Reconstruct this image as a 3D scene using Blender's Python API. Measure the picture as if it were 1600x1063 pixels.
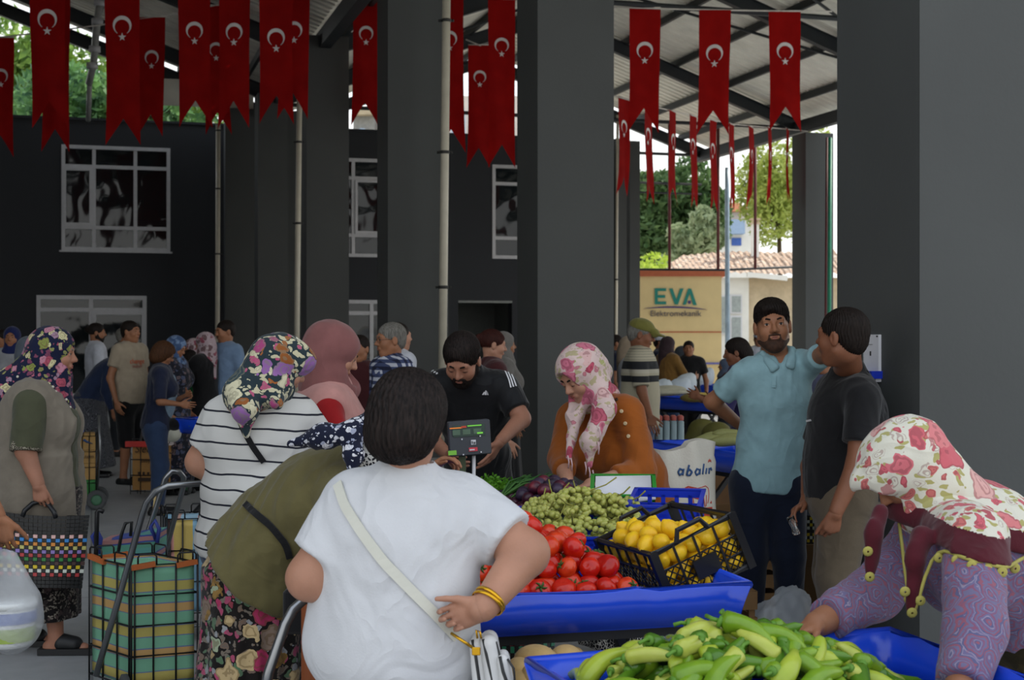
import bpy, math, random
import numpy as np
from mathutils import Vector, Matrix

for _o in list(bpy.data.objects):
    bpy.data.objects.remove(_o)
SC = bpy.context.scene
COL = SC.collection
R = math.radians
# ------------------------------------------------------------------ camera, sky, sun, exposure
F = 2222.0           # focal length in pixels of a 1600 px wide frame
CX, HY, EYE = 800.0, 522.0, 1.60
cam_data = bpy.data.cameras.new('camera')
cam = bpy.data.objects.new('camera', cam_data)
COL.objects.link(cam)
cam.location = (0, 0, EYE)
cam.rotation_euler = (R(90), 0, 0)
cam_data.sensor_width = 36.0
cam_data.lens = F / 1600 * 36.0
cam_data.shift_y = -(531.5 - HY) / 1600
cam_data.clip_start = 0.05
cam_data.clip_end = 600
cam_data.dof.use_dof = True
cam_data.dof.focus_distance = 5.4
cam_data.dof.aperture_fstop = 7.1
SC.camera = cam

world = bpy.data.worlds.new('sky')
SC.world = world
world.use_nodes = True
wn = world.node_tree
wn.nodes.clear()
w_out = wn.nodes.new('ShaderNodeOutputWorld')
w_bg = wn.nodes.new('ShaderNodeBackground')
w_tc = wn.nodes.new('ShaderNodeTexCoord')
w_sep = wn.nodes.new('ShaderNodeSeparateXYZ')
w_ramp = wn.nodes.new('ShaderNodeValToRGB')
w_ramp.color_ramp.elements[0].position = 0.0
w_ramp.color_ramp.elements[0].color = (0.95, 0.95, 0.92, 1)
w_ramp.color_ramp.elements[1].position = 0.7
w_ramp.color_ramp.elements[1].color = (0.78, 0.87, 1.0, 1)
wn.links.new(w_tc.outputs['Generated'], w_sep.inputs[0])
wn.links.new(w_sep.outputs['Z'], w_ramp.inputs[0])
wn.links.new(w_ramp.outputs[0], w_bg.inputs['Color'])
w_bg.inputs['Strength'].default_value = 1.25
wn.links.new(w_bg.outputs[0], w_out.inputs[0])

sun_data = bpy.data.lights.new('sun', 'SUN')
sun_data.energy = 3.6
sun_data.angle = R(0.6)
sun_data.color = (1.0, 0.93, 0.82)
sun = bpy.data.objects.new('sun', sun_data)
COL.objects.link(sun)
sun.location = (30, 30, 40)
sun.rotation_euler = Vector((-0.80, -0.34, -0.72)).to_track_quat('-Z', 'Y').to_euler()

SC.view_settings.view_transform = 'Standard'
SC.view_settings.look = 'None'
SC.view_settings.exposure = 0.32
SC.view_settings.gamma = 1.0
SC.view_settings.use_curve_mapping = False

# ------------------------------------------------------------------ small helpers
def V3(*a):
    return np.array(a, dtype=np.float64)
def W(px, py, D):
    return V3((px - CX) / F * D, D, EYE - (py - HY) / F * D)
def unit(v):
    v = np.asarray(v, float)
    return v / (np.linalg.norm(v) + 1e-12)
def tag(o, label=None, cat=None, group=None, kind=None):
    if label: o['label'] = label
    if cat: o['category'] = cat
    if group: o['group'] = group
    if kind: o['kind'] = kind
    return o
def empty(name, loc, label=None, cat=None, group=None, rz=0.0):
    o = bpy.data.objects.new(name, None)
    COL.objects.link(o)
    o.location = tuple(loc)
    o.rotation_euler = (0, 0, rz)
    o.empty_display_size = 0.1
    return tag(o, label, cat, group)
def mesh_obj(name, verts, faces, mats, parent=None, smooth=True, mi=None, world_coords=False):
    """link ONE mesh; with world_coords the vertices are shifted to the parent's base"""
    me = bpy.data.meshes.new(name)
    verts = np.asarray(verts, dtype=np.float32)
    if world_coords and parent is not None:
        p = parent
        off = np.array(p.location, dtype=np.float32)
        while p.parent is not None:
            p = p.parent
            off = off + np.array(p.location, dtype=np.float32)
        verts = verts - off
    if isinstance(faces, np.ndarray) and faces.ndim == 2:
        n, c = faces.shape
        me.vertices.add(len(verts)); me.loops.add(n * c); me.polygons.add(n)
        me.vertices.foreach_set('co', verts.ravel())
        me.loops.foreach_set('vertex_index', faces.astype(np.int32).ravel())
        me.polygons.foreach_set('loop_start', np.arange(0, n * c, c, dtype=np.int32))
        me.update(calc_edges=True)
    else:
        me.from_pydata(verts.tolist(), [], [list(map(int, f)) for f in faces])
        me.update()
    me.validate()
    for m in (mats if isinstance(mats, (list, tuple)) else [mats]):
        me.materials.append(m)
    if mi is not None and len(mi) == len(me.polygons):
        me.polygons.foreach_set('material_index', np.asarray(mi, dtype=np.int32))
    if smooth:
        me.polygons.foreach_set('use_smooth', np.ones(len(me.polygons), dtype=bool))
    o = bpy.data.objects.new(name, me)
    COL.objects.link(o)
    if parent is not None:
        o.parent = parent
    return o
class MB:
    """collects simple shapes for one mesh"""
    def __init__(s):
        s.v, s.f, s.m = [], [], []
    def _add(s, v, f, m=0):
        b = len(s.v)
        s.v.extend([tuple(map(float, p)) for p in v])
        s.f.extend([tuple(i + b for i in q) for q in f])
        s.m.extend([m] * len(f))
        return s
    def hexa(s, P, m=0):
        return s._add(P, [(0, 3, 2, 1), (4, 5, 6, 7), (0, 1, 5, 4), (1, 2, 6, 5), (2, 3, 7, 6), (3, 0, 4, 7)], m)
    def box(s, c, size, X=(1, 0, 0), Y=(0, 1, 0), Z=(0, 0, 1), m=0):
        c = np.asarray(c, float); X, Y, Z = [np.asarray(q, float) for q in (X, Y, Z)]
        hx, hy, hz = [q / 2 for q in size]
        P = [c + X * a * hx + Y * b * hy + Z * d * hz for d in (-1, 1) for a, b in ((-1, -1), (1, -1), (1, 1), (-1, 1))]
        return s.hexa(P, m)
    def rbox(s, c, size, r, X=(1, 0, 0), Y=(0, 1, 0), Z=(0, 0, 1), m=0, n=3):
        """box with rounded vertical edges and small chamfer"""
        c = np.asarray(c, float); X, Y, Z = [np.asarray(q, float) for q in (X, Y, Z)]
        hx, hy, hz = [q / 2 for q in size]
        def ring(ins, z):
            out = []
            for (sx, sy, a0) in ((1, 1, 0), (-1, 1, 90), (-1, -1, 180), (1, -1, 270)):
                for i in range(n + 1):
                    a = R(a0 + 90 * i / n)
                    out.append(c + X * (sx * (hx - r) + (r - ins) * math.cos(a)) + Y * (sy * (hy - r) + (r - ins) * math.sin(a)) + Z * z)
            return out
        q = min(r * .5, hz * .4)
        rings = [ring(q, -hz), ring(0, -hz + q), ring(0, hz - q), ring(q, hz)]
        k = len(rings[0]); P = [p for rg in rings for p in rg]; Fc = []
        for j in range(3):
            for i in range(k):
                Fc.append((j * k + i, j * k + (i + 1) % k, (j + 1) * k + (i + 1) % k, (j + 1) * k + i))
        Fc.append(tuple(range(k - 1, -1, -1))); Fc.append(tuple(3 * k + i for i in range(k)))
        return s._add(P, Fc, m)
    def bar(s, a, b, w, h, up=(0, 0, 1), m=0):
        a = np.asarray(a, float); b = np.asarray(b, float)
        d = unit(b - a); up = np.asarray(up, float)
        if abs(np.dot(d, up)) > .97: up = V3(1, 0, 0) if abs(d[0]) < .9 else V3(0, 1, 0)
        x = unit(np.cross(d, up)); z = np.cross(x, d)
        return s.box((a + b) / 2, (w, np.linalg.norm(b - a), h), x, d, z, m)
    def tube(s, pts, r, n=8, m=0, closed=False, caps=True):
        pts = [np.asarray(p, float) for p in pts]; k = len(pts)
        rr = r if isinstance(r, (list, tuple, np.ndarray)) else [r] * k
        prev = None; P = []
        for i in range(k):
            if closed: d = unit(pts[(i + 1) % k] - pts[i - 1])
            else: d = unit(pts[min(i + 1, k - 1)] - pts[max(i - 1, 0)])
            if prev is None:
                up = V3(0, 0, 1) if abs(d[2]) < .9 else V3(1, 0, 0)
                x = unit(np.cross(d, up))
            else:
                x = unit(prev - d * np.dot(prev, d))
            prev = x; y = np.cross(d, x)
            for j in range(n):
                a = 2 * math.pi * j / n
                P.append(pts[i] + (x * math.cos(a) + y * math.sin(a)) * rr[i])
        Fc = []
        for i in range(k if closed else k - 1):
            i2 = (i + 1) % k
            for j in range(n):
                Fc.append((i * n + j, i * n + (j + 1) % n, i2 * n + (j + 1) % n, i2 * n + j))
        if caps and not closed:
            Fc.append(tuple(range(n - 1, -1, -1))); Fc.append(tuple((k - 1) * n + j for j in range(n)))
        return s._add(P, Fc, m)
    def lathe(s, prof, c=(0, 0, 0), n=20, m=0, Z=(0, 0, 1), X=(1, 0, 0)):
        c = np.asarray(c, float); Z = unit(Z); X = unit(np.asarray(X, float) - Z * np.dot(X, Z)); Y = np.cross(Z, X)
        P = []
        for (r, z) in prof:
            for j in range(n):
                a = 2 * math.pi * j / n
                P.append(c + (X * math.cos(a) + Y * math.sin(a)) * max(r, 1e-4) + Z * z)
        Fc = []
        for i in range(len(prof) - 1):
            for j in range(n):
                Fc.append((i * n + j, i * n + (j + 1) % n, (i + 1) * n + (j + 1) % n, (i + 1) * n + j))
        return s._add(P, Fc, m)
    def ell(s, c, r, n=14, k=9, m=0, M=None):
        c = np.asarray(c, float); P = []; M = np.eye(3) if M is None else np.asarray(M)
        for i in range(k + 1):
            t = math.pi * i / k
            for j in range(n):
                a = 2 * math.pi * j / n
                q = V3(r[0] * math.sin(t) * math.cos(a), r[1] * math.sin(t) * math.sin(a), -r[2] * math.cos(t))
                P.append(c + M @ q)
        Fc = [(i * n + j, i * n + (j + 1) % n, (i + 1) * n + (j + 1) % n, (i + 1) * n + j) for i in range(k) for j in range(n)]
        return s._add(P, Fc, m)
    def prism(s, poly, o, X, Y, N, t, m=0):
        """polygon (2-D points) on axes X,Y at o, thickness t along N"""
        o, X, Y, N = [np.asarray(q, float) for q in (o, X, Y, N)]
        k = len(poly)
        P = [o + X * a + Y * b for a, b in poly] + [o + X * a + Y * b + N * t for a, b in poly]
        Fc = [tuple(range(k - 1, -1, -1)), tuple(range(k, 2 * k))] + [(i, (i + 1) % k, k + (i + 1) % k, k + i) for i in range(k)]
        return s._add(P, Fc, m)
    def build(s, name, mats, parent=None, smooth=False, wc=True):
        return mesh_obj(name, s.v, s.f, mats, parent, smooth, s.m, wc)

# ------------------------------------------------------------------ materials
MATS = {}
class NT:
    def __init__(s, name):
        s.mat = bpy.data.materials.new(name); s.mat.use_nodes = True
        s.t = s.mat.node_tree
        s.b = s.t.nodes.get('Principled BSDF')
        s.out = [n for n in s.t.nodes if n.type == 'OUTPUT_MATERIAL'][0]
    def n(s, typ, **kw):
        nd = s.t.nodes.new(typ)
        for k, v in kw.items(): setattr(nd, k, v)
        return nd
    def l(s, a, b):
        s.t.links.new(a, b)
    def val(s, x, sock):
        if hasattr(x, 'links') or hasattr(x, 'is_linked'): s.l(x, sock)
        else: sock.default_value = x
    def math(s, op, a, b=0.0, c=None):
        nd = s.n('ShaderNodeMath', operation=op)
        s.val(a, nd.inputs[0]); s.val(b, nd.inputs[1])
        if c is not None: s.val(c, nd.inputs[2])
        return nd.outputs[0]
    def mix(s, f, a, b, mode='MIX'):
        nd = s.n('ShaderNodeMixRGB', blend_type=mode)
        s.val(f, nd.inputs[0])
        for x, i in ((a, 1), (b, 2)):
            if isinstance(x, (tuple, list)): nd.inputs[i].default_value = (*x[:3], 1)
            else: s.l(x, nd.inputs[i])
        return nd.outputs[0]
    def coords(s, scale=(1, 1, 1), rot=(0, 0, 0), loc=(0, 0, 0)):
        tc = s.n('ShaderNodeTexCoord'); mp = s.n('ShaderNodeMapping')
        s.l(tc.outputs['Object'], mp.inputs[0])
        mp.inputs['Scale'].default_value = scale; mp.inputs['Rotation'].default_value = rot; mp.inputs['Location'].default_value = loc
        return mp.outputs[0]
    def noise(s, vec, scale, detail=3, rough=.5):
        nd = s.n('ShaderNodeTexNoise'); s.l(vec, nd.inputs['Vector'])
        nd.inputs['Scale'].default_value = scale; nd.inputs['Detail'].default_value = detail; nd.inputs['Roughness'].default_value = rough
        return nd
    def voro(s, vec, scale, feature='F1', rnd=1.0):
        nd = s.n('ShaderNodeTexVoronoi', feature=feature); s.l(vec, nd.inputs['Vector'])
        nd.inputs['Scale'].default_value = scale; nd.inputs['Randomness'].default_value = rnd
        return nd
    def ramp(s, fac, stops, interp='CONSTANT'):
        nd = s.n('ShaderNodeValToRGB'); cr = nd.color_ramp; cr.interpolation = interp
        while len(cr.elements) < len(stops): cr.elements.new(.5)
        for e, (p, c) in zip(cr.elements, stops):
            e.position = p; e.color = (*c[:3], 1)
        s.l(fac, nd.inputs[0])
        return nd.outputs[0]
    def sep(s, vec):
        nd = s.n('ShaderNodeSeparateXYZ'); s.l(vec, nd.inputs[0]); return nd.outputs
    def bump(s, h, strength=.3, dist=.01):
        nd = s.n('ShaderNodeBump'); s.l(h, nd.inputs['Height'])
        nd.inputs['Strength'].default_value = strength; nd.inputs['Distance'].default_value = dist
        s.l(nd.outputs[0], s.b.inputs['Normal'])
    def color(s, c):
        s.val(c if not isinstance(c, (tuple, list)) else (*c[:3], 1), s.b.inputs['Base Color'])
    def set(s, rough=.6, metal=0.0, spec=.5, trans=0.0, sheen=0.0, sss=0.0, coat=0.0, ior=1.45):
        b = s.b.inputs
        b['Roughness'].default_value = rough; b['Metallic'].default_value = metal
        b['Specular IOR Level'].default_value = spec; b['Transmission Weight'].default_value = trans
        b['Sheen Weight'].default_value = sheen; b['Coat Weight'].default_value = coat; b['IOR'].default_value = ior
        if sss:
            b['Subsurface Weight'].default_value = sss; b['Subsurface Radius'].default_value = (.012, .005, .003); b['Subsurface Scale'].default_value = 1.0
        return s
def hexc(h):
    h = h.lstrip('#'); c = [int(h[i:i + 2], 16) / 255 for i in (0, 2, 4)]
    return tuple(x / 12.92 if x <= .04045 else ((x + .055) / 1.055) ** 2.4 for x in c)
def plain(name, col, rough=.6, var=.15, scale=8, bump=0.0, bscale=60, **kw):
    """plain material with a little unevenness of tone"""
    if name in MATS: return MATS[name]
    if isinstance(col, str): col = hexc(col)
    t = NT(name); t.set(rough=rough, **kw)
    v = t.coords(); ns = t.noise(v, scale, 4)
    lo = tuple(c * (1 - var) for c in col); hi = tuple(min(1, c * (1 + var)) for c in col)
    t.color(t.ramp(ns.outputs[0], [(.3, lo), (.7, hi)], 'LINEAR'))
    if bump: t.bump(t.noise(v, bscale, 3).outputs[0], bump, .01)
    MATS[name] = t.mat
    return t.mat
def wrinkle(t, v, amt=.5):
    n1 = t.noise(v, 4.6, 2); n1.inputs['Distortion'].default_value = 1.1
    n2 = t.noise(v, 170, 2)
    r = t.math('ABSOLUTE', t.math('SUBTRACT', n1.outputs[0], .5))
    t.bump(t.math('ADD', t.math('MULTIPLY', r, -2.2), t.math('MULTIPLY', n2.outputs[0], .05)), amt, .03)
def fabric(name, col, rough=.85, var=.1, wr=.3, **kw):
    if name in MATS: return MATS[name]
    if isinstance(col, str): col = hexc(col)
    t = NT(name); t.set(rough=rough, spec=.2, sheen=.15); v = t.coords(); ns = t.noise(v, 14, 4)
    t.color(t.ramp(ns.outputs[0], [(.3, tuple(c * (1 - var) for c in col)), (.7, tuple(min(1, c * (1 + var)) for c in col))], 'LINEAR'))
    wrinkle(t, v, wr); MATS[name] = t.mat
    return t.mat
def floral(name, base, cols, scale=9.0, thr=.34, scale2=22.0, thr2=.3, cols2=None, leaf=None, ground=None):
    """printed cloth: large flowers with ringed petals, small flowers, leaves"""
    if name in MATS: return MATS[name]
    t = NT(name); t.set(rough=.85, spec=.2, sheen=.1)
    v = t.coords(); nz = t.noise(v, scale * 1.6, 2)
    add = t.n('ShaderNodeVectorMath', operation='MULTIPLY_ADD')
    t.l(nz.outputs['Color'], add.inputs[0]); add.inputs[1].default_value = (.09 * 9 / scale,) * 3; t.l(v, add.inputs[2])
    vec = add.outputs[0]
    c = base if isinstance(base, tuple) else hexc(base)
    col = c
    if ground is not None:
        g = t.noise(v, scale * .8, 2).outputs[0]
        col = t.mix(t.math('GREATER_THAN', g, .52), c, ground)
    if leaf is not None:
        for rot, sx in (((.5, .3, .8), 1.0), ((-.6, .9, -.4), 1.15)):
            mp = t.n('ShaderNodeMapping'); t.l(vec, mp.inputs[0]); mp.inputs['Rotation'].default_value = rot; mp.inputs['Scale'].default_value = (1.0 * sx, 2.6 * sx, 2.2 * sx)
            lv = t.voro(mp.outputs[0], scale * 1.1)
            col = t.mix(t.math('LESS_THAN', lv.outputs['Distance'], .30), col, leaf)
    def layer(col, sc, th, cs):
        vo = t.voro(vec, sc)
        sp = t.n('ShaderNodeSeparateColor'); t.l(vo.outputs['Color'], sp.inputs[0])
        k = len(cs)
        fc = t.ramp(sp.outputs[0], [(i / k, cs[i]) for i in range(k)])
        ring = t.math('SINE', t.math('MULTIPLY', vo.outputs['Distance'], 34 / max(th, .1) * .34))
        fc2 = t.mix(t.math('MULTIPLY', t.math('GREATER_THAN', ring, .35), .45), fc, tuple(min(1, x * .35) for x in cs[0]))
        th2 = t.math('MULTIPLY', t.math('ADD', t.math('MULTIPLY', sp.outputs[1], .6), .75), th)
        m = t.math('LESS_THAN', vo.outputs['Distance'], th2)
        return t.mix(m, col, fc2)
    col = layer(col, scale2, thr2, cols2 or cols)
    col = layer(col, scale, thr, cols)
    t.color(col)
    wrinkle(t, v, .4)
    MATS[name] = t.mat
    return t.mat
def paisley(name, stops, scale=9.0, warp=.05, freq=26):
    if name in MATS: return MATS[name]
    t = NT(name); t.set(rough=.85, spec=.2, sheen=.1)
    v = t.coords(); nz = t.noise(v, scale * 1.3, 2)
    add = t.n('ShaderNodeVectorMath', operation='MULTIPLY_ADD')
    t.l(nz.outputs['Color'], add.inputs[0]); add.inputs[1].default_value = (warp, warp, warp); t.l(v, add.inputs[2])
    vo = t.voro(add.outputs[0], scale)
    rings = t.math('FRACT', t.math('MULTIPLY', vo.outputs['Distance'], freq / 6))
    fine = t.voro(v, scale * 5)
    c1 = t.ramp(rings, stops)
    c2 = t.mix(t.math('MULTIPLY', t.math('LESS_THAN', fine.outputs['Distance'], .28), .5), c1, stops[-1][1])
    t.color(c2); wrinkle(t, v, .4); MATS[name] = t.mat
    return t.mat
def stripes(name, stops, period, axis=2, rough=.8, wob=.0, rot=(0, 0, 0), interp='CONSTANT', offset=0.0, spec=.3):
    """bands across one object axis; stops over one period"""
    if name in MATS: return MATS[name]
    t = NT(name); t.set(rough=rough, spec=spec)
    v = t.coords(rot=rot); a = t.sep(v)[axis]
    if wob:
        a = t.math('ADD', a, t.math('MULTIPLY', t.noise(v, 6, 2).outputs[0], wob))
    fr = t.math('FRACT', t.math('ADD', t.math('DIVIDE', a, period), 10 + offset))
    t.color(t.ramp(fr, stops, interp))
    t.bump(t.noise(v, 120, 2).outputs[0], .1, .01)
    MATS[name] = t.mat
    return t.mat
def cells(name, c0, c1, scale=30, edge=.06, rough=.8):
    """reptile-like net print"""
    if name in MATS: return MATS[name]
    t = NT(name); t.set(rough=rough, spec=.25)
    v = t.coords(); vo = t.voro(v, scale, 'DISTANCE_TO_EDGE', .9)
    big = t.noise(v, 5, 2).outputs[0]
    e = t.math('MULTIPLY', big, edge * 2.2)
    t.color(t.mix(t.math('LESS_THAN', vo.outputs['Distance'], e), c1, c0)); MATS[name] = t.mat
    return t.mat
def glass(name, col=(1, 1, 1), rough=.02):
    if name in MATS: return MATS[name]
    t = NT(name); t.set(rough=rough, trans=1.0); t.color(col); MATS[name] = t.mat
    return t.mat
def film(name, col, alpha, rough=.25):
    """thin plastic sheet: partly see-through, glossy"""
    if name in MATS: return MATS[name]
    t = NT(name); t.set(rough=rough, spec=.6); t.color(col)
    v = t.coords(); t.bump(t.noise(v, 22, 3).outputs[0], .5, .02)
    tr = t.n('ShaderNodeBsdfTransparent'); tl = t.n('ShaderNodeBsdfTranslucent'); tl.inputs[0].default_value = (*col, 1)
    m1 = t.n('ShaderNodeMixShader'); m1.inputs[0].default_value = .35
    t.l(t.b.outputs[0], m1.inputs[1]); t.l(tl.outputs[0], m1.inputs[2])
    m2 = t.n('ShaderNodeMixShader'); m2.inputs[0].default_value = alpha
    t.l(tr.outputs[0], m2.inputs[1]); t.l(m1.outputs[0], m2.inputs[2]); t.l(m2.outputs[0], t.out.inputs[0])
    MATS[name] = t.mat
    return t.mat

# ------------------------------------------------------------------ soft shapes: signed distances and surface nets
def rot_to(x, y, z):
    return np.stack([x, y, z], axis=1)
def C(a, b, ra, rb=None, k=.03):
    return ('C', np.asarray(a, float), np.asarray(b, float), ra, ra if rb is None else rb, k)
def CF(a, b, ra, rb=None, k=.02, ends=(0, 1)):
    return ('CF', np.asarray(a, float), np.asarray(b, float), ra, ra if rb is None else rb, k, ends)
def E(c, r, M=None, k=.03):
    return ('E', np.asarray(c, float), np.asarray(r, float), np.eye(3) if M is None else M, k)
def SUB(p):
    return ('-', p)
def INT(p):
    return ('I', p)
def CUT(p0, n, k=.004):
    return ('P', np.asarray(p0, float), unit(n), k)
def SK(a, b, ra, rb, X, k=.03, pleat=0.0, npl=14):
    """elliptical cone a(top)->b(bottom) with flat ends, radii (rx,ry), pleats growing towards b"""
    return ('S', np.asarray(a, float), np.asarray(b, float), ra, rb, unit(X), k, pleat, npl)
def prim_box(p):
    if p[0] in ('C', 'CF'):
        m = max(p[3], p[4]); return np.minimum(p[1], p[2]) - m, np.maximum(p[1], p[2]) + m
    if p[0] == 'E':
        m = np.sqrt(((p[3] * p[2]) ** 2).sum(1)); return p[1] - m, p[1] + m
    if p[0] == 'S':
        m = max(*p[3], *p[4]) * 1.08; return np.minimum(p[1], p[2]) - m, np.maximum(p[1], p[2]) + m
def prim_dist(p, x, y, z):
    if p[0] in ('C', 'CF'):
        a, b, ra, rb = p[1:5]; d = b - a; L2 = max(d @ d, 1e-9)
        X, Y, Z = x - a[0], y - a[1], z - a[2]
        tt = (X * d[0] + Y * d[1] + Z * d[2]) / L2; t = np.clip(tt, 0, 1)
        r = np.sqrt((X - d[0] * t) ** 2 + (Y - d[1] * t) ** 2 + (Z - d[2] * t) ** 2) - (ra + (rb - ra) * t)
        if p[0] == 'CF':
            L = math.sqrt(L2)
            if p[6][1]: r = np.maximum(r, (tt - 1) * L)
            if p[6][0]: r = np.maximum(r, -tt * L)
        return r
    if p[0] == 'E':
        c, r, M = p[1:4]
        X, Y, Z = x - c[0], y - c[1], z - c[2]
        q = [(X * M[0, i] + Y * M[1, i] + Z * M[2, i]) / r[i] for i in range(3)]
        k0 = np.sqrt(q[0] ** 2 + q[1] ** 2 + q[2] ** 2)
        k1 = np.sqrt((q[0] / r[0]) ** 2 + (q[1] / r[1]) ** 2 + (q[2] / r[2]) ** 2) + 1e-6
        return k0 * (k0 - 1) / k1
    if p[0] == 'S':
        a, b, ra, rb, XX, _, pl, npl = p[1:]
        d = b - a; L = np.linalg.norm(d); dz = d / L
        xx = unit(XX - dz * (XX @ dz)); yy = np.cross(dz, xx)
        X, Y, Z = x - a[0], y - a[1], z - a[2]
        h = X * dz[0] + Y * dz[1] + Z * dz[2]
        u = X * xx[0] + Y * xx[1] + Z * xx[2]; w = X * yy[0] + Y * yy[1] + Z * yy[2]
        t = np.clip(h / L, 0, 1); rx = ra[0] + (rb[0] - ra[0]) * t; ry = ra[1] + (rb[1] - ra[1]) * t
        if pl:
            th = np.arctan2(w / ry, u / rx)
            m = 1 + pl * np.minimum(1, t * 1.6) * np.sin(npl * th + 1.3 * np.sin(3 * th))
            rx = rx * m; ry = ry * m
        q = np.sqrt((u / rx) ** 2 + (w / ry) ** 2)
        r = (q - 1) * np.minimum(rx, ry)
        return np.maximum(np.maximum(r, -h), h - L)
def surf(prims, h):
    """field of a list of shapes on a grid of step h -> vertices, quads (surface nets)"""
    los, his = [], []
    for p in prims:
        if p[0] in ('-', 'P', 'I'): continue
        lo, hi = prim_box(p); los.append(lo); his.append(hi)
    lo = np.min(los, 0) - 3 * h; hi = np.max(his, 0) + 3 * h
    lo = np.floor(lo / h) * h
    n = np.ceil((hi - lo) / h).astype(int) + 1
    ax = [(lo[i] + h * np.arange(n[i])).astype(np.float32) for i in range(3)]
    d = np.full(tuple(n), .5, dtype=np.float32)
    for p in prims:
        if p[0] == 'I':
            q = prim_dist(p[1], ax[0][:, None, None], ax[1][None, :, None], ax[2][None, None, :]).astype(np.float32); d = np.maximum(d, q); continue
        neg = p[0] == '-'
        if p[0] == 'P':
            q = (ax[0][:, None, None] - p[1][0]) * p[2][0] + (ax[1][None, :, None] - p[1][1]) * p[2][1] + (ax[2][None, None, :] - p[1][2]) * p[2][2]
            d = np.maximum(d, q.astype(np.float32)); continue
        if neg: p = p[1]
        k = p[5] if p[0] in ('C', 'CF') else (p[4] if p[0] == 'E' else p[6])
        b0, b1 = prim_box(p); m = k + 3 * h
        i0 = np.clip(np.floor((b0 - m - lo) / h).astype(int), 0, n); i1 = np.clip(np.ceil((b1 + m - lo) / h).astype(int) + 1, 0, n)
        if (i1 <= i0).any(): continue
        sl = tuple(slice(i0[i], i1[i]) for i in range(3))
        v = prim_dist(p, ax[0][sl[0]][:, None, None], ax[1][sl[1]][None, :, None], ax[2][sl[2]][None, None, :]).astype(np.float32)
        o = d[sl]
        if neg:
            hh = np.maximum(k - np.abs(o + v), 0) / k
            d[sl] = np.maximum(o, -v) + hh * hh * k * .25
        else:
            hh = np.maximum(k - np.abs(o - v), 0) / k
            d[sl] = np.minimum(o, v) - hh * hh * k * .25
    ins = d < 0
    cn = [(i, j, l) for i in (0, 1) for j in (0, 1) for l in (0, 1)]
    sh = tuple(np.array(d.shape) - 1)
    cnt = np.zeros(sh, np.int8)
    for (i, j, l) in cn: cnt += ins[i:sh[0] + i, j:sh[1] + j, l:sh[2] + l]
    act = np.argwhere((cnt > 0) & (cnt < 8))
    if len(act) == 0: return np.zeros((0, 3)), np.zeros((0, 4), int)
    cv = {c: d[act[:, 0] + c[0], act[:, 1] + c[1], act[:, 2] + c[2]] for c in cn}
    acc = np.zeros((len(act), 3), np.float64); num = np.zeros(len(act))
    for c in cn:
        for a in range(3):
            if c[a] == 0:
                e = list(c); e[a] = 1; e = tuple(e)
                f0, f1 = cv[c], cv[e]; m = (f0 < 0) != (f1 < 0)
                t = np.where(m, f0 / np.where(m, f0 - f1, 1), 0)
                q = np.array(c, float)[None, :].repeat(len(act), 0); q[:, a] += t
                acc[m] += q[m]; num[m] += 1
    P = lo + h * (act + acc / num[:, None])
    idx = np.full(sh, -1, np.int32); idx[act[:, 0], act[:, 1], act[:, 2]] = np.arange(len(act))
    quads = []
    for a in range(3):
        b, c = (a + 1) % 3, (a + 2) % 3
        s0 = [slice(1, None)] * 3; s1 = [slice(1, None)] * 3
        s0[a] = slice(0, -1); s1[a] = slice(1, None)
        s0[b] = s1[b] = slice(1, -1); s0[c] = s1[c] = slice(1, -1)
        A, B = ins[tuple(s0)], ins[tuple(s1)]
        for flip, mk in ((False, A & ~B), (True, ~A & B)):
            e = np.argwhere(mk)
            if not len(e): continue
            e[:, b] += 1; e[:, c] += 1
            q = []
            for (ob, oc) in ((0, 0), (-1, 0), (-1, -1), (0, -1)):
                g = e.copy(); g[:, b] += ob; g[:, c] += oc
                q.append(idx[g[:, 0], g[:, 1], g[:, 2]])
            q = np.stack(q, 1)
            quads.append(q[:, ::-1] if flip else q)
    Q = np.concatenate(quads)
    return P, Q[(Q >= 0).all(1)]
def smooth_pts(P, Q, it=1, f=.5):
    e = np.concatenate([Q[:, [0, 1]], Q[:, [1, 2]], Q[:, [2, 3]], Q[:, [3, 0]]])
    cnt = np.bincount(e.ravel(), minlength=len(P))[:, None]
    for _ in range(it):
        s = np.zeros_like(P)
        for a in range(3):
            s[:, a] = np.bincount(e[:, 0], P[e[:, 1], a], len(P)) + np.bincount(e[:, 1], P[e[:, 0], a], len(P))
        P = P + f * (s / np.maximum(cnt, 1) - P)
    return P
def normals(P, Q):
    n = np.cross(P[Q[:, 2]] - P[Q[:, 0]], P[Q[:, 3]] - P[Q[:, 1]])
    N = np.zeros_like(P)
    for i in range(4):
        for a in range(3): N[:, a] += np.bincount(Q[:, i], n[:, a], len(P))
    return N / (np.linalg.norm(N, axis=1)[:, None] + 1e-12)
def waves(P, freq, seed, n=5):
    rg = np.random.RandomState(seed); o = np.zeros(len(P))
    for i in range(n):
        k = rg.normal(size=3); k = k / np.linalg.norm(k) * freq * (.6 + .8 * rg.rand())
        k2 = rg.normal(size=3) * freq * .35
        o += np.sin(P @ k + 1.6 * np.sin(P @ k2 + rg.rand() * 6) + rg.rand() * 6.28)
    return o / n
def folds(amp, freq, seed=1, dirv=None):
    """cloth wrinkles: rounded ridges, mostly hanging, stronger in patches"""
    def fn(P, N):
        dv = unit(dirv) if dirv is not None else V3(.15, .1, 1)
        dv = unit(dv)
        Pp = P - (P @ dv)[:, None] * dv * .62
        a = waves(Pp, freq * 2.2, seed, 3); b = waves(Pp, freq * 4.2, seed + 7, 3); big = waves(P, freq * .35, seed + 3, 3)
        w = .3 + .9 * np.clip(big + .35, 0, 1)
        return P + N * (amp * ((.62 - np.abs(a) * 1.3) + .35 * b) * w)[:, None]
    return fn
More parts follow.
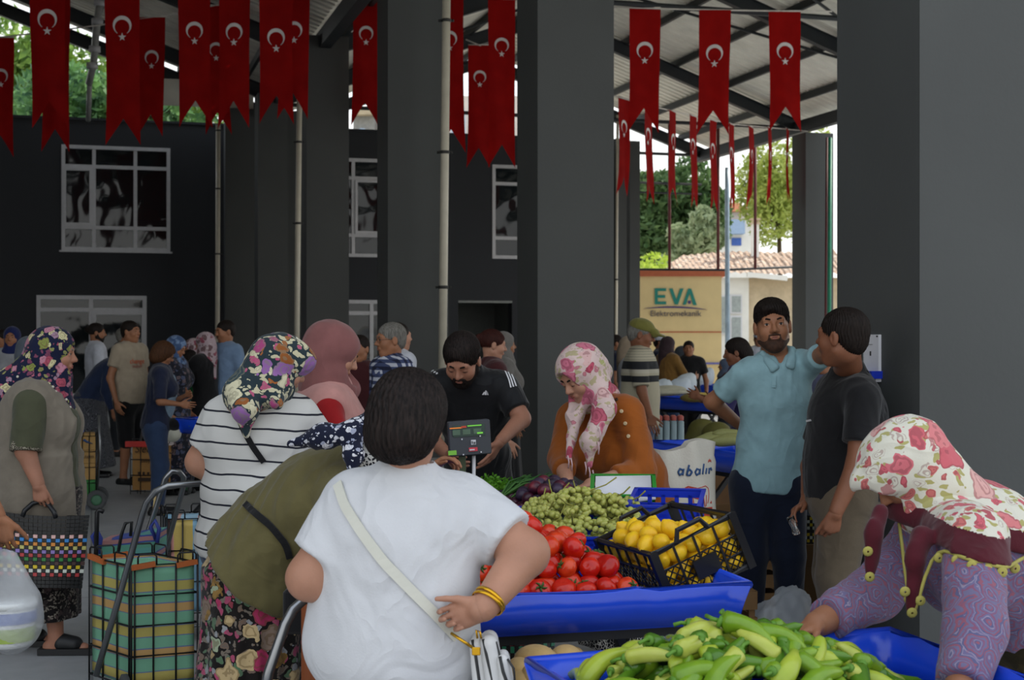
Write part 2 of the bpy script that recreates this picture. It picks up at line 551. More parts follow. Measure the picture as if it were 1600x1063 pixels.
def text_obj(body, size, mat, parent, M, name='lettering', shear=0.0, extrude=.001):
    fc = bpy.data.curves.new(name, 'FONT'); fc.body = body; fc.size = size; fc.extrude = extrude; fc.align_x = 'CENTER'; fc.shear = shear
    t = bpy.data.objects.new(name, fc); COL.objects.link(t); bpy.context.view_layer.update()
    me = bpy.data.meshes.new_from_object(t.evaluated_get(bpy.context.evaluated_depsgraph_get()))
    bpy.data.objects.remove(t); me.materials.clear(); me.materials.append(mat)
    o = bpy.data.objects.new(name, me); COL.objects.link(o); o.parent = parent; o.matrix_local = M
    return o
def soft(name, prims, h, mat, parent, disp=None, sm=1, mats=None, mifn=None):
    P, Q = surf(prims, h)
    if sm and len(P): P = smooth_pts(P, Q, sm)
    if disp is not None and len(P):
        P = disp(P, normals(P, Q))
    mi = mifn(P[Q].mean(1)) if mifn is not None else None
    return mesh_obj(name, P, Q, mats or mat, parent, True, mi, True)
# ------------------------------------------------------------------ the hall: columns, roof, building wall
AH = R(16.5)
UX, VX = V3(math.cos(AH), math.sin(AH), 0), V3(-math.sin(AH), math.cos(AH), 0)
ZX = V3(0, 0, 1)
HO = V3(0.25, 14.0, 0)
def U(u, v, z=0.0):
    return HO + UX * u + VX * v + ZX * z
m_floor = None
def floor_mat():
    t = NT('concrete floor'); t.set(rough=.5, spec=.35)
    v = t.coords(rot=(0, 0, -AH)); n1 = t.noise(v, .5, 6, .6).outputs[0]; n2 = t.noise(v, 9, 4).outputs[0]
    c = t.ramp(n1, [(.3, hexc('#9b9ea1')), (.7, hexc('#b8babb'))], 'LINEAR')
    c = t.mix(t.math('MULTIPLY', n2, .35), c, hexc('#5d6064'))
    s = t.sep(v)
    def joint(a):
        f = t.math('FRACT', t.math('DIVIDE', a, 3.0)); return t.math('LESS_THAN', f, .004)
    j = t.math('MAXIMUM', joint(s[0]), joint(s[1]))
    t.color(t.mix(t.math('MULTIPLY', j, .6), c, (.05, .05, .055)))
    t.bump(n2, .1, .01)
    return t.mat
m_floor = floor_mat()
m_paint = plain('charcoal wall paint', '#484a49', .75, .07, .9, .12, 30)
m_wallp = plain('dark wall paint', '#2f3135', .8, .06, .6, .1, 20)
m_white = plain('white frame', '#c9c9cc', .45, .05)
m_steel = plain('dark steel', '#1f2428', .55, .1)
m_sheet = plain('pale metal sheet', '#e6e3d6', .55, .1, 2)
m_pipe = plain('cream plastic pipe', '#c9c2b0', .4, .06)
m_clamp = plain('pipe clamp', '#2d2d2b', .5)
m_pane = NT('window glass'); m_pane.set(rough=.04, spec=.5, coat=.0); m_pane.color((.012, .016, .018))
_v = m_pane.coords(); m_pane.bump(m_pane.noise(_v, 1.0, 1).outputs[0], .32, .1); m_pane = m_pane.mat
m_grey = plain('grey plaster', '#8c8f8c', .8, .05)
m_pvcgreen = plain('green pipe', '#1f7a5c', .5)
m_redpaint = plain('red primer', '#5b2222', .6)

def slab(name, P, mat, kind='structure', label=None, cat=None):
    o = MB().hexa(P).build(name, mat, None, False, False)
    return tag(o, label, cat, None, kind)
def hbox(u0, u1, v0, v1, z0, z1):
    return [U(a, b, z) for z in (z0, z1) for a, b in ((u0, v0), (u1, v0), (u1, v1), (u0, v1))]
slab('floor', hbox(-30, 22, -22, 24.0, -.3, 0), m_floor)
tag(MB().box((0, 60, -.36), (300, 260, .08)).build('ground', plain('asphalt', '#b3afa4', .9, .1, .5), None), kind='structure')

# columns: near left corner given by its place, the body runs along the hall's axes
def column(px, D, w=.8, d=.7, h=7.2):
    c = W(px, HY, D); c[2] = 0
    P = [c + UX * a + VX * b + ZX * z for z in (0, h) for a, b in ((0, 0), (w, 0), (w, d), (0, d))]
    o = MB().hexa(P).build('column', m_paint, None, False, False)
    return tag(o, kind='structure')
column(1437, 6.5, 1.0, .75); column(840, 14.0); column(606, 18.2); column(479, 26.6)
column(403, 33.0, .7, .7); column(352, 35.2, 2.2, .4)
column(1259, 37.0, .8, .75, 6.85); column(984, 39.0, .3, .8, 6.9); column(963, 38.5, .3, .3, 6.9)

slab('wall_left_light_blocker', hbox(-14.6, -14.3, -9.6, 24.0, 0, 7.3), m_wallp)  # unseen wall, added to keep side light off the columns' left faces
# building wall at the far end, facing the hall
P0 = W(150, HY, 36.0); P0[2] = 0
def wall_s(px):
    k = (px - CX) / F
    return (k * P0[1] - P0[0]) / (UX[0] - k * UX[1])
def WP(s, z, out=0.0):
    return P0 + UX * s + ZX * z - VX * out
def wall_z(px, py):
    Y = WP(wall_s(px), 0)[1]; return EYE - (py - HY) / F * Y
WT = 7.0
def rect(px0, px1, py0, py1):
    z1 = (wall_z(px0, py0) + wall_z(px1, py0)) / 2; z0 = (wall_z(px0, py1) + wall_z(px1, py1)) / 2 if py1 else 0.0
    return [wall_s(px0), wall_s(px1), z0, z1]
r_win1 = rect(96, 266, 229, 392.5); r_win2 = rect(506, 632, 248, 402); r_win3 = rect(769, 868, 259, 405)
r_door1 = rect(57, 229, 462, None); r_door2 = rect(520, 640, 469, None); r_open = rect(716, 800, 470, None)
holes = [r_win1, r_win2, r_win3, r_door1, r_door2, r_open]
def holed_wall():
    S0, S1 = -14.0, 13.6
    xs = sorted(set([S0, S1] + [h[i] for h in holes for i in (0, 1)])); zs = sorted(set([0, WT] + [h[i] for h in holes for i in (2, 3)]))
    mb = MB()
    for a, b in zip(xs[:-1], xs[1:]):
        run = None
        for c, d in zip(zs[:-1], zs[1:]):
            m = ((a + b) / 2, (c + d) / 2)
            if any(h[0] < m[0] < h[1] and h[2] < m[1] < h[3] for h in holes): continue
            mb.hexa([WP(x, z, o) for z in (c, d) for x, o in ((a, 0), (b, 0), (b, -.35), (a, -.35))])
    return tag(mb.build('wall_back', m_wallp, None, False, False), kind='structure')
holed_wall()
slab('trim_1', [WP(s, z, o) for z in (WT, WT + .06) for s, o in ((-14, .04), (13.6, .04), (13.6, -.4), (-14, -.4))], m_wallp)
def window(name, r, cols, rows, casement=None, fw=.09):
    """frame with bars at the given fractions, one pane per opening"""
    root = empty(name, WP((r[0] + r[1]) / 2, r[2], -.1)); root['kind'] = 'structure'
    s0, s1, z0, z1 = r
    def bars(sa, sb, za, zb, w, dep, mb):
        for (a, b, c, d) in ((sa, sb, za, za + w), (sa, sb, zb - w, zb), (sa, sa + w, za + w, zb - w), (sb - w, sb, za + w, zb - w)):
            mb.hexa([WP(x, z, o) for z in (c, d) for x, o in ((a, dep), (b, dep), (b, -.12), (a, -.12))])
    mb = MB(); bars(s0, s1, z0, z1, fw, .03, mb)
    X = [s0] + [s0 + (s1 - s0) * f for f in cols] + [s1]; Z = [z0] + [z0 + (z1 - z0) * f for f in rows] + [z1]
    for x in X[1:-1]: mb.hexa([WP(a, z, o) for z in (z0, z1) for a, o in ((x - fw / 2, .02), (x + fw / 2, .02), (x + fw / 2, -.12), (x - fw / 2, -.12))])
    for z in Z[1:-1]: mb.hexa([WP(a, c, o) for c in (z - fw / 2, z + fw / 2) for a, o in ((s0, .015), (s1, .015), (s1, -.12), (s0, -.12))])
    mb.build('window_frame', m_white, root)
    for i in range(len(X) - 1):
        for j in range(len(Z) - 1):
            MB().hexa([WP(a, c, o) for c in (Z[j], Z[j + 1]) for a, o in ((X[i], -.05), (X[i + 1], -.05), (X[i + 1], -.07), (X[i], -.07))]).build('pane', m_pane, root)
    for (i, j) in (casement or []):
        mc = MB(); bars(X[i] + fw * .5, X[i + 1] - fw * .5, Z[j] + fw * .5, Z[j + 1] - fw * .5, fw * .75, .06, mc); mc.build('sash', m_white, root)
    return root
window('window_1', r_win1, (.295, .675), (.22, .80), [(0, 1)])
window('window_2', r_win2, (.36, .72), (.22, .80), [(1, 1)])
window('window_3', r_win3, (.5,), (.22, .80))
window('door_1', r_door1, (.49,), (.86,), [(1, 0)], .10)
window('door_2', r_door2, (.5,), (.86,), None, .10)
MB().hexa([WP(s, z, o) for z in (r_win1[2] - .04, r_win1[2]) for s, o in ((r_win1[0] - .05, .06), (r_win1[1] + .05, .06), (r_win1[1] + .05, -.1), (r_win1[0] - .05, -.1))]).build('trim_2', m_white)['kind'] = 'structure'
# room seen through the open doorway
a, b, _, zt = r_open
mb = MB()
for (s0, s1, o0, o1, z0, z1) in ((a - .6, b + .6, -3.9, -4.0, 0, zt + .5), (a - .7, a - .6, -.35, -4, 0, zt + .5), (b + .6, b + .7, -.35, -4, 0, zt + .5), (a - .7, b + .7, -.35, -4, zt + .5, zt + .6)):
    mb.hexa([WP(s, z, o) for z in (z0, z1) for s, o in ((s0, o0), (s1, o0), (s1, o1), (s0, o1))])
tag(mb.build('wall_inner', m_grey, None, False, False), kind='structure')
slab('floor_inner', [WP(s, z, o) for z in (-.2, .004) for s, o in ((a - .6, -.02), (b + .6, -.02), (b + .6, -4), (a - .6, -4))], m_floor)
slab('door_3', [WP(s, z, o) for z in (0, 2.1) for s, o in ((a + .25, -3.86), (a + .85, -3.86), (a + .85, -3.9), (a + .25, -3.9))], m_paint)
slab('trim_3', [WP(s, z, o) for z in (zt - .06, zt) for s, o in ((a, .02), (b, .02), (b, -.3), (a, -.3))], m_grey)

# roof: two gabled bays of ribbed sheet on rafters and purlins
EZ, RZ, BW = 7.25, 9.75, 14.0
def roof_z(u):
    q = (u + 28) % 14.0
    return EZ + (RZ - EZ) * (1 - abs(q - 7) / 7)
def sheet(u0, u1, v0, v1, z0, z1):
    prof = []
    n = int((v1 - v0) / .3)
    for i in range(n):
        v = v0 + (v1 - v0) * i / n; w = (v1 - v0) / n
        prof += [(v, 0), (v + .5 * w, 0), (v + .6 * w, .045), (v + .9 * w, .045)]
    prof.append((v1, 0)); k = len(prof)
    P = [U(u0, v, z0 + h) for v, h in prof] + [U(u1, v, z1 + h) for v, h in prof] + [U(u0, v, z0 + h + .02) for v, h in prof] + [U(u1, v, z1 + h + .02) for v, h in prof]
    Q = [(i, i + 1, k + i + 1, k + i) for i in range(k - 1)] + [(2 * k + i, 3 * k + i, 3 * k + i + 1, 2 * k + i + 1) for i in range(k - 1)]
    o = mesh_obj('roof', P, Q, m_sheet, None, False); tag(o, kind='structure')
VS, VE = -9.6, 23.2
VE2 = 27.5
sheet(-14, -7, VS, VE, EZ + .28, RZ + .28); sheet(-7, 0, VS, VE, RZ + .28, EZ + .28)
sheet(0, 7, VS, VE2, EZ + .28, RZ + .28); sheet(7, 14.4, VS, VE2, RZ + .28, EZ + .14)
for bay in (-14, 0):
    ve = VE if bay < 0 else VE2
    vs = [-9.3, -3.2, 2.9, 9.0, 15.0, 20.5, ve - .15] if bay < 0 else [-9.3, -3.2, 2.9, 9, 15, 21.2, ve - .15]
    for v in vs:
        for (ua, ub) in ((bay, bay + 7), (bay + 14, bay + 7)):
            p, q = U(ua, v, EZ - .05), U(ub, v, RZ - .05)
            mb = MB(); up = unit(np.cross(unit(q - p), VX)); up = up if up[2] > 0 else -up
            mb.bar(p, q, .02, .30, up); mb.bar(p + up * .15, q + up * .15, .17, .02, up); mb.bar(p - up * .15, q - up * .15, .17, .02, up)
            tag(mb.build('rafter_beam', m_steel, None, False, False), kind='structure')
    for u in (.7, 2.1, 3.5, 4.9, 6.3, 7.7, 9.1, 10.5, 11.9, 13.3):
        z = roof_z(bay + u) + .18
        mb = MB().bar(U(bay + u, VS, z), U(bay + u, ve, z), .08, .17)
        tag(mb.build('purlin_beam', m_steel, None, False, False), kind='structure')
for u, ve in ((0, VE2), (14, VE2 + .2), (-14, VE)):
    tag(MB().bar(U(u, VS, EZ - .12), U(u, ve, EZ - .12), .22, .32).build('eave_beam', m_steel, None, False, False), kind='structure')
for v in (9.0, 21.2, VE2 - .15):     # tie rods of the right bay
    tag(MB().tube([U(0, v, EZ - .1), U(14, v, EZ - .1)], .05, 6).build('tie_beam', m_steel, None, False, False), kind='structure')
for (a, b) in (((0, 9.0), (14, 15.0)), ((14, 15.0), (0, 21.2))):     # diagonal wind bracing
    pts = [U(a[0] + (b[0] - a[0]) * t, a[1] + (b[1] - a[1]) * t, roof_z(a[0] + (b[0] - a[0]) * t) + .05) for t in np.linspace(.01, .99, 15)]
    tag(MB().tube(pts, .035, 6).build('brace_beam', m_steel, None, False, False), kind='structure')
# gable end bracing above the open right end
tag(MB().tube([U(0, VE2 - .1, EZ - 1.0), U(14, VE2 - .1, EZ - 1.0)], .04, 6).tube([U(0, VE2 - .1, EZ - 1.3), U(14, VE2 - .1, EZ - 1.3)], .03, 6).build('end_tie_beam', m_steel, None, False, False), kind='structure')
# cream sheeting hung under the left eave near the building
slab('wall_gable', [U(u, v, z) for z, ua in ((7.25, 0), (7.9, 0)) for u, v in ((-3.4, VE - .5), (-.3, VE - .5), (-.3, VE - .42), (-3.4, VE - .42))], m_sheet)

# rain pipes on the columns
def rainpipe(px_top, px_bot, py_top, py_bot, D, r, label, clamps=()):
    a, b = W(px_bot, py_bot, D), W(px_top, py_top, D)
    root = empty('rain_pipe', (b[0], b[1], 0), label, 'pipe')
    root.location = (a[0], a[1], a[2])
    MB().tube([a, a + (b - a) * .5, b], r, 14).build('pipe', m_pipe, root, True)
    for py in clamps:
        c = a + (b - a) * ((py_bot - py) / (py_bot - py_top))
        mb = MB().lathe([(r * 1.02, -.02), (r * 1.25, -.015), (r * 1.25, .015), (r * 1.02, .02)], c, 14)
        mb.box(c + V3(r * 1.45, .01, 0), (r * .8, .02, .03)); mb.box(c + V3(-r * 1.45, .01, 0), (r * .8, .02, .03))
        mb.build('clamp', m_clamp, root, True)
rainpipe(698, 690, -40, 700, 17.6, .052, 'cream rain pipe with dark clamps beside the second dark column', (32, 238, 449))
rainpipe(468, 462, 140, 700, 26.0, .05, 'thin cream rain pipe standing left of the third column', (222, 349))
rainpipe(341, 339, 195, 700, 34.4, .055, 'cream rain pipe running down the charcoal building wall', (204, 295, 397))
rainpipe(965, 962, 180, 640, 37.9, .035, 'thin pale pipe at the narrow column behind the big grey column', (437,))
_d = 30.0
root = empty('overhead_pipe', W(150, 100, _d), 'pale pipe hanging from the roof steel between the hanging flags', 'pipe')
MB().tube([W(160, -20, 29), W(151, 40, 29.5), W(146, 100, 30), W(139, 130, 30.5)], .075, 12).build('pipe', plain('grey pipe', '#9c9c98', .4), root, True)
MB().tube([W(140, 128, 30.5), W(138, 188, 31.5)], .055, 10).build('lower_pipe', plain('grey pipe'  , '#9c9c98'), root, True)
for py, px, dd in ((5, 156, 29.2), (34, 152, 29.4), (77, 148, 29.8), (103, 144, 30)):
    MB().lathe([(.08, -.06), (.12, -.06), (.12, .06), (.08, .06)], W(px, py, dd), 12).build('coupling', m_white, root, True)
# slim green and red lines on the far right column
tag(MB().tube([W(1297, 215, 36.6), W(1295, 622, 36.6)], .05, 8).build('drain_pipe', m_pvcgreen, None, True, False), 'green pipe running up the far column by the big right column', 'pipe')
tag(MB().tube([W(1292, 215, 36.7), W(1289, 621, 36.7)], .03, 6).build('conduit', m_redpaint, None, True, False), 'thin red conduit beside the green pipe on the far column', 'pipe')

# ------------------------------------------------------------------ pennant flags with crescent and star
def flag_mat():
    t = NT('red flag cloth'); t.set(rough=.8, spec=.15)
    v = t.coords(); c = t.ramp(t.noise(v, 3, 3).outputs[0], [(.3, hexc('#8c0c0c')), (.7, hexc('#a01210'))], 'LINEAR')
    t.color(c); tl = t.n('ShaderNodeBsdfTranslucent'); t.l(c, tl.inputs[0])
    mx = t.n('ShaderNodeMixShader'); mx.inputs[0].default_value = .38
    t.l(t.b.outputs[0], mx.inputs[1]); t.l(tl.outputs[0], mx.inputs[2]); t.l(mx.outputs[0], t.out.inputs[0])
    return t.mat
m_flag = flag_mat(); m_emb = plain('white print', '#d9d4d2', .8, .03)
m_cord = plain('white cord', '#cfcac2', .8)
def flag(px, wpx, y0, y1, D, ang, ey, label, seed, group=None):
    s = F / D; hw = max(.25, wpx / s / 2 / max(math.cos(ang), .2)) ; L = (y1 - y0) / s; notch = .42
    o = W(px, y0, D); X = V3(math.cos(ang), math.sin(ang), 0); N = V3(-math.sin(ang), math.cos(ang), 0)
    rg = random.Random(seed); ph = rg.random() * 6; fr = rg.uniform(9, 14); sw = rg.uniform(-.05, .05)
    def pos(x, z, off=0.0):
        t = -z / L
        y = .030 * t * math.sin(fr * x + ph + 1.2 * z) + .05 * t * t * math.sin(ph) + .02 * math.sin(2.2 * z + ph)
        xs = x * (1 - .10 * t * math.sin(math.pi * min(t, 1)))
        return o + X * (xs + sw * t * t) + N * (y + off) + ZX * z
    nx, nz = 14, 26; P = []
    for i in range(nx + 1):
        x = -hw + 2 * hw * i / nx
        zb = -(L - notch * (1 - abs(x) / hw) ** .9)
        for j in range(nz + 1): P.append(pos(x, zb * j / nz))
    k = nz + 1
    Q = [(i * k + j, i * k + j + 1, (i + 1) * k + j + 1, (i + 1) * k + j) for i in range(nx) for j in range(nz)]
    root = empty('pennant_flag', o, label, 'flag', group)
    mesh_obj('cloth', np.array(P), Q, m_flag, root, True, None, True)
    MB().tube([o - X * hw, o + X * hw], .012, 6).build('hem_cord', m_cord, root, True)
    # emblem on both faces: crescent above a star
    cz = -(ey - y0) / s; rr = .54 * hw
    cres, n = [], 28
    th0 = math.acos(.18)
    outer = [(rr * math.cos(a), rr * math.sin(a)) for a in np.linspace(R(-60), R(240), n)]
    inner = [(rr * .80 * math.cos(a), -.20 * rr + rr * .79 * math.sin(a)) for a in np.linspace(R(-52), R(232), n)]
    star = [((.46 if i % 2 == 0 else .18) * rr * math.sin(math.pi * i / 5), (.46 if i % 2 == 0 else .18) * rr * math.cos(math.pi * i / 5)) for i in range(10)]
    for side in (-1,):
        e = .006 * side
        Pc = [pos(a, cz + b, e) for a, b in outer] + [pos(a, cz + b, e) for a, b in inner]
        mesh_obj('crescent', np.array(Pc), [(i, i + 1, n + i + 1, n + i) for i in range(n - 1)], m_emb, root, False, None, True)
        sz = cz - rr * 1.24
        Ps = [pos(a, sz + b, e) for a, b in star] + [pos(0, sz, e)]
        mesh_obj('star', np.array(Ps), [(i, (i + 1) % 10, 10) for i in range(10)], m_emb, root, False, None, True)
    return root
FL = [  # px, width px, top y, tip y, distance, turn, emblem y, label
    (74, 57, -75, 200, 22, .0, 30, 'red pennant flag, leftmost of the near ones, above the upper window'),
    (88, 42, -20, 237, 26, .1, 60, 'red pennant flag hanging partly behind the leftmost near flag'),
    (191, 55, -60, 228, 22, .05, 40, 'large red pennant flag right of the hanging grey pipe'),
    (238, 40, 27, 214, 27, .0, 90, 'smaller red pennant flag whose top hem shows, right of the hanging pipe'),
    (303, 45, -60, 200, 22, .1, 47, 'red pennant flag, left one of the overlapping trio'),
    (337, 30, 8, 210, 27, .0, 77, 'narrow red pennant flag in the middle of the overlapping trio'),
    (367, 46, -50, 200, 22, -.1, 50, 'red pennant flag, right one of the overlapping trio'),
    (431, 44, -70, 194, 21, .1, 58, 'red pennant flag left of the third dark column, wholly in view'),
    (461, 40, -70, 186, 23, .0, 47, 'red pennant flag half hidden behind the third dark column'),
    (1, 30, 58, 246, 27, .1, 118, 'red pennant flag cut off by the left picture edge'),
    (573, 38, -60, 196, 26, .0, 52, 'red pennant flag in the gap between the two middle columns'),
    (702, 30, -60, 240, 25, .0, 60, 'red pennant flag mostly hidden behind the cream rain pipe'),
    (750, 27, 70, 262, 30, .0, 120, 'red pennant flag under a slanting cord beside the big grey column'),
    (784, 36, -2, 262, 26, .1, 70, 'red pennant flag touching the left side of the big grey column'),
    (1008, 49, 12, 208, 24, .0, 78, 'red pennant flag first on the right cord beside the big grey column'),
    (1117, 50, 16, 212, 24, .0, 83, 'red pennant flag in the middle of the right cord'),
    (1226, 50, 17, 206, 24, .0, 80, 'red pennant flag at the right end of the right cord')]
for i, f in enumerate(FL):
    flag(*f[:7], f[7], i * 7 + 1, 'flags strung across the near bays')
FF = [(976, 20, 153, 306, 31), (1014, 15, 165, 318, 31.5), (1050, 14, 174, 322, 32.5), (1084, 15, 181, 326, 33.5), (1115, 15, 188, 330, 34.5),
      (1144, 13, 194, 328, 35.3), (1174, 13, 198, 330, 36), (1203, 11, 200, 328, 36.6), (1230, 10, 202, 324, 37.2)]
od = ['first', 'second', 'third', 'fourth', 'fifth', 'sixth', 'seventh', 'eighth', 'ninth']
for i, (px, w, y0, y1, D) in enumerate(FF):
    hw = .27
    flag(px, w, y0, y1, D, math.acos(min(.95, w / (F / D) / (2 * hw))), y0 + 45, 'narrow red pennant flag, %s from left on the far cord' % od[i], 60 + i, 'flags on the far cord')
def cord(pts, label, r=.014):
    tag(MB().tube([W(*p) for p in pts], r, 6).build('cord', m_cord, None, True, False), label, 'cord')
cord([(-40, 65, 27), (1, 58, 27), (46, 53, 27), (103, 46, 27), (164, 38, 27), (238, 27, 27), (280, 20, 27), (337, 8, 27), (420, -8, 27)], 'white cord slanting behind the near flags at upper left')
cord([(930, 10, 24), (985, 12, 24), (1062, 14.5, 24), (1140, 16, 24), (1200, 17, 24), (1300, 18, 24)], 'white cord carrying three flags on the right')
cord([(960, 150, 30.6), (1014, 165, 31.5), (1084, 181, 33.5), (1144, 194, 35.3), (1230, 202, 37.2), (1262, 205, 37.6)], 'thin cord carrying the narrow far flags')
cord([(728, 62, 29.9), (764, 77, 30.1), (800, 95, 30.2)], 'pale cord slanting down to the big grey column')

# ------------------------------------------------------------------ outside, beyond the open end
m_cream = plain('cream panel', '#dcc48e', .6, .05, 2); m_terra = plain('terracotta trim', '#b5613f', .6, .08)
def kiosk():
    D = 44.0; c = W(1056, HY, D); root = empty('kiosk', (c[0], c[1], 0), 'cream kiosk with a terracotta top edge and a green lettered sign', 'kiosk')
    root['category'] = 'kiosk'
    X = V3(math.cos(R(-3)), math.sin(R(-3)), 0); N = V3(-X[1], X[0], 0)
    def q(px, py, out=0.0):
        return W(px, py, D) * V3(1, 0, 1) + V3(0, 1, 0) * D - N * out
    x0, x1 = -71 / (F / D), 71 / (F / D); zt = EYE + 92 / (F / D)
    o = V3(c[0], c[1], 0)
    mb = MB().hexa([o + X * a + N * b + ZX * z for z in (0, zt) for a, b in ((x0, 0), (x1, 0), (x1, 2.2), (x0, 2.2))])
    mb.build('body', m_cream, root)
    MB().hexa([o + X * a + N * b + ZX * z for z in (zt - .04, zt + .17) for a, b in ((x0 - .05, -.06), (x1 + .12, -.06), (x1 + .12, 2.3), (x0 - .05, 2.3))]).build('roof_trim', m_terra, root)
    MB().bar(o + X * x0 - N * .01 + ZX * (EYE + 3 / (F / D)), o + X * x1 - N * .01 + ZX * (EYE + 3 / (F / D)), .02, .035).build('joint_strip', m_terra, root)
    MB().hexa([o + X * a + N * b + ZX * z for z in (0, EYE + 94 / (F / D)) for a, b in ((x0 - .05, .05), (x0, .05), (x0, .25), (x0 - .05, .25))]).build('corner_post', plain('brown post', '#6b5432', .7), root)
    MB().bar(o + X * .6 - N * .02 + ZX * (EYE - 46 / (F / D)), o + X * x1 - N * .02 + ZX * (EYE - 46 / (F / D)), .03, .06).build('rail', plain('lilac rail', '#6a6aa8', .6), root)
    m_teal = plain('teal letters', '#1f7f72', .5, .05); m_pur = plain('purple letters', '#4a3a72', .5, .05); m_gry = plain('dark letters', '#55505c', .5, .05)
    s = F / D
    def pp(px, py): return ((px - 1056) / s, EYE - (py - HY) / s)
    def poly(pts, mat, name):
        MB().prism([pp(*p) for p in pts], o - N * .03, X, ZX, N, .025).build(name, mat, root)
    poly([(1023, 450.5), (1041, 450.5), (1041, 455), (1028, 455), (1028, 461.2), (1039.5, 461.2), (1039.5, 465.7), (1028, 465.7), (1028, 471.3), (1041, 471.3), (1041, 475.8), (1023, 475.8)], m_teal, 'letter_e')
    poly([(1045.5, 451), (1051, 451), (1057, 468), (1062.5, 451), (1068, 451), (1059.5, 476), (1054, 476)], m_teal, 'letter_v')
    poly([(1066.5, 476.3), (1075, 451.3), (1080, 451.3), (1088.5, 477), (1082.8, 477), (1077.5, 459), (1071.8, 476.3)], m_teal, 'letter_a')
    poly([(1075, 470), (1079.3, 470), (1079.3, 475), (1075, 475)], m_pur, 'dot')
    arc = [(1005 + 100 * t, 482.5 - 4.6 * (1 - (2 * t - 1) ** 2) + 1.8 * t) for t in np.linspace(0, 1, 15)]
    arc2 = [(1005 + 100 * t, 482.5 - 2.0 * (1 - (2 * t - 1) ** 2) + 1.9 * t) for t in np.linspace(1, 0, 15)]
    poly(arc + arc2[1:-1], m_pur, 'swoosh')
    a, b = pp(1055.5, 494.2); w = o + X * a - N * .03 + ZX * b - V3(*root.location)
    text_obj('Elektromekanik', .25, m_gry, root, Matrix.Translation(Vector(w)) @ Matrix.Rotation(R(-3), 4, 'Z') @ Matrix.Rotation(R(90), 4, 'X'), extrude=.008)
kiosk()
m_trunk = plain('bark', '#4b3c2c', .9, .2, 10, .4, 20)
def leaf_mat(name, c0, c1):
    if name in MATS: return MATS[name]
    t = NT(name); t.set(rough=.6, spec=.3); v = t.coords()
    c = t.ramp(t.noise(v, 1.6, 3).outputs[0], [(.35, hexc(c0)), (.65, hexc(c1))], 'LINEAR'); t.color(c)
    tl = t.n('ShaderNodeBsdfTranslucent'); t.l(c, tl.inputs[0]); mx = t.n('ShaderNodeMixShader'); mx.inputs[0].default_value = .35
    t.l(t.b.outputs[0], mx.inputs[1]); t.l(tl.outputs[0], mx.inputs[2]); t.l(mx.outputs[0], t.out.inputs[0]); MATS[name] = t.mat
    return t.mat
def tree(name, px, pyc, D, rx, rz, n, mat, label, seed, size=.35, z0=0.0):
    c = W(px, pyc, D); rg = np.random.RandomState(seed)
    root = empty(name, (c[0], c[1], z0), label, 'tree')
    lob = [(c + V3(*(rg.normal(size=3) * V3(rx, rx, rz) * .42)), rg.uniform(.35, .6)) for _ in range(14)]
    P, Q = [], []
    for i in range(n):
        l, q = lob[rg.randint(14)]
        d = unit(rg.normal(size=3)); p = l + d * V3(rx, rx, rz) * q * rg.uniform(.75, 1.05)
        a = unit(rg.normal(size=3)); b = unit(np.cross(a, rg.normal(size=3))); sz = size * rg.uniform(.5, 1.2); nn = np.cross(a, b)
        k = len(P)
        P += [p - a * sz, p - a * sz * .2 + b * sz * .42 + nn * sz * .1, p + a * sz, p - a * sz * .2 - b * sz * .42 + nn * sz * .1]; Q.append((k, k + 1, k + 2, k + 3))
    mesh_obj('crown', np.array(P), np.array(Q), mat, root, False, None, True)
    mb = MB().tube([V3(c[0], c[1], z0), V3(c[0] + .1, c[1], (z0 + c[2]) / 2), c], [.28 * rx / 3, .2 * rx / 3, .08], 9)
    for l, q in lob[:7]: mb.tube([V3(c[0], c[1], c[2] - rz * .5), l], [.1 * rx / 3, .02], 6)
    mb.build('trunk', m_trunk, root, True)
g_dark = leaf_mat('dark foliage', '#3c5a34', '#6a8453'); g_light = leaf_mat('light foliage', '#9db83c', '#d2e070'); g_mid = leaf_mat('mid foliage', '#4f7034', '#86a548')
tree('broad_tree', 1035, 350, 72, 2.7, 3.1, 9000, g_dark, 'dense dark green tree rising behind the cream kiosk', 3, .30)
tree('bushy_tree', 1092, 385, 66, 1.3, 1.3, 2500, leaf_mat('grey green foliage', '#8a9c74', '#b4c09a'), 'grey green bushy tree beside the tiled roof', 4, .22, 1.0)
tree('low_shrub', 1016, 424, 55, .95, .45, 900, g_light, 'yellow green shrub top just above the kiosk roof', 5, .16)
tree('sunlit_tree', 1216, 312, 66, 1.9, 2.6, 9000, leaf_mat('sunlit foliage', '#8a9c45', '#bcc66e'), 'sunlit yellow green tree right of the chimney', 6, .15)
tree('tall_tree', 20, 140, 52, 3.2, 2.6, 5200, g_mid, 'green tree above the building roof at the far left', 7, .26)
tree('leafy_tree', 165, 165, 43, 3.0, 1.6, 5200, leaf_mat('blue green foliage', '#40644a', '#6f9a58'), 'green tree above the wall behind the hanging pipe', 8, .24)
tree('dim_tree', -110, 150, 66, 3.5, 2.8, 4000, g_mid, 'green tree beyond the left picture edge', 9, .28)
tree('small_tree', 285, 172, 54, 1.7, 1.0, 1500, g_mid, 'small green tree top left of the cream rain pipe', 10, .2)

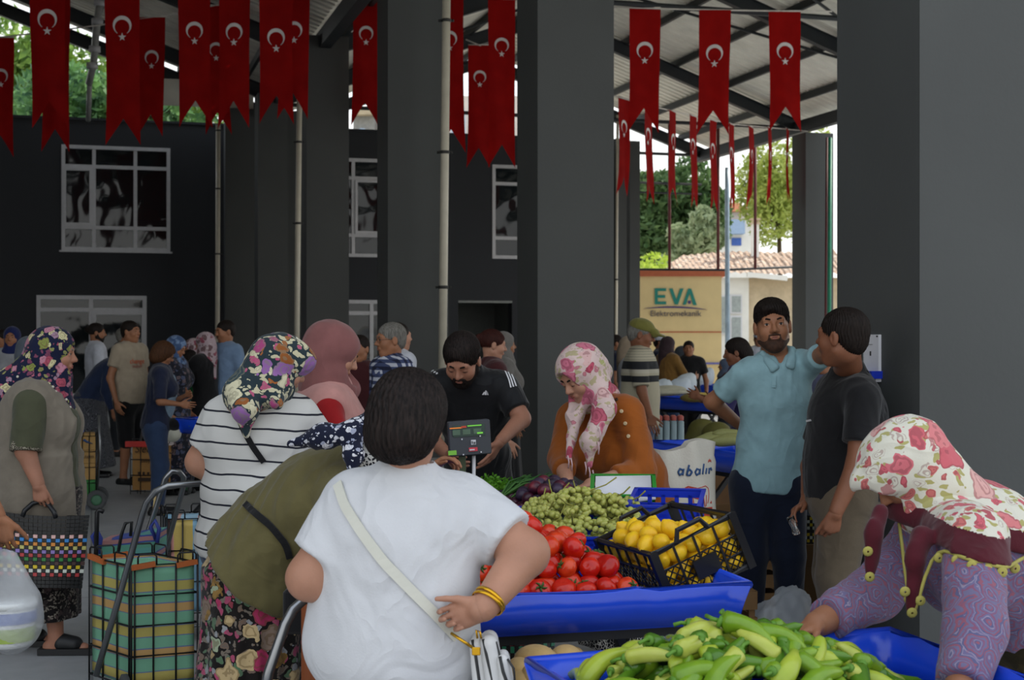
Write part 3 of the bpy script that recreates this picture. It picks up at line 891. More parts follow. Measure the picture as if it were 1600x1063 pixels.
m_plas = plain('pale plaster', '#d9d7d0', .85, .06, 2); m_plas2 = plain('rough beige plaster', '#b9a88c', .9, .14, 3, .4, 14)
def tile_mat():
    t = NT('weathered roof tiles'); t.set(rough=.9); v = t.coords(); s = t.sep(v)
    w = t.math('SINE', t.math('MULTIPLY', s[0], 28)); n = t.noise(v, 4, 4).outputs[0]
    c = t.ramp(n, [(.25, hexc('#8a6f5e')), (.5, hexc('#b79c86')), (.75, hexc('#d3c6b4'))], 'LINEAR')
    vo = t.voro(v, 5); c = t.mix(t.math('MULTIPLY', t.math('LESS_THAN', vo.outputs['Distance'], .3), .3), c, hexc('#6a5a50'))
    t.color(c); t.bump(t.math('ADD', w, t.math('MULTIPLY', n, 2)), .8, .06); return t.mat
m_tile = tile_mat(); m_tile2 = plain('orange roof tiles', '#c98767', .8, .15, 3)
def house():
    D = 58.0; s = F / D; b = W(1180, HY, D); root = empty('low_house', (b[0], b[1], 0), 'low white house with a weathered tiled roof and plank side', 'house')
    X, N = V3(1, 0, 0), V3(0, 1, 0)
    def pt(px, py, out=0): return W(px, py, D) + V3(0, out, 0)
    def wallbox(px0, px1, py0, name, mat, dep=4, out=0.0):
        a, c = pt(px0, py0), pt(px1, py0)
        MB().hexa([V3(x, D + o, z) for z in (0, a[2]) for x, o in ((a[0], out), (c[0], out), (c[0], out + dep), (a[0], out + dep))]).build(name, mat, root)
    wallbox(1100, 1170, 434, 'wall', m_plas); wallbox(1170, 1330, 434, 'side_wall', m_plas2, 4, .15)
    e0, e1 = pt(1030, 425, -.6), pt(1330, 432, -.6); r0, r1 = pt(1078, 392, 3.2), pt(1330, 384, 3.2)
    th = V3(0, 0, .15); nx = 22
    P = [];
    for j in range(9):
        for i in range(nx * 2 + 1):
            f, g = i / (nx * 2), j / 8
            p = (e0 + (e1 - e0) * f) * (1 - g) + (r0 + (r1 - r0) * f) * g
            P.append(p + V3(0, 0, .07 * (i % 2) + .05 * math.sin(9 * f + 5 * g)))
    k = nx * 2 + 1
    Q = [(j * k + i, j * k + i + 1, (j + 1) * k + i + 1, (j + 1) * k + i) for j in range(8) for i in range(k - 1)]
    mesh_obj('roof', np.array(P), Q, m_tile, root, False, None, True)
    a, c = pt(1164, 430, -.55), pt(1226, 436, -.55)
    MB().bar(a, c, .15, .20).build('fascia_board', m_plas, root)
    for (x0, y0, x1, y1, nm) in ((1124, 464, 1138, 520, 'window_left'), (1143, 463, 1157, 488, 'window_pane'), (1143, 496, 1157, 560, 'door_pane')):
        p, q = pt(x0, y1, -.04), pt(x1, y0, -.04)
        MB().box((p + q) / 2, (q[0] - p[0] + .12, .06, q[2] - p[2] + .12)).build('window_frame', m_white, root)
        MB().box((p + q) / 2 - V3(0, .04, 0), (q[0] - p[0], .03, q[2] - p[2])).build('pane', plain('grey pane', '#8f9694', .3), root)
    p = pt(1194, 350, 2.2); q = pt(1194, 392, 2.2)
    MB().box((p + q) / 2, (.30, .30, p[2] - q[2] + .3)).build('chimney', m_plas, root)
    MB().box(p + V3(0, 0, .18), (.40, .40, .06)).box(p + V3(0, 0, .36), (.42, .42, .06)).box(p + V3(-.12, -.1, .27), (.08, .1, .14)).box(p + V3(.12, -.1, .27), (.08, .1, .14)).build('chimney_cap', m_plas2, root)
house()
def far_house():
    D = 105.0; b = W(1140, HY, D); root = empty('terrace_house', (b[0], b[1], 0), 'distant pale house with orange roof and a blue balcony', 'house')
    def bx(x0, x1, y0, y1, o0, o1, name, mat):
        p, q = W(x0, y1, D), W(x1, y0, D)
        MB().hexa([V3(x, D + o, z) for z in (p[2], q[2]) for x, o in ((p[0], o0), (q[0], o0), (q[0], o1), (p[0], o1))]).build(name, mat, root)
    bx(1097, 1182, 332, 612, 0, 7, 'wall', m_plas)
    bx(1096, 1160, 345, 367, -1.2, 0, 'balcony', plain('blue balcony', '#8fa3bd', .8, .05))
    bx(1126, 1136, 336, 345, -.05, 0, 'window_pane', m_pane); bx(1143, 1158, 372, 384, -.1, 0, 'awning', plain('blue awning', '#3f5fa8', .7))
    MB().hexa([W(x, y, D) + V3(0, o, 0) for y, d in ((332, 0), (319, 0)) for x, o in ((1086, -1), (1156, -1), (1156, 8), (1086, 8))]).build('roof', m_tile2, root)
    bx(1156, 1184, 326, 333, -.5, 7, 'side_roof', m_tile2)
    bx(1144, 1150, 310, 322, 2, 3, 'chimney', m_plas)
far_house()
def arched_house():
    D = 62.0; b = W(740, HY, D); root = empty('arched_house', (b[0], b[1], 0), 'pale house with arched windows seen above the wall', 'house')
    def P(px, py, o=0): return W(px, py, D) + V3(0, o, 0)
    a, c = P(612, 40), P(840, 40)
    MB().hexa([V3(x, D + o, z) for z in (0, EYE + 372 / F * D) for x, o in ((a[0], 0), (c[0], 0), (c[0], 6), (a[0], 6))]).build('wall', plain('pinkish plaster', '#cfc4bb', .85, .05, 2), root)
    for px in (716, 776, 640):
        for (rw, nm, mt, out) in ((12.5, 'window_frame', m_white, .05), (9.5, 'pane', plain('sky glass', '#a9bdd6', .15, .05), .09)):
            s = F / D; poly = [(-rw / s, -40 / s), (rw / s, -40 / s)] + [(rw / s * math.cos(t), (rw + 14) / s * 0 + 5 / s + rw / s * math.sin(t)) for t in np.linspace(0, math.pi, 12)]
            MB().prism(poly, P(px, 184, -out), V3(1, 0, 0), ZX, V3(0, 1, 0), out).build(nm, mt, root)
    a, c = P(556, 196), P(580, 150)
    p, q = P(552, 330), P(585, 178)
    MB().hexa([V3(x, D - .5 + o, z) for z in (q[2] - .1, q[2] + .25) for x, o in ((p[0], 0), (q[0], 0), (q[0], 3), (p[0], 3))]).build('cornice', m_plas2, root)
    MB().hexa([V3(x, D + o, z) for z in (0, q[2] - .1) for x, o in ((p[0], 0), (q[0], 0), (q[0], 3), (p[0], 3))]).build('bay', plain('grey bay', '#8b8a86', .8), root)
    s = F / D; poly = [(12 / s * math.cos(t), 12 / s * math.sin(t)) for t in np.linspace(0, math.pi, 12)]
    MB().prism(poly, P(566, 213, -.1), V3(1, 0, 0), ZX, V3(0, 1, 0), .1).build('arch_pane', plain('sky glass', '#a9bdd6'), root)
arched_house()
tag(MB().tube([W(1137, 625, 41), W(1136, 300, 41), W(1135.5, 262, 41)], [.075, .065, .05], 10).build('lamp_post', plain('pale blue paint', '#9fb4c4', .4), None, True, False), 'pale blue steel post beside the cream kiosk', 'post')
root = empty('pipe_frame', W(1122, 420, 42), 'dark red pipe frame standing in front of the kiosk', 'frame')
for px, ya in ((1046, 421), (1122, 421), (1180, 420)):
    MB().tube([W(px, ya, 42), W(px, 190, 42)], .045, 8).build('upright', m_redpaint, root, True)
MB().tube([W(975, 421, 42), W(1130, 422, 42), W(1245, 417, 42)], .035, 8).build('crossbar', m_steel, root, True)
# ------------------------------------------------------------------ market stalls and what lies on them
m_blue = plain('blue plastic sheet', '#1c47cc', .22, .06, 3, .35, 7, spec=.6)
m_bluecrate = plain('blue crate plastic', '#1d36b4', .35, .05)
m_black = plain('black plastic', '#15161a', .38, .1)
m_leg = plain('black steel leg', '#14161a', .5, .1)
m_chrome = plain('steel tube', '#8a8c8e', .28, .05, metal=.9)
m_wood = plain('weathered wood', '#6b4f2e', .8, .2, 5)
def frame2(ang):
    return V3(math.cos(ang), math.sin(ang), 0), V3(-math.sin(ang), math.cos(ang), 0)
def tray_table(o, ang, La, Lb, zr, label, wall=.11, group=None, legs=True, slope=.03, zfloor=0.0):
    """o: near left corner (x,y) of the rim; walls lean in; trestle legs below"""
    a, b = frame2(ang); root = empty('tray_table', (o[0], o[1], 0), label, 'table', group)
    o = V3(o[0], o[1], 0)
    def P(s, t, z): return o + a * s + b * t + ZX * z
    zb = zr - wall
    mb = MB(); w = .012
    # floor and four leaning walls with a rolled rim
    mb.hexa([P(s, t, z) for z in (zb - .01, zb + .015) for s, t in ((slope, slope), (La - slope, slope), (La - slope, Lb - slope), (slope, Lb - slope))])
    rim = [(0, 0), (La, 0), (La, Lb), (0, Lb)]; bot = [(slope, slope), (La - slope, slope), (La - slope, Lb - slope), (slope, Lb - slope)]
    for i in range(4):
        j = (i + 1) % 4
        r0, r1, b0, b1 = P(*rim[i], zr), P(*rim[j], zr), P(*bot[i], zb), P(*bot[j], zb)
        nrm = unit(np.cross(r1 - r0, b0 - r0)); nrm = nrm * w
        n = 14; Pt = []
        for k in range(n + 1):
            f = k / n; wv = .004 * math.sin(23 * f + i) + .003 * math.sin(51 * f + 2 * i)
            up, lo = r0 + (r1 - r0) * f, b0 + (b1 - b0) * f
            mid = (up + lo) / 2
            Pt += [up + ZX * wv - nrm, mid - nrm + nrm * (wv * 60), lo - nrm, lo + nrm, mid + nrm, up + ZX * wv + nrm]
        Q = [(k * 6 + q, k * 6 + (q + 1) % 6, (k + 1) * 6 + (q + 1) % 6, (k + 1) * 6 + q) for k in range(n) for q in range(6)] + [tuple(range(6)), tuple(n * 6 + q for q in range(5, -1, -1))]
        mb._add(Pt, Q)
    mb.build('tray', m_blue, root, True)
    mr = MB().tube([P(0, 0, zr), P(La, 0, zr), P(La, Lb, zr), P(0, Lb, zr)], .013, 8, closed=True); mr.build('rolled_rim', m_blue, root, True)
    if legs:
        for s in (.15, La - .15):
            MB().bar(P(s, .08, zb - .03), P(s, Lb - .08, zfloor + .02), .03, .03).build('leg', m_leg, root)
            MB().bar(P(s, Lb - .08, zb - .03), P(s, .08, zfloor + .02), .03, .03).build('leg', m_leg, root)
        for t, z in ((.1, zb - .03), (Lb - .1, zb - .03)): MB().bar(P(.1, t, z), P(La - .1, t, z), .035, .035).build('rail', m_leg, root)
    return root, P
T1A = R(15)
a1, b1 = frame2(T1A)
TQ = V3(.70, 4.2, 0)                       # right front corner of the tomato table
t1o = TQ - a1 * .98
tray_table(t1o, T1A, .98, 1.0, .86, 'blue sheeted tray table heaped with tomatoes, front lip facing us')
t2o = TQ + b1 * 1.04 - a1 * .86
tray_table(t2o, T1A, 1.16, .98, .86, 'blue tray table behind the tomatoes holding grapes and plums')
PA = R(20); pa, pb = frame2(PA)
PFL = V3(.04, 3.47, 0)                     # far left corner of the pepper tray
tray_table(PFL - pb * .95, PA, 1.04, .95, .80, 'blue tray table of green peppers in the foreground', .12)
# -- tomatoes
def tomato_mats():
    out = []
    for i, (c0, c1) in enumerate((('#b8150d', '#cf2a12'), ('#a30f0c', '#bd1f10'), ('#c42a10', '#d9481c'))):
        t = NT('tomato skin'); t.set(rough=.22, spec=.5, sss=.05); v = t.coords()
        t.color(t.ramp(t.noise(v, 22, 3).outputs[0], [(.35, hexc(c0)), (.65, hexc(c1))], 'LINEAR')); out.append(t.mat)
    return out
m_toms = tomato_mats(); m_calyx = plain('green calyx', '#3f5a22', .7)
def tomato_mesh(seed, mat):
    rg = random.Random(seed); n, k = 22, 14; P = []; ph = rg.random() * 6; lob = rg.choice((4, 5, 6)); am = rg.uniform(.015, .045)
    for i in range(k + 1):
        t = math.pi * i / k
        for j in range(n):
            a = 2 * math.pi * j / n; r = math.sin(t) * (1 + am * math.sin(lob * a + ph) * (1 + math.cos(t)) / 1.4)
            z = math.cos(t) * .84 - .16 * math.exp(-(math.sin(t) / .3) ** 2) * (1 if t < 1.5 else .25)
            P.append((r * math.cos(a), r * math.sin(a), z))
    Q = [(i * n + j, (i + 1) * n + j, (i + 1) * n + (j + 1) % n, i * n + (j + 1) % n) for i in range(k) for j in range(n)]
    o = mesh_obj('tomato', np.array(P) * .036, Q, mat, None, True)
    me = o.data; bpy.data.objects.remove(o); return me
tom_me = [tomato_mesh(i, m_toms[i % 3]) for i in range(6)]
cal_mb = MB()
for q in range(5):
    a = 2 * math.pi * q / 5
    cal_mb.tube([V3(0, 0, .0255), V3(.010 * math.cos(a), .010 * math.sin(a), .029), V3(.019 * math.cos(a + .3), .019 * math.sin(a + .3), .028)], [.003, .0035, .0008], 5)
cal_mb.tube([V3(0, 0, .025), V3(.002, .001, .036)], [.003, .0022], 5)
_c = cal_mb.build('calyx', m_calyx, None, True, False); cal_me = _c.data; bpy.data.objects.remove(_c)
def put(me, name, loc, rot, sc, label=None, cat=None, group=None):
    o = bpy.data.objects.new(name, me); COL.objects.link(o); o.location = tuple(loc); o.rotation_euler = rot; o.scale = (sc, sc, sc) if not isinstance(sc, tuple) else sc
    return tag(o, label, cat, group)
rg = random.Random(5)
def tom(p, rot=None):
    i = rg.randrange(6)
    o = put(tom_me[i], 'tomato', p, rot or (rg.uniform(-1.2, 1.2), rg.uniform(-1.2, 1.2), rg.uniform(0, 6)), rg.uniform(.88, 1.10), 'ripe red tomato in the heap on the blue tray table', 'tomato', 'tomatoes heaped on the tray table')
    if rg.random() < .45:
        c = put(cal_me, 'calyx', (0, 0, 0), (0, 0, rg.random() * 6), 1.0); c.parent = o
def crate_block(p):   # keep clear of the lemon crate
    return (p - TQ) @ a1 > -.30 - .1 * ((p - TQ) @ b1)
for k in range(5):
    z = .79 + .054 * k
    top = k == 4
    for r in range(9):
        be = .075 + .058 * r + .066 * k
        if be > .72: continue
        if r > (2, 2, 3, 4, 3)[k]: continue
        for c in range(11):
            al = -.90 + .067 * c + (.033 if (r + k) % 2 else 0) + rg.uniform(-.006, .006)
            lim = -.26 - (0, 0, .03, .15, .28)[k]
            if k == 4 and al > -.50: continue
            if k == 3 and al > -.30: continue
            p = TQ + a1 * al + b1 * (be + rg.uniform(-.007, .007)) + ZX * (z + rg.uniform(-.006, .006))
            if crate_block(p): continue
            if al > lim: continue
            tom(p)
# -- lemon crate, tilted
LP1 = V3(.43, 4.35, .923); L1 = unit(V3(.87, .30, .38)); L2 = unit(V3(-.31, .94, -.04) - L1 * (L1 @ V3(-.31, .94, -.04))); L3 = np.cross(L1, L2); L3 = -L3 if L3[2] > 0 else L3
LX, LY, LH = .29, .45, .17
def LC(s, t, d): return LP1 + L1 * s + L2 * t + L3 * d
def lattice_crate(name, Pf, sx, sy, h, mat, label, rootloc, solid=False, group=None, handles=True, tagp=True):
    root = empty(name, rootloc, label, 'crate', group)
    mb = MB(); q = .014
    mb.tube([Pf(0, 0, 0), Pf(sx, 0, 0), Pf(sx, sy, 0), Pf(0, sy, 0)], .011, 6, closed=True)
    mb.tube([Pf(0, 0, h), Pf(sx, 0, h), Pf(sx, sy, h), Pf(0, sy, h)], .010, 6, closed=True)
    for s, t in ((0, 0), (sx, 0), (sx, sy), (0, sy)): mb.bar(Pf(s, t, -.008), Pf(s, t, h + .008), .026, .026, Pf(1, 0, 0) - Pf(0, 0, 0))
    for d in (.36 * h, .70 * h): mb.tube([Pf(0, 0, d), Pf(sx, 0, d), Pf(sx, sy, d), Pf(0, sy, d)], .005, 5, closed=True)
    mb.build('crate_frame', mat, root)
    ml = MB()
    def side(f, L):
        n = max(2, int(round(L / .075)))
        for i in range(1, n): ml.bar(f(L * i / n, 0), f(L * i / n, h), .007, .007)
        m = int(L / .026)
        for i in range(-5, m + 1):      # crossing diagonals in the lower part
            x0 = i * .026
            for sg in (0, 1):
                xa, xb = (x0, x0 + .62 * h) if sg == 0 else (x0 + .62 * h, x0)
                d0, d1 = .36 * h, h
                A, B = (xa, d0), (xb, d1)
                pts = []
                for u in np.linspace(0, 1, 9):
                    x = A[0] + (B[0] - A[0]) * u
                    if 0 <= x <= L: pts.append((x, d0 + (d1 - d0) * u))
                if len(pts) > 1: ml.tube([f(*pts[0]), f(*pts[-1])], .0022, 4)
    side(lambda x, d: Pf(x, 0, d), sx); side(lambda x, d: Pf(x, sy, d), sx); side(lambda x, d: Pf(0, x, d), sy); side(lambda x, d: Pf(sx, x, d), sy)
    for i in range(1, int(sx / .03)): ml.bar(Pf(i * .03, 0, h), Pf(i * .03, sy, h), .006, .006)
    for i in range(1, int(sy / .03)): ml.bar(Pf(0, i * .03, h), Pf(sx, i * .03, h), .006, .006)
    ml.build('lattice', mat, root)
    if handles:
        for t in (0, sy):
            MB().tube([Pf(sx * .30, t, 0), Pf(sx * .36, t, -.035), Pf(sx * .64, t, -.035), Pf(sx * .70, t, 0)], .009, 6).build('handle', mat, root)
    if tagp:
        mp = MB(); X = Pf(1, 0, 0) - Pf(0, 0, 0); Z = Pf(0, 0, 1) - Pf(0, 0, 0); Y = np.cross(X, Z)
        mp.box(Pf(sx * .52, -.006, h * .62), (.085, .012, .06), X, Y, Z); mp.build('label_plate', mat, root)
    return root
lattice_crate('lattice_crate', LC, LX, LY, LH, m_black, 'black lattice crate full of lemons, tipped up on the tray edge', LC(LX / 2, LY / 2, LH))
t = NT('lemon skin'); t.set(rough=.38, spec=.45, sss=.05); v = t.coords()
t.color(t.ramp(t.noise(v, 18, 3).outputs[0], [(.3, hexc('#e0a90f')), (.6, hexc('#f2c421'))], 'LINEAR')); t.bump(t.noise(v, 260, 2).outputs[0], .15, .004); m_lemon = t.mat
def lemon_mesh(k):
    prof = [(0.0005, -.039), (.005, -.037), (.008, -.033), (.017, -.027), (.025, -.015), (.0285 + .001 * k, 0), (.026, .014), (.019, .026), (.010, .033), (.006, .037), (.0005, .039)]
    o = MB().lathe(prof, n=18).build('lemon', m_lemon, None, True, False); me = o.data; bpy.data.objects.remove(o); return me
lem_me = [lemon_mesh(k) for k in (-1, 0, 1)]
rg = random.Random(11)
def lem(p): put(rg.choice(lem_me), 'lemon', p, (rg.uniform(0, 3), rg.uniform(0, 3), rg.uniform(0, 6)), rg.uniform(.92, 1.08), 'yellow lemon in the tipped black lattice crate', 'lemon', 'lemons in the black crate')
for d in range(3):
    for i in range(5):
        for j in range(8):
            s, tt, dd = .033 + .056 * i + rg.uniform(-.004, .004), .033 + .055 * j + rg.uniform(-.005, .005), .14 - .052 * d
            if d == 2 and (s + tt * .4 > .34): continue
            if d == 1 and s > .22 and tt > .36: continue
            lem(LC(s, tt, dd))
for s, tt, dd in ((.03, .1, -.012), (.07, .16, -.022), (.03, .2, -.014), (.08, .26, -.022), (.03, .3, -.014), (.09, .33, -.015), (.12, .22, -.02), (.13, .12, -.015), (.06, .05, -.012), (.14, .29, -.008), (.08, .39, -.01)): lem(LC(s, tt, dd))
# -- crates for grapes, plums and paper
def box_crate(o, ang, sx, sy, h, mat, label, tilt=0.0, group=None, slots=True):
    a, b = frame2(ang); c = math.cos(tilt); s_ = math.sin(tilt)
    bt = b * c + ZX * s_; up = np.cross(a, bt); o = np.asarray(o, float)
    def P(s, t, z): return o + a * s + bt * t + up * z
    root = empty('fruit_crate', P(sx / 2, sy / 2, 0), label, 'crate', group)
    mb = MB(); w = .008
    mb.hexa([P(s, t, z) for z in (0, .008) for s, t in ((0, 0), (sx, 0), (sx, sy), (0, sy))])
    def wall(f, L):
        n = max(3, int(L / .045))
        for z0, z1 in ((0, .025), (h - .03, h)): mb.hexa([f(x, y, z) for z in (z0, z1) for x, y in ((0, 0), (L, 0), (L, w), (0, w))])
        for i in range(n + 1):
            x = L * i / n; mb.hexa([f(xx, y, z) for z in (.02, h - .02) for xx, y in ((max(0, x - .008), 0), (min(L, x + .008), 0), (min(L, x + .008), w), (max(0, x - .008), w))])
        mb.hexa([f(x, y, z) for z in (h * .48, h * .56) for x, y in ((0, 0), (L, 0), (L, w), (0, w))])
        for z in (h - .004, ): mb.hexa([f(x, y, zz) for zz in (z, z + .008) for x, y in ((-.008, -.008), (L + .008, -.008), (L + .008, w), (-.008, w))])
    wall(lambda x, y, z: P(x, y, z), sx); wall(lambda x, y, z: P(sx - x, sy - y, z), sx)
    wall(lambda x, y, z: P(sx - y, x, z), sy); wall(lambda x, y, z: P(y, sy - x, z), sy)
    mb.build('crate_body', mat, root)
    return root, P
zt_ = .775
gcr, GP = box_crate(W(838, 0, 5.02) * V3(1, 1, 0) + ZX * .772, R(8), .44, .50, .105, m_bluecrate, 'blue slotted crate under the green grapes', R(6))
pcr, PP = box_crate(W(800, 0, 5.56) * V3(1, 1, 0) + ZX * .772, R(10), .36, .42, .10, plain('green crate plastic', '#1f8a2a', .4), 'green crate under the dark plums', R(6))
wcr, WCP = box_crate(W(925, 0, 5.66) * V3(1, 1, 0) + ZX * .862, R(-4), .25, .24, .10, plain('green crate plastic', '#1f8a2a'), 'green crate lined with white paper beside the plums', R(14))
bcr, BCP = box_crate(W(982, 0, 5.28) * V3(1, 1, 0) + ZX * .845, R(-12), .26, .26, .12, m_bluecrate, 'blue slotted crate behind the lemon crate', R(8))
mb = MB()
_q = [WCP(s, tt, z) for s, tt, z in ((.012, .012, .095), (.238, .012, .09), (.238, .228, .105), (.012, .228, .10))]
_l = [WCP(s, tt, .012) for s, tt in ((.014, .014), (.236, .014), (.236, .226), (.014, .226))]
mb._add(_q + _l, [(4, 5, 6, 7), (0, 1, 5, 4), (1, 2, 6, 5), (2, 3, 7, 6), (3, 0, 4, 7)])
tag(mb.build('paper_liner', plain('white paper', '#d8d8dc', .8, .03), None, True, False), 'white paper liner inside the green crate', 'paper')
tag(MB().hexa([WCP(s, tt, z) for z in (.108, .112) for s, tt in ((.15, -.10), (.25, -.06), (.25, .02), (.16, .0))]).build('paper_flap', plain('white paper', '#d8d8dc'), None, False, False), 'loose white paper flap hanging over the green crate edge', 'paper')
# plums
t = NT('plum skin'); t.set(rough=.32, spec=.45); v = t.coords()
t.color(t.ramp(t.noise(v, 16, 4).outputs[0], [(.35, hexc('#2a1220')), (.55, hexc('#45182a')), (.72, hexc('#7c2630'))], 'LINEAR')); m_plum = t.mat
t = NT('dark plum skin'); t.set(rough=.4, spec=.4); v = t.coords()
t.color(t.ramp(t.noise(v, 14, 4).outputs[0], [(.35, hexc('#1b1220')), (.7, hexc('#3f3046'))], 'LINEAR')); m_plum2 = t.mat
pl_me = []
for m in (m_plum, m_plum2, m_plum2):
    o = MB().lathe([(.0005, -.027), (.012, -.026), (.021, -.018), (.0275, -.004), (.0275, .006), (.022, .018), (.013, .0245), (.006, .0245), (.0005, .021)], n=18).build('plum', m, None, True, False); pl_me.append(o.data); bpy.data.objects.remove(o)
rg = random.Random(3)
def mound(Pf, sx, sy, z0, hgt, cx, cy, d, jit, layers):
    pts = []
    for k in range(layers):
        n = int(sx / d); m = int(sy / d)
        for i in range(n):
            for j in range(m):
                s, tt = (i + .5 + (.5 if (j + k) % 2 else 0) * .9) * d + rg.uniform(-jit, jit), (j + .5 + (.25 if k % 2 else 0)) * d + rg.uniform(-jit, jit)
                H = hgt * math.exp(-(((s - cx) / (sx * .42)) ** 2 + ((tt - cy) / (sy * .45)) ** 2)) + .25 * hgt
                z = z0 + k * d * .8
                if z - z0 > H or z - z0 < H - 2.3 * d * .8: continue
                pts.append(Pf(s, tt, z))
    return pts
for p in mound(PP, .36, .42, .065, .125, .20, .22, .051, .006, 4):
    put(rg.choice(pl_me), 'plum', p, (rg.uniform(0, 3), rg.uniform(0, 3), rg.uniform(0, 6)), rg.uniform(.95, 1.15), 'dark red plum heaped in the green crate', 'plum', 'plums in the green crate')
for px, py, D in ((962, 783, 5.55), (968, 788, 5.6)):
    put(pl_me[1], 'plum', W(px, py, D), (.4, .3, px), 1.1, 'dark red plum heaped in the green crate', 'plum', 'plums in the green crate')
# grapes: bunches of berries
t = NT('grape skin'); t.set(rough=.3, spec=.5, sss=.12); v = t.coords()
t.color(t.ramp(t.noise(v, 40, 2).outputs[0], [(.3, hexc('#949b42')), (.6, hexc('#b6b661')), (.8, hexc('#c9bd78'))], 'LINEAR')); m_grape = t.mat
gr_me = []
for k in range(3):
    o = MB().ell((0, 0, 0), (.0118, .0118, .0132 + .0006 * k), 10, 7).build('grape', m_grape, None, True, False); gr_me.append(o.data); bpy.data.objects.remove(o)
m_gstem = plain('grape stem', '#8d8a3c', .7)
rg = random.Random(8)
wh = ['beside the plums', 'at the front left of its crate', 'against the lemon crate', 'at the back of its crate', 'at the middle top of the heap', 'nearest the tomatoes', 'at the right end of the heap', 'between the plums and the heap top', 'low at the left of the heap', 'at the front right corner', 'low in front of the heap top', 'at the back right corner', 'by the green paper crate', 'right of the heap top', 'in the front row, second from left']
for bi, (s, tt, z) in enumerate(((.06, .34, .15), (.07, .08, .145), (.36, .20, .16), (.24, .42, .16), (.20, .26, .22), (.22, .06, .15), (.38, .33, .165), (.13, .40, .17), (.06, .20, .165), (.37, .07, .145), (.20, .15, .185), (.37, .45, .15), (.10, .46, .15), (.31, .27, .195), (.14, .07, .15))):
    c = GP(s, tt, z - .035)
    root = empty('grape_bunch', c, 'bunch of green grapes ' + wh[bi], 'grapes', 'green grapes in the blue crate')
    ang = rg.random() * 6; ax = V3(math.cos(ang), math.sin(ang), .05); sd = np.cross(ZX, ax)
    for i in range(62):
        u = rg.uniform(-1, 1); th = rg.uniform(0, 6.28); r = .052 * math.sqrt(max(.05, 1 - u * u * .8)) * rg.uniform(.72, 1.0)
        p = ax * (u * .088) + sd * (r * math.cos(th)) + ZX * (r * .8 * math.sin(th))
        o = put(rg.choice(gr_me), 'grape', p, (rg.uniform(0, 3), rg.uniform(0, 3), 0), rg.uniform(.85, 1.12)); o.parent = root
    MB().tube([c - ax * .09, c + ZX * .02, c + ax * .10 + ZX * .05, c + ax * .14 + ZX * .075], [.002, .0025, .0025, .003], 6).build('stem', m_gstem, root, True)
# herbs, spring onions, aubergines at the back of the table
g_on = leaf_mat('onion leaf', '#2f5a2c', '#5d8a44'); g_pa = leaf_mat('parsley leaf', '#3f7a1c', '#6fa52e')
rg = random.Random(21)
root = empty('spring_onion_bundle', W(800, 772, 5.95), 'bundle of long green spring onions fanned out at the table back', 'spring onions')
mb = MB()
for i in range(70):
    a = W(778 + rg.uniform(-8, 8), 786 + rg.uniform(-6, 6), 5.85); bpx = rg.uniform(812, 866)
    b = W(bpx, 772 - rg.uniform(0, 30), 6.05 + rg.uniform(-.1, .15)); m = (a + b) / 2 + ZX * rg.uniform(.0, .04)
    mb.tube([a, m, b, b + (b - m) * .3 - ZX * rg.uniform(0, .03)], [.004, .0042, .003, .0008], 5)
mb.build('leaves', g_on, root, True)['kind'] = 'stuff'
mb = MB()
for i in range(30):
    a = W(768 + rg.uniform(-10, 8), 800 + rg.uniform(-5, 5), 5.75); b = W(780 + rg.uniform(-8, 8), 786 + rg.uniform(-5, 5), 5.85); mb.tube([a, b], [.0045, .004], 5)
mb.build('stalks', plain('pale stalk', '#a9b86a', .6), root, True)['kind'] = 'stuff'
root = empty('parsley_bunch', W(765, 775, 6.05), 'leafy green parsley bunch left of the spring onions', 'parsley')
P, Q = [], []; rn = np.random.RandomState(4)
for i in range(1500):
    c = W(765, 764, 6.05) + rn.normal(size=3) * V3(.045, .05, .022); a = unit(rn.normal(size=3)); b = unit(np.cross(a, rn.normal(size=3))); k = len(P)
    P += [c - a * .010, c + b * .006, c + a * .010, c - b * .006]; Q.append((k, k + 1, k + 2, k + 3))
mesh_obj('leaves', np.array(P), np.array(Q), g_pa, root, False, None, True)['kind'] = 'stuff'
m_aub = plain('aubergine skin', '#1d1023', .2, .1)
for (p, q, l) in (((770, 783, 5.6), (788, 806, 5.5), 'glossy dark aubergine beside the plum crate'), ((755, 775, 5.7), (776, 790, 5.62), 'glossy dark aubergine below the parsley bunch')):
    a, b = W(*p), W(*q); o = empty('aubergine', a, l, 'aubergine')
    MB().tube([a + (b - a) * f for f in np.linspace(0, 1, 9)], [.006, .02, .026, .029, .032, .035, .034, .024, .004], 14).build('fruit', m_aub, o, True)
    MB().tube([a - (b - a) * .25, a + (b - a) * .08], [.004, .018], 8).build('stem', m_calyx, o, True)
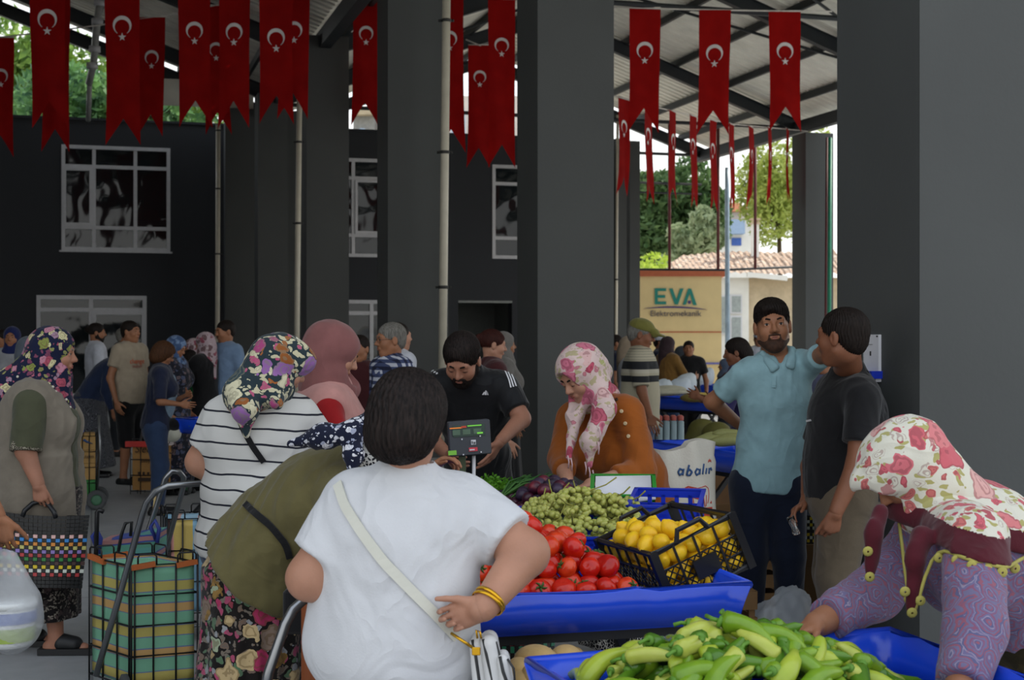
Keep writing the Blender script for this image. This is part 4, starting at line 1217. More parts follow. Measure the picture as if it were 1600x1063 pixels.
# -- green peppers
def pep_mat(n, c0, c1):
    t = NT('pepper skin ' + n); t.set(rough=.25, spec=.5, sss=.04); v = t.coords()
    t.color(t.ramp(t.noise(v, 12, 3).outputs[0], [(.3, hexc(c0)), (.7, hexc(c1))], 'LINEAR')); return t.mat
m_peps = [pep_mat('leaf green', '#5f8718', '#86a52a'), pep_mat('yellow green', '#93a82c', '#b4bf46'), pep_mat('deep green', '#3f6a18', '#5c8622'), pep_mat('pale green', '#a5b040', '#c2c765')]
m_pstem = plain('pepper stem', '#5c8a2a', .6)
def pepper_meshes(seed):
    rg = random.Random(seed); L = rg.uniform(.12, .17); r = rg.uniform(.017, .025); bend = rg.uniform(-.05, .06); tw = rg.uniform(-.02, .03)
    n = 13; pts, rad = [], []
    for i in range(n):
        f = i / (n - 1); pts.append(V3((f - .5) * L, bend * (f - .3) ** 2 * 2, tw * math.sin(f * 3)))
        rad.append(r * (min(1, .35 + f * 9) if f < .08 else 1) * (1 - .55 * f ** 1.6) * (1 if f < .9 else max(.06, 1 - ((f - .9) / .1) ** 2)) * (1 + .07 * math.sin(9 * f + seed)))
    mb = MB().tube(pts, rad, 12)
    for q in range(len(mb.v)):
        x, y, z = mb.v[q]; k = q // 12; a = 2 * math.pi * (q % 12) / 12
        if k < n: c = pts[k]; s = 1 + .09 * math.cos(3 * a + 1.5 * k / n + seed); mb.v[q] = tuple(c + (V3(x, y, z) - c) * s)
    o = mb.build('green_pepper', m_peps[seed % 4], None, True, False)
    p0 = pts[0]; s = MB().tube([p0 + V3(.004, 0, 0), p0 - V3(.006, 0, 0)], [r * .62, r * .5], 10).tube([p0 - V3(.004, 0, 0), p0 - V3(.018, .004, 0), p0 - V3(.034, .014 * rg.uniform(-1, 1), .008)], [.0055, .0042, .005], 7).build('stem', m_pstem, None, True, False)
    me, ms = o.data, s.data; bpy.data.objects.remove(o); bpy.data.objects.remove(s); return me, ms
pep_me = [pepper_meshes(i) for i in range(9)]
rg = random.Random(17)
PC = PFL + pa * .47 - pb * .27
def pep_h(x, y): return .70 + .19 * math.exp(-((x / .34) ** 2 + (y / .27) ** 2)) + .045 * math.exp(-(((x + .28) / .2) ** 2 + ((y) / .2) ** 2))
def put_pep(p, rz, nrm):
    me, ms = rg.choice(pep_me)
    z = unit(nrm + np.array([rg.uniform(-.3, .3) for _ in range(3)])); x = unit(V3(math.cos(rz), math.sin(rz), rg.uniform(-.25, .25)) - z * (z @ V3(math.cos(rz), math.sin(rz), 0))); y = np.cross(z, x)
    s = rg.uniform(.88, 1.12)
    M = Matrix([[*(x[i], y[i], z[i]), p[i]] for i in range(3)] + [[0, 0, 0, 1]])
    o = bpy.data.objects.new('green_pepper', me); COL.objects.link(o); o.matrix_world = M @ Matrix.Scale(s, 4)
    tag(o, 'long green pepper in the heap on the foreground tray', 'pepper', 'green peppers heaped on the foreground tray')
    c = bpy.data.objects.new('stem', ms); COL.objects.link(c); c.parent = o
for lay, n in ((-.062, 55), (-.030, 70), (.004, 105)):
    for i in range(n):
        for _ in range(20):
            x, y = rg.gauss(0, .25), rg.gauss(0, .19)
            if -.43 < x < .40 and -.36 < y < .205: break
        if x > .12 and y > .06 and lay > 0 and x + y > .36: continue
        e = .01; nr = unit(V3(-(pep_h(x + e, y) - pep_h(x - e, y)) / (2 * e), -(pep_h(x, y + e) - pep_h(x, y - e)) / (2 * e), 1))
        nw = pa * nr[0] + pb * nr[1] + ZX * nr[2]
        put_pep(PC + pa * x + pb * y + ZX * max(.706, pep_h(x, y) + lay), rg.uniform(0, 6.28) if rg.random() < .5 else rg.gauss(.5, .6), nw)
# -- potatoes and basket under the tables
m_pot = plain('potato skin', '#c2a168', .75, .15, 14, .2, 60)
rg = random.Random(2)
tag(MB().box((.06, 4.0, .20), (.62, .50, .40)).build('potato_crate', m_wood, None, False, False), 'low wooden crate carrying the potatoes under the tables', 'crate')
k = 0
wp = ['largest', 'rounder', 'small', 'rightmost', 'lower left', 'lower middle', 'half hidden', 'lowest']
for px, py, D, r in ((838, 1034, 3.95, .052), (884, 1024, 4.0, .034), (866, 1031, 4.05, .03), (899, 1023, 4.12, .025), (813, 1049, 3.9, .042), (838, 1058, 3.85, .045), (858, 1050, 4.0, .04), (815, 1072, 3.85, .045)):
    c = W(px, py, D); M = np.array(Matrix.Rotation(rg.random() * 3, 3, 'Z') @ Matrix.Rotation(rg.random(), 3, 'X'))
    o = MB().ell((0, 0, 0), (r * 1.25, r * .95, r * .88), 18, 12, M=M).build('potato', m_pot, None, True, False); o.location = tuple(c)
    tag(o, '%s yellow potato in the pile under the blue trays' % wp[k], 'potato', 'potatoes under the trays'); k += 1
for (x, y, z, r) in ((-.1, 3.95, .46, .06), (.08, 4.05, .46, .06), (.2, 4.0, .455, .055), (-.02, 4.1, .46, .06), (0.05, 3.92, .53, .05), (.12, 4.12, .53, .05), (.18, 4.18, .53, .05), (-.05, 4.02, .54, .05), (.07, 3.98, .60, .045)):
    o = MB().ell((0, 0, 0), (r * 1.2, r, r * .9), 16, 10).build('potato', m_pot, None, True, False); o.location = (x, y, z)
    tag(o, 'yellow potato low in the pile beneath the visible ones', 'potato', 'potatoes low in the pile')
PALN = {'k': '#141516', 'pink': '#d8aea8', 'blue': '#2f7fc4', 'orange': '#d08433', 'pale': '#bdb66a', 'lilac': '#8a76b8', 'red': '#b23a3c', 'green': '#2f7f3c', 'brown': '#4a3330', 'yellow': '#d9bd22', 'white': '#cfd3c8', 'teal': '#2f9068', 'sky': '#6f93c8'}
def weave_mats():
    return [plain('woven strap ' + k, hexc(c), .42, .08) for k, c in PALN.items()], {k: i for i, k in enumerate(PALN)}
wm, wi = weave_mats()
def woven(name, Pf, nx, rows, root, closed_depth=None):
    """Pf(i/nx, j/nrows) -> point of the woven face; straps pass over and under"""
    V, Fc, mi = [], [], []; nr = len(rows)
    for j in range(nr):
        for i in range(nx):
            over = (i + j) % 2 == 0
            q = [Pf((i + a) / nx, (j + b) / nr) for a, b in ((.04, .06), (.96, .06), (.96, .94), (.04, .94))]
            nrm = unit(np.cross(q[1] - q[0], q[3] - q[0])); h = .0028 if over else .0008
            k = len(V); V += [p + nrm * h for p in q] + [p - nrm * .003 for p in q]
            Fc += [(k, k + 1, k + 2, k + 3), (k, k + 4, k + 5, k + 1), (k + 1, k + 5, k + 6, k + 2), (k + 2, k + 6, k + 7, k + 3), (k + 3, k + 7, k + 4, k)]
            mi += [wi[rows[j]] if (over and rows[j] != 'k') else wi['k']] * 5
    return mesh_obj(name, np.array(V), Fc, wm, root, False, mi, True)
root = empty('woven_basket', W(825, 1063, 4.6) * V3(1, 1, 0) + ZX * .38, 'woven basket of green, white and red squares under the tomato table', 'basket')
rows = ['k', 'yellow', 'sky', 'teal', 'red', 'white', 'teal', 'k', 'k']
c0, c1 = W(772, 1045, 4.55), W(866, 1045, 4.65)
def BKf(u, v):
    p = c0 + (c1 - c0) * u; p = p + V3(0, -.05, 0) * math.sin(math.pi * u); p[2] = .44 + .21 * v; return p
woven('front_weave', BKf, 15, rows, root)
c2 = c0 + V3(0, .22, 0); c3 = c1 + V3(0, .22, 0)
woven('back_weave', lambda u, v: V3(*(c3 + (c2 - c3) * u)[:2], .44 + .21 * v), 12, rows, root)
MB().hexa([V3(p[0], p[1], z) for z in (.42, .44) for p in (c0, c1, c3, c2)]).build('base', wm[0], root)
tag(MB().box((.1, 4.78, .21), (.5, .34, .42)).build('storage_box', m_black, None, False, False), 'black box standing under the tomato table', 'box')

# -- price scale
def scale_():
    D = 6.15; c = W(733, 684, D); ang = R(10); X, Y = frame2(ang); root = empty('price_scale', V3(c[0], c[1], .78), 'dark grey digital price scale on a post behind the white-shirted woman', 'scale')
    Xs = unit(X + ZX * .06); Zs = unit(np.cross(Xs, Y)) * 1.0; Zs = Zs if Zs[2] > 0 else -Zs
    m_sc = plain('dark grey plastic', '#3a3d42', .5, .05); s = F / D
    w, h = 66 / s, 54 / s
    MB().rbox(c, (h, w, .05), .008, X=Zs, Y=Xs, Z=-Y).build('display_head', m_sc, root)
    def pl(px, py, wp, hp, name, mat, out=.027):
        q = c + Xs * ((px - 733) / s) + Zs * ((684 - py) / s) - Y * out
        MB().box(q, (wp / s, .004, hp / s), Xs, Y, Zs).build(name, mat, root)
    pl(732, 672, 50, 18, 'screen', plain('dark green screen', '#2c4038', .25)); 
    for x in (712, 728, 745): pl(x, 674, 12, 8, 'readout_window', plain('lcd green', '#4c6350', .3), .029)
    def em(n, c, e):
        t = NT(n); t.color(c); t.set(rough=.4); t.b.inputs['Emission Color'].default_value = (*c, 1); t.b.inputs['Emission Strength'].default_value = e; return t.mat
    mo, mg = em('amber light', hexc('#d8782a'), .35), em('green light', hexc('#6fc040'), .35)
    pl(712, 667, 20, 1.6, 'amber_bar', mo, .030); pl(724, 666, 8, 3, 'red_mark', plain('scale red', '#b8402c', .5), .031); pl(741, 665, 22, 1.6, 'green_bar', mg, .030); pl(749, 677, 9, 2.5, 'green_mark', mg, .030)
    pl(738, 691, 7.5, 7.5, 'white_badge', m_white); pl(737, 702, 13.5, 6, 'red_badge', plain('scale badge', '#c23a48', .5)); pl(704, 705, 13, 7, 'green_badge', plain('scale green', '#7fc043', .5))
    mk = plain('badge print', '#3a3a40', .6)
    pl(736, 691, 1.2, 4, 'badge_print', mk, .030); pl(739.5, 691, 3, 1.2, 'badge_print', mk, .030); pl(739.5, 693, 3, 1.2, 'badge_print', mk, .030)
    pl(735, 702.4, 8, 2, 'badge_word', m_white, .030)
    for px, py in ((720, 685), (749, 682), (721, 709), (749, 707)): pl(px, py, 2, 2, 'screw_head', m_white, .029)
    b = V3(c[0] - .03, c[1] + .02, 0)
    MB().box(b + ZX * (c[2] - .16), (.03, .03, .22)).build('post', plain('olive post', '#3f4a30', .5), root)
    MB().rbox(b + V3(0, .05, .815), (.34, .30, .07), .02).build('base', m_sc, root)
    MB().rbox(b + V3(0, .05, .86), (.32, .26, .014), .01).build('weighing_plate', m_chrome, root)
    MB().tube([b + ZX * .86, b + ZX * .9 + V3(.05, 0, 0), b + V3(.05, 0, c[2] - .08)], .008, 8).build('cable', m_white, root, True)
scale_()

# -- printed feed sack on crates
def sack():
    D = 6.95; c = W(1071, 750, D); root = empty('feed_sack', V3(c[0], c[1], .36), 'white woven feed sack printed with blue lettering and a red cow', 'sack')
    s = F / D; X = V3(math.cos(R(8)), math.sin(R(8)), 0); Y = V3(-X[1], X[0], 0)
    def sz(py): return EYE - (py - HY) / s
    def f(u, v, side):      # u -1..1, v 0..1
        z = .36 + (sz(692 - 6 * math.sin(3 * u) + (6 if u < .1 else 0)) - .36) * v
        hw = (.155 - .018 * math.sin(v * 3.0) + .02 * v - .012 * (v > .9)) ; dpt = .085 * (1 - u * u) ** .5 * (1 - .55 * v ** 2) + .006
        x = u * hw + .012 * math.sin(5 * v); return V3(c[0], c[1], 0) + X * x + Y * (side * dpt + .01 * math.sin(7 * u + 3 * v) * v) + ZX * z
    n, m = 18, 22; P = [f(-1 + 2 * i / n, j / m, -1) for i in range(n + 1) for j in range(m + 1)] + [f(-1 + 2 * i / n, j / m, 1) for i in range(n + 1) for j in range(m + 1)]
    k = m + 1; q = (n + 1) * k
    Q = [(i * k + j, (i + 1) * k + j, (i + 1) * k + j + 1, i * k + j + 1) for i in range(n) for j in range(m)] + [(q + i * k + j, q + i * k + j + 1, q + (i + 1) * k + j + 1, q + (i + 1) * k + j) for i in range(n) for j in range(m)]
    for j in range(m): Q += [(j, j + 1, q + j + 1, q + j), (n * k + j, q + n * k + j, q + n * k + j + 1, n * k + j + 1)]
    Q += [(i * k, q + i * k, q + (i + 1) * k, (i + 1) * k) for i in range(n)]
    mesh_obj('sack_body', np.array(P), Q, plain('white woven plastic', '#c9c5b8', .7, .06, 6, .25, 90), root, True, None, True)
    mblue, mred = plain('blue print', '#32527f', .7, .05), plain('red print', '#b8412f', .7, .08)
    def onto(px, py, off=.004):
        x = (px - 1071) / s; z = sz(py); v = (z - .36) / (sz(692) - .36); hw = .155 - .018 * math.sin(v * 3) + .02 * v
        u = max(-.98, min(.98, (x - .012 * math.sin(5 * v)) / hw)); p = f(u, v, -1); return V3(c[0], c[1], 0) + X * x + Y * ((p - V3(c[0], c[1], 0)) @ Y - off) + ZX * z
    def stroke(pts, w, mat, name):
        mb = MB()
        dense = []
        for (x0, y0), (x1, y1) in zip(pts[:-1], pts[1:]):
            for t in np.linspace(0, 1, 4)[:-1]: dense.append((x0 + (x1 - x0) * t, y0 + (y1 - y0) * t))
        dense.append(pts[-1])
        mb.tube([onto(*p, .002) for p in dense], w / s, 5); mb.build(name, mat, root, True)
    st = {'letter_a': [[(1062, 733), (1058, 731), (1055, 736), (1057, 741), (1062, 738), (1064, 731), (1062, 741)]],
          'letter_b': [[(1072, 725), (1068, 741)], [(1069, 735), (1073, 732), (1076, 736), (1073, 741), (1068, 741)]],
          'second_letter_a': [[(1088, 733), (1084, 731), (1081, 736), (1083, 741), (1087, 738), (1089, 731), (1088, 740)]],
          'letter_l': [[(1096, 724), (1093, 740)]],
          'dotless_letter': [[(1101, 731), (1099, 740)]],
          'letter_stub': [[(1106, 731), (1105, 740)], [(1105.5, 733), (1109, 731), (1110, 735)]]}
    for nm, ss in st.items():
        for q_ in ss: stroke(q_, 1.6, mblue, nm)
    stroke([(1104, 722), (1107, 717), (1110, 722), (1104, 719), (1110, 719), (1104, 722)], .5, mred, 'star_mark')
    stroke([(1066, 760), (1070, 758), (1084, 761), (1098, 758), (1103, 762), (1104, 770), (1103, 778), (1101, 785)], .7, mred, 'cow_outline')
    stroke([(1066, 760), (1062, 764), (1066, 771), (1070, 776), (1077, 776), (1079, 790)], .7, mred, 'cow_outline')
    stroke([(1075, 776), (1077, 790)], .7, mred, 'cow_outline'); stroke([(1077, 775), (1086, 778), (1094, 775), (1096, 790)], .7, mred, 'cow_outline')
    stroke([(1099, 772), (1098, 789)], .7, mred, 'cow_outline'); stroke([(1060, 761), (1066, 761), (1071, 758)], .6, mred, 'cow_outline')
    def patch(px, name, mat):
        P = [onto(*p) for p in px]; mesh_obj(name, np.array(P), [tuple(range(len(P)))], mat, root, False, None, True)
    patch([(1067, 760), (1074, 759), (1079, 761), (1074, 766), (1072, 773), (1068, 770), (1064, 765)], 'cow_patch', mred)
    patch([(1081, 776), (1087, 779), (1093, 776), (1090, 773), (1084, 774)], 'cow_patch', mred); patch([(1105, 785), (1109, 781), (1109, 786)], 'cow_patch', mred)
    nb = 10; P = [onto(1059 + 51 * i / nb, y, .003) for y in (791, 825) for i in range(nb + 1)]
    mesh_obj('red_band', np.array(P), [(i, i + 1, nb + 2 + i, nb + 1 + i) for i in range(nb)], mred, root, False, None, True)
    for pts in ([(1082, 799), (1079, 798), (1077, 802), (1079, 805), (1082, 803), (1082, 801), (1080, 801)], [(1078, 795), (1081, 795)], [(1087, 799), (1087, 806)], [(1087, 795), (1087, 796)], [(1091, 797), (1091, 806)], [(1089, 799), (1096, 799)]):
        stroke(pts, .7, m_white, 'band_letter')
sack()
def wood_crate(c, sz, label, ang=0.0):
    X, Y = frame2(ang); root = empty('wooden_crate', c, label, 'crate'); w, d, h = sz; c = np.asarray(c, float)
    for i in range(3):
        z = h * (.14 + .36 * i)
        for sgn in (-1, 1):
            MB().box(c + Y * (sgn * d / 2) + ZX * z, (w, .012, h * .25), X, Y).build('slat', m_wood, root); MB().box(c + X * (sgn * w / 2) + ZX * z, (.012, d, h * .25), X, Y).build('slat', m_wood, root)
    for sx in (-1, 1):
        for sy in (-1, 1): MB().box(c + X * (sx * (w / 2 - .02)) + Y * (sy * (d / 2 - .02)) + ZX * h / 2, (.03, .03, h), X, Y).build('corner_post', m_wood, root)
    MB().box(c + ZX * .01, (w, d, .015), X, Y).build('bottom_board', m_wood, root)
_c = W(1085, HY, 7.05); wood_crate((_c[0], _c[1], 0), (.52, .36, .355), 'wooden crate on the floor under the printed feed sack', R(8))
_c = W(1140, HY, 8.5); wood_crate((_c[0], _c[1], 0), (.5, .4, .3), 'slatted wooden crate, lower one beside the polo-shirted man', R(10)); wood_crate((_c[0], _c[1], .302), (.5, .4, .26), 'slatted wooden crate stacked on another beside the polo-shirted man', R(10))
_c = W(1228, HY, 8.6)
def RP(s, t, d): return V3(_c[0] - .2 + s, _c[1] + t, .30 - d)
lattice_crate('lattice_crate', RP, .42, .32, .28, m_black, 'black lattice crate on the floor behind the polo-shirted man', V3(_c[0], _c[1], .0), handles=False, tagp=False)

# -- background stalls on the right
def far_table(p0, p1, zr, depth, label, legs=True):
    """rim from pixel point p0 to p1 (px, D)"""
    a, b = W(p0[0], HY, p0[1]), W(p1[0], HY, p1[1]); ang = math.atan2(b[1] - a[1], b[0] - a[0]); L = np.linalg.norm((b - a)[:2])
    return tray_table((a[0], a[1]), ang, L, depth, zr, label, .12)
root, P_ = far_table((1010, 9.9), (1175, 8.7), .85, .75, 'blue tray table with pale gourds behind the feed sack')
m_gourd = plain('pale green gourd', '#93945a', .5, .12, 12)
rg = random.Random(4)
gl = ['front', 'middle', 'back', 'topmost', 'leftmost', 'thick']
for i, (px, py, D, L) in enumerate(((1118, 688, 9.1, .26), (1124, 683, 9.2, .24), (1138, 689, 9.0, .24), (1140, 679, 9.15, .22), (1105, 690, 9.25, .20), (1146, 685, 9.1, .2))):
    c = W(px, py, D); d = V3(1, .1, .05 * (i % 3 - 1))
    tag(MB().tube([c + d * (L * (f - .5)) for f in np.linspace(0, 1, 9)], [.012, .026, .034, .036, .035, .034, .032, .024, .006], 12).build('gourd', m_gourd, None, True, False), '%s pale green gourd on the blue table behind the sack' % gl[i], 'gourd', 'gourds on the far table')
root, P2_ = far_table((1012, 16.6), (1150, 15.6), .86, .9, 'blue tray table farther back with plastic bags on it')
root, P3_ = far_table((1070, 20.5), (1160, 19.8), .86, .9, 'farthest blue tray table near the cream kiosk')
m_bagw = film('cloudy bag', (.82, .9, .95), .8); 
rg = random.Random(6)
for i, (px, py, D, rx, rz, l) in enumerate(((1030, 606, 16.8, .16, .09, 'bluish plastic bag at the left of the far table'), (1062, 606, 17.0, .14, .11, 'bluish plastic bag in the middle of the far table'), (1072, 600, 17.2, .13, .12, 'crumpled plastic bag at the back of the far table'), (1088, 588, 20.3, .13, .15, 'clear plastic bag standing on the farthest table'), (1105, 590, 20.4, .1, .13, 'second clear plastic bag on the farthest table'))):
    c = W(px, py, D); c[2] = max(c[2], .87 + rz * .8)
    soft('plastic_bag', [E(c, (rx, .12, rz), None, .05), E(c + V3(rx * .5, 0, rz * .7), (rx * .4, .06, rz * .4), None, .05)], .022, m_bagw, None, folds(.012, 40, i)); tag(bpy.context.scene.collection.objects[-1], l, 'bag', 'plastic bags on the far tables')
tag(soft('white_sacks', [E(W(1040, 613, 16.4), (.28, .15, .04), None, .03), E(W(1046, 609, 16.5), (.2, .12, .05), None, .03)], .02, plain('pale cloth', '#b9b6a2', .8), None, folds(.008, 30, 3)), 'folded pale sack lying on the far table', 'sack')
for i, (px, py, D) in enumerate(((1084, 611, 16.0), (1096, 609, 16.3), (1120, 612, 16.0))):
    c = W(px, py, D); c[2] = .88
    tag(MB().ell(c, (.16, .10, .05), 12, 8).build('produce_pile', plain(('brownish produce', 'yellow melon', 'leafy produce')[i], ('#7a6a32', '#c9b25a', '#4f6a32')[i], .7), None, True, False), ('brownish produce heap on the far table', 'pale yellow melon on the far table', 'leafy produce heap on the far table')[i], 'produce')
for i in range(4):
    c = W(1030 + 11 * i, 661, 12.5)
    root = empty('bottle_pack', V3(c[0], c[1], .0), '%s wrapped bottle pack under the far blue table' % ['first', 'second', 'third', 'fourth'][i], 'pack', 'bottle packs under the far table')
    MB().rbox(c * V3(1, 1, 0) + ZX * .42, (.055, .12, .84), .02).build('pack', plain('pale bottle wrap', '#8fa3a8', .4), root); MB().rbox(c * V3(1, 1, 0) + ZX * .86, (.05, .11, .05), .02).build('cap_band', plain('red cap', '#a8544a', .5), root)
m_yb = plain('yellow sack', '#56531f', .7)
for i, (px, D) in enumerate(((1090, 14.5), (1112, 14.0))):
    c = W(px, 650, D); tag(soft('produce_sack', [E(V3(c[0], c[1], .3), (.22, .18, .32), None, .05), E(V3(c[0] + .05, c[1], .62), (.15, .12, .12), None, .05)], .03, m_yb, None, folds(.01, 20, i)), ('yellow green sack under the far tables, left one', 'yellow green sack under the far tables, right one')[i], 'sack')
for i, (px, D, w) in enumerate(((1062, 13.6, .4), (1130, 13.2, .35))):
    c = W(px, 650, D); tag(MB().rbox(V3(c[0], c[1], .22), (w, .3, .44), .02).build('carton', plain('brown card', '#5f4326', .8), None), ('brown carton on the floor under the far tables', 'small brown carton beside the yellow green sack')[i], 'carton')

# -- paper notice and box fixed to the big right column's left face
cR = W(1437, HY, 6.5); cR[2] = 0
def on_left_face(px, py):       # hit the plane of the left face
    d = V3((px - CX) / F, 1, -(py - HY) / F); n = UX; o = V3(0, 0, EYE); t = ((cR - o) @ n) / (d @ n); return o + d * t
p0, p1 = on_left_face(1352, 582), on_left_face(1377, 523)
yy = VX
def lf(px, py, out): return on_left_face(px, py) - UX * out
root = empty('notice_board', lf(1365, 582, .0), 'white paper notice taped on the big right column', 'notice')
def face_box(x0, x1, y0, y1, out0, out1, name, mat):
    P = [lf(x, y, o) for o in (out0, out1) for x, y in ((x0, y1), (x1, y1), (x1, y0), (x0, y0))]; MB().hexa(P).build(name, mat, root)
face_box(1353, 1377, 523, 584, .0, .015, 'paper', plain('white paper', '#d8d8dc')); face_box(1353.3, 1354, 524, 582, .014, .018, 'fold', m_grey)
face_box(1364, 1365.5, 549, 556, .014, .018, 'ink_mark', m_clamp); face_box(1361, 1368, 538, 539, .014, .017, 'ink_line', m_grey); face_box(1374, 1376, 524.5, 527, .014, .018, 'pin', m_clamp)
root = empty('blue_box', lf(1370, 594, .0), 'small blue box fixed below the paper notice', 'box')
face_box(1358, 1379, 580, 592, .0, .06, 'body', m_bluecrate); face_box(1374, 1377, 592, 597, .0, .03, 'latch', m_white)

# plastic bag on the floor between the men and a check shopping bag
c = W(1222, 985, 7.2); c[2] = .13
tag(soft('plastic_bag', [E(c, (.17, .13, .13), None, .06), E(c + V3(.05, 0, .12), (.09, .07, .07), None, .05), E(c + V3(-.10, .0, -.05), (.09, .08, .07), None, .05)], .014, film('clear bag', (.75, .8, .85), .45), None, folds(.018, 34, 5)), 'clear plastic bag on the floor by the navy trousers', 'bag')
root = empty('check_bag', W(1262, 845, 7.6), 'small yellow and black chequered bag behind the black-shirted man', 'bag')
root.location[2] = .42
woven('weave', lambda u, v: W(1252 + 22 * u, 848 - 40 * v, 7.7), 5, ['yellow', 'white', 'yellow', 'k', 'white', 'yellow', 'white', 'yellow'], root)
MB().hexa([W(x, y, d) for y in (850, 806) for x, d in ((1252, 7.72), (1274, 7.72), (1274, 7.9), (1252, 7.9))]).build('body', wm[0], root)
tag(MB().box(W(1262, 846, 7.8) * V3(1, 1, 0) + ZX * .23, (.3, .25, .46)).build('stool', m_wood, None, False, False), 'low wooden stool under the chequered bag', 'stool')

# ------------------------------------------------------------------ shopping carts and bags on the left
m_wire = plain('black wire', '#17181a', .4, .1)
def wire_cart(K, er, el, H, z0, label, bag_mat=None, wires=.1, name='shopping_cart', group=None, wheel_side=1, wheel_r=.085, bag_name='striped_bag', tie=None, box=None):
    """K near top corner; er and el: edges to the right and left top corners"""
    K, er, el = V3(*K), V3(*er), V3(*el); root = empty(name, K * V3(1, 1, 0), label, 'cart', group)
    zt = K[2]; mb = MB()
    def P(s, t, z): return V3(K[0], K[1], 0) + er * s + el * t + ZX * z
    nz = max(3, int((zt - z0) / .125))
    for j in range(nz + 1):
        z = z0 + (zt - z0) * j / nz; mb.tube([P(0, 0, z), P(1, 0, z), P(1, 1, z), P(0, 1, z)], .0045, 5, closed=True)
    for s, t in [(x, y) for x in (0, 1) for y in (0, 1)] + [(x, y) for x in (.33, .67) for y in (0, 1)] + [(x, y) for x in (0, 1) for y in (.33, .67)] + [(.05, 0), (0, .05)]:
        mb.tube([P(s, t, z0 - .03), P(s, t, zt + .0)], .0045, 5)
    for q in range(4):    # hooked loops above the rim
        for f in (.1, .7):
            A = [P(f, 0, zt), P(1, f, zt), P(f, 1, zt), P(0, f, zt)][q]; B = [P(f + .28, 0, zt), P(1, f + .28, zt), P(f + .28, 1, zt), P(0, f + .28, zt)][q]
            mb.tube([A, A + ZX * .035, A + (B - A) * .1 + ZX * .045, A + (B - A) * .9 + ZX * .045, B + ZX * .035, B], .0042, 5)
    mb.build('wire_basket', m_wire, root, True)
    if bag_mat is not None:
        e = .03; n = 8
        pts, Q = [], []
        ring = [(e + (1 - 2 * e) * i / n, e) for i in range(n)] + [(1 - e, e + (1 - 2 * e) * i / n) for i in range(n)] + [(1 - e - (1 - 2 * e) * i / n, 1 - e) for i in range(n)] + [(e, 1 - e - (1 - 2 * e) * i / n) for i in range(n)]
        zs = np.linspace(z0 + .005, zt - .005, 14); k = len(ring)
        for j, z in enumerate(zs):
            for i, (s, t) in enumerate(ring):
                b = .018 * math.sin(3.1 * j / 2.2 + i * .7) * math.sin(math.pi * (i % n) / n)
                pts.append(P(.5 + (s - .5) * (1 + b), .5 + (t - .5) * (1 + b), z))
        Q = [(j * k + i, j * k + (i + 1) % k, (j + 1) * k + (i + 1) % k, (j + 1) * k + i) for j in range(13) for i in range(k)] + [tuple(range(k - 1, -1, -1))]
        b0 = len(pts)
        for (s, t) in ring: pts.append(P(.5 + (s - .5) * .93, .5 + (t - .5) * .93, zt - .02))
        Q += [(13 * k + i, 13 * k + (i + 1) % k, b0 + (i + 1) % k, b0 + i) for i in range(k)]
        b1_ = len(pts)
        for (s, t) in ring: pts.append(P(.5 + (s - .5) * .90, .5 + (t - .5) * .90, zt - .09))
        Q += [(b0 + i, b0 + (i + 1) % k, b1_ + (i + 1) % k, b1_ + i) for i in range(k)] + [tuple(b1_ + i for i in range(k))]
        mesh_obj(bag_name, np.array(pts), Q, bag_mat, root, True, None, True)
    if tie is not None:
        for (s0, t0, s1, t1) in ((.0, 0, .36, 0), (.68, 0, 1, 0), (0, .62, 0, 1.0), (.2, 1, .6, 1)):
            a, b = P(s0, t0, zt - .008), P(s1, t1, zt + .004); mb2 = MB().bar(a, b, .018, .022); mb2.build('tape', tie, root)
    for t in ((0, 0), (0, 1)) if wheel_side == 0 else ((0, .0), (1, .0)):
        pass
    ax0, ax1 = (P(-.06, -.12, wheel_r), P(-.06, 1.12, wheel_r)) if wheel_side == 0 else (P(-.12, -.04, wheel_r), P(1.12, -.04, wheel_r))
    if wheel_side == 2: ax0, ax1 = P(1.04, -.12, wheel_r), P(1.04, 1.12, wheel_r)
    MB().tube([ax0, ax1], .008, 8).build('axle', m_chrome, root, True)
    d = unit(ax1 - ax0)
    for c in (ax0, ax1):
        w = MB().lathe([(wheel_r * .55, -.016), (wheel_r * .8, -.02), (wheel_r, -.012), (wheel_r, .012), (wheel_r * .8, .02), (wheel_r * .55, .016), (wheel_r * .55, -.016)], c, 24, Z=d).build('wheel', plain('grey rubber', '#4d4f50', .7, .1), root, True)
        MB().lathe([(.001, -.012), (wheel_r * .3, -.014), (wheel_r * .56, -.01), (wheel_r * .56, .01), (wheel_r * .3, .014), (.001, .012)], c, 20, Z=d).build('hub', plain('green hub', '#4c7a5c', .5), w, True)
    for s, t in ((1, .1), (1, .9)) if wheel_side != 2 else ((.03, .1), (.03, .9)): MB().tube([P(s, t, z0), P(s, t, 0.005)], .008, 6).build('foot', m_wire, root, True)
    MB().tube([P(.5, -.04, z0 - .02), (ax0 + ax1) / 2], .008, 6).build('strut', m_wire, root, True)
    return root, P
ST = [(0.0, hexc('#76ae90')), (.10, hexc('#76ae90')), (.235, hexc('#68779c')), (.255, hexc('#c09a62')), (.44, hexc('#68779c')), (.465, hexc('#76ae90')), (.70, hexc('#68779c')), (.725, hexc('#b8aa5e')), (.93, hexc('#68779c')), (.955, hexc('#76ae90'))]
m_strA = stripes('green orange striped plastic', ST, .19, 2, .5, .006)
Kc = W(205, 885, 5.95)
cartA, CP = wire_cart(Kc, (.255, .10, 0), (-.25, .25, 0), .5, .12, 'wire shopping cart holding a green, orange and yellow striped bag', m_strA, tie=plain('orange tape', '#b5602c', .6), wheel_side=1, wheel_r=.09)
